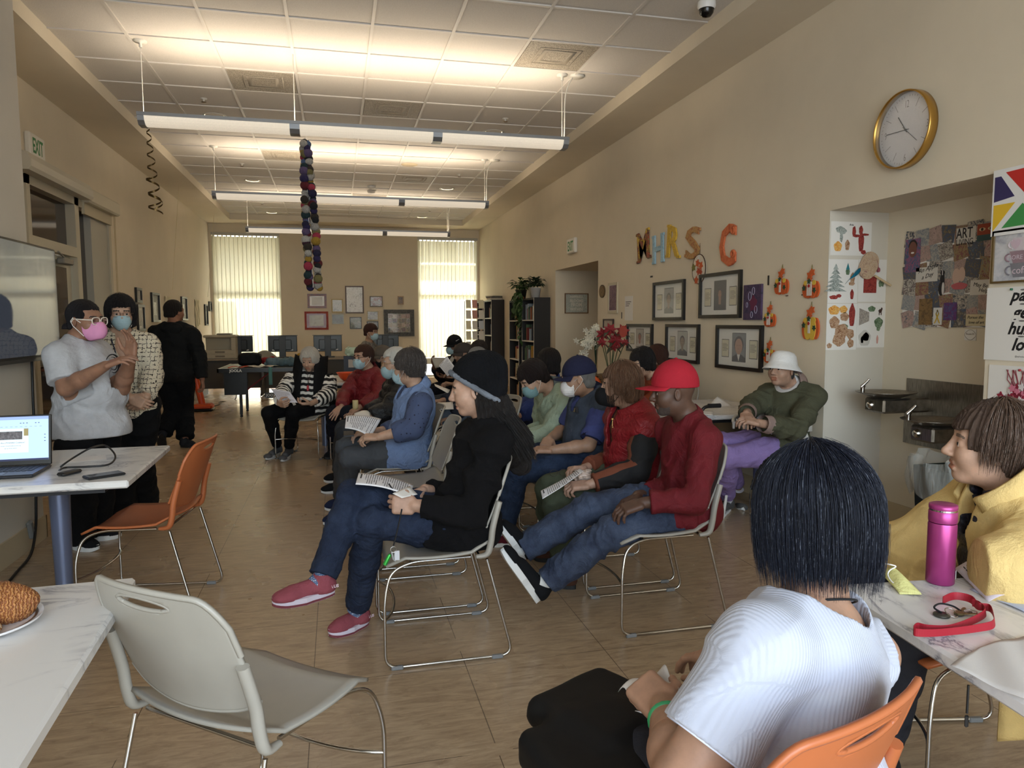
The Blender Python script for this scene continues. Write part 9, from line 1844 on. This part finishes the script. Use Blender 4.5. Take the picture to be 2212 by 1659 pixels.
for i in range(3):mb=MB();mb.box((-.004+.008*i,.004,-.030-.004*i),(.005,.002,.035),R=Matrix.Rotation(.3*i-.2,3,'Y'));mb.build('key',mat('steel_key',(150,150,146),.3,.8),t)
printed_page('handout','printed handout held by the person in the light blue vest',[at(748,898,y=4.9),at(745,925,y=4.72),at(824,905,y=4.95),at(800,945,y=4.72)],14,cols=2,bend=.015,nrm=(0,-1,1))
mb=MB();q=[at(742,925,y=4.9),at(770,940,y=4.8),at(742,938,y=4.9),at(758,942,y=4.8)];mb.span(at(742,934,y=4.95),at(765,940,y=4.75));tag(mb.build('notebook',mat('dark_notebook',(40,40,44),.6)),'dark notebook under the handout of the light blue vest','notebook')
printed_page('handout','grey shaded handout read by the person in the striped sweater',[at(585,839,y=7.62),at(626,846,y=7.56),at(604,869,y=7.50),at(643,870,y=7.48)],12,nrm=(0,-1,.6),paper=(206,204,212),head=False)
printed_page('handout','printed sheet angled from the hand of the person in the red padded vest',[at(1168,1060,y=3.52),at(1172,1078,y=3.42),at(1252,1012,y=3.66),at(1260,1018,y=3.56)],18,cols=2,nrm=(0,-.6,1),bend=-.006)
t=thing('glasses','thin dark reading glasses in the hand of the person in the red padded vest','glasses',at(1208,1022,y=3.80));mb=MB()
for x in(-.028,.028):mb.tube([(x+.024*math.cos(a),.01,.018*math.sin(a))for a in[2*PI*i/18 for i in range(18)]],.0013,5,closed=True)
mb.tube([(-.004,.01,.005),(.004,.01,.005)],.0013,5);mb.tube([(.052,.01,.004),(.10,.03,-.01),(.14,.03,-.01)],.0013,5);mb.build('frame',mat('dark_frame',(50,34,30),.4),t)
lump('tissue_bundle',mat('clear_wrap',(200,180,166),.35,var=.15,vs=40,bump=.6,bs=60),at(1262,1038,y=3.66),(.05,.05,.05),9,'crumpled clear wrap in the hands of the red padded vest wearer','wrapper',.4)
printed_page('handout','printed page standing on the lap of the person in the pale green jacket',[at(1112,935,y=4.7),at(1122,926,y=4.7),at(1135,972,y=4.62),at(1148,963,y=4.62)],9,nrm=(.4,-1,.3));mb=MB();q=[at(1118,962,y=4.72),at(1160,948,y=4.8),at(1130,972,y=4.6),at(1166,958,y=4.66)];mb.sheet(lambda u,v:lerp(lerp(q[0],q[1],u),lerp(q[2],q[3],u),v),5,5,.002);tag(mb.build('paper_sheet',PAPER),'white sheet on the jeans between the navy cap and the pale green jacket','paper')
printed_page('handout','printed sheet held up beside the flat cap, behind the beanie',[at(948,790,y=7.95),at(966,770,y=7.95),at(967,813,y=7.90),at(985,796,y=7.90)],14,nrm=(-.2,-1,.2));mb=MB();q=[at(932,772,y=8.7),at(962,773,y=8.7),at(940,795,y=8.6),at(965,790,y=8.6)];mb.sheet(lambda u,v:lerp(lerp(q[0],q[1],u),lerp(q[2],q[3],u),v),5,5,.002);tag(mb.build('paper_sheet',mat('shaded_sheet',(170,166,156),.8)),'sheet raised in the hand of the person in the dark suit','paper')
mb=MB();q=[at(938,829,y=7.3),at(972,842,y=7.2),at(940,834,y=7.2),at(968,850,y=7.1)];mb.sheet(lambda u,v:lerp(lerp(q[0],q[1],u),lerp(q[2],q[3],u),v),5,5,.002);tag(mb.build('paper_sheet',PAPER),'folded white sheet jutting out left of the face under the beanie','paper')
mb=MB();q=[at(945,870,y=6.7),at(978,868,y=6.8),at(942,885,y=6.55),at(980,884,y=6.6)];mb.sheet(lambda u,v:lerp(lerp(q[0],q[1],u),lerp(q[2],q[3],u),v),5,5,.002);tag(mb.build('paper_sheet',PAPER),'white sheet on the grey trousers behind the empty chairs','paper')
mb=MB();mb.lathe([(.0001,0),(.022,0),(.026,.02),(.026,.075),(.024,.082),(.0001,.083)],n=20);tag(place(mb.build('paper_cup',mat('cream_cup',(210,190,140),.6)),at(768,884,y=6.62)+V3(0,0,.0)),'small cream cup on the lap of the red quilted jacket','cup')
mb=MB();q=[at(765,893,y=5.5),at(800,888,y=5.6),at(768,902,y=5.4),at(800,900,y=5.45)];mb.sheet(lambda u,v:lerp(lerp(q[0],q[1],u),lerp(q[2],q[3],u),v)+V3(0,0,.012*math.sin(u*PI)),8,5,.003);tag(mb.build('folded_paper',PAPER),'folded white paper on the lap of the black quilted jacket','paper')
# bag and tissue of the person in the foreground
f=Field(V3(.10,1.0,.30),V3(.70,1.75,.72),.0075);
f.apply(('b',V3(.57,1.47,.535),V3(.13,.13,.035),frame_yaw(118),.03),'u',0);f.apply(('b',V3(.50,1.30,.515),V3(.13,.15,.045),frame_yaw(100),.03),'u',.05);X=f.axes();f.F=f.F-(folds(X,18,5)*.006+vnoise(X,9,3)*.008).astype(np.float32);v,fc=f.mesh();bag=obj_from('jacket',v,fc,mat('black_shiny_nylon',(9,9,10),.6,bump=.2,bs=40,spec=.25));tag(bag,'black folded jacket with white piping on the lap of the person in the foreground','jacket')
mb=MB();pts=[at(u,v,z=z)for u,v,z in((1200,1585,.545),(1225,1574,.560),(1270,1566,.568),(1305,1556,.572),(1325,1552,.572),(1345,1541,.574),(1375,1538,.575),(1402,1543,.575))];mb.tube(crom(pts,6),.0028,6);mb.build('piping',mat('white_piping',(222,216,216),.6),bag)
mb=MB();q=[at(1335,1495,z=.60),at(1430,1440,z=.66),at(1395,1530,z=.60),at(1470,1500,z=.66)];mb.sheet(lambda u,v:lerp(lerp(q[0],q[1],u),lerp(q[2],q[3],u),v)+V3(0,0,.012*math.sin(u*6+v*4)+.01*math.sin(v*9)),14,12,.0015);tag(mb.build('napkin',mat('tissue_paper',(206,200,194),.9,bump=.2,bs=300)),'crumpled white napkin over the black jacket in the foreground','napkin')
# walker beside the wall table
t=thing('walker','black walking frame with foam grip between the red cap and the wall table','walker',(2.75,5.0,0));b=Vector(t.location);G=lambda u,v,y:Vector([float(c)for c in at(u,v,y=y)])-b
mb=MB();mb.tube([G(1556,876,4.9),G(1530,877,4.9)],.017,10);mb.build('grip',mat('foam_grip',(20,20,22),.8),t);mb=MB();mb.tube(crom([G(1535,877,4.9),G(1521,881,4.9),G(1516,893,4.9),G(1522,915,4.9),G(1535,940,4.9),G(1545,1000,4.9),G(1548,1080,4.9)],6),.013,8);mb.build('frame_tube',mat('black_tube',(16,16,18),.35),t)
mb=MB();mb.tube([G(1533,1083,4.9),G(1556,1083,4.9)],.012,8);mb.lathe([(.0001,-.012),(.075,-.012),(.085,0),(.075,.012),(.0001,.012)],(G(1548,1095,4.9).x,0,.085),24,R=Matrix.Rotation(PI/2,3,'Y'));mb.build('wheel',mat('wheel_grey',(60,60,62),.6),t)
mb=MB();q=[(2.62,5.15),(2.92,5.05),(2.62,5.45),(2.9,5.4)]
def sheet_at(n,lab,us,z,m=PAPER,cat='paper',lift=.0):mb=MB();q=[at(u,v,z=z)for u,v in us];mb.sheet(lambda u,v:lerp(lerp(q[0],q[1],u),lerp(q[2],q[3],u),v)+V3(0,0,.003+lift*math.sin(u*PI)),8,6,.0015);return tag(mb.build(n,m),lab,cat)
o=thing('paper_towel','white folded paper standing up on the wall table behind the walker grip','paper',at(1565,888,z=.742));b=Vector(o.location);mb=MB();q=[G_ for G_ in(at(1550,856,y=5.3),at(1582,876,y=5.2),at(1533,873,y=5.25),at(1565,889,y=5.1))];mb.sheet(lambda u,v:Vector(lerp(lerp(q[0],q[1],u),lerp(q[2],q[3],u),v))-b,6,6,.002);mb.build('fold',PAPER,o)
sheet_at('paper_sheet','white papers on the wall table beside the rust jacket',((1387,866),(1408,868),(1395,878),(1420,874)),.742);sheet_at('paper_sheet','white papers on the wall table behind the red cap',((1500,886),(1540,889),(1500,896),(1540,898)),.742)
mb=MB();q=[at(1590,905,y=4.2),at(1603,908,y=4.2),at(1596,915,y=4.16),at(1604,914,y=4.16)];mb.sheet(lambda u,v:lerp(lerp(q[0],q[1],u),lerp(q[2],q[3],u),v),4,4,.002);tag(mb.build('tissue',PAPER),'small white tissue in the hands of the person in the bucket hat','tissue')
mb=MB();c=V3(1.72,1.36,.34);mb.sheet(lambda u,v:V3(1.60+.14*u,1.40-.12*u,.52-.16*v*(1-.4*u)),8,8,.012);tag(mb.build('coat_hem',cloth('pale_yellow_cotton',(214,184,122),.85,.35,300,.04)),'yellow coat corner hanging below the right marble table','coat')
mb=MB();a=at(2092,1480,z=.55);mb.tube([a,a-V3(0,0,.07)],.003,6);mb.box(a-V3(0,0,.09),(.010,.008,.03),bev=.003);tag(mb.build('zip_pull',mat('zip_dark',(40,40,42),.4)),'dark zip cord hanging below the edge of the right marble table','zip')
# ---------------------------------------------------------------- light
w=bpy.data.worlds.new('sky');sc.world=w;w.use_nodes=True;nt=w.node_tree;bg=nt.nodes['Background']
sky=nt.nodes.new('ShaderNodeTexSky');sky.sky_type='NISHITA';sky.sun_disc=False;sky.sun_elevation=math.radians(40);sky.sun_rotation=math.radians(0);sky.air_density=1.4;sky.dust_density=2.5
nt.links.new(sky.outputs[0],bg.inputs[0]);bg.inputs[1].default_value=.36
l=bpy.data.lights.new('sun','SUN');l.energy=5.;l.angle=.02;l.color=(1.,.96,.88);lo=bpy.data.objects.new('sun',l);COL.objects.link(lo)
lo.rotation_euler=Vector((-.12,.78,.62)).to_track_quat('Z','Y').to_euler()
# daylight through the front glazing behind the camera
l=bpy.data.lights.new('front_window_daylight','AREA');l.shape='RECTANGLE';l.size=5.2;l.size_y=3.0;l.energy=105;l.color=(.82,.90,1.);lo=bpy.data.objects.new('front_window_daylight',l);COL.objects.link(lo);lo.location=(.35,YB-.2,1.8);lo.rotation_euler=(math.radians(90),0,0)
sc.view_settings.view_transform='Standard';sc.view_settings.look='None';sc.view_settings.gamma=1;sc.view_settings.exposure=1.25;sc.view_settings.use_curve_mapping=False
sc.cycles.use_adaptive_sampling=True;sc.cycles.adaptive_threshold=.025;sc.cycles.max_bounces=6;sc.cycles.diffuse_bounces=4;sc.cycles.glossy_bounces=2;sc.cycles.transmission_bounces=4;sc.cycles.transparent_max_bounces=8;sc.cycles.sample_clamp_indirect=4.;sc.cycles.caustics_reflective=False;sc.cycles.caustics_refractive=False;sc.cycles.use_denoising=True
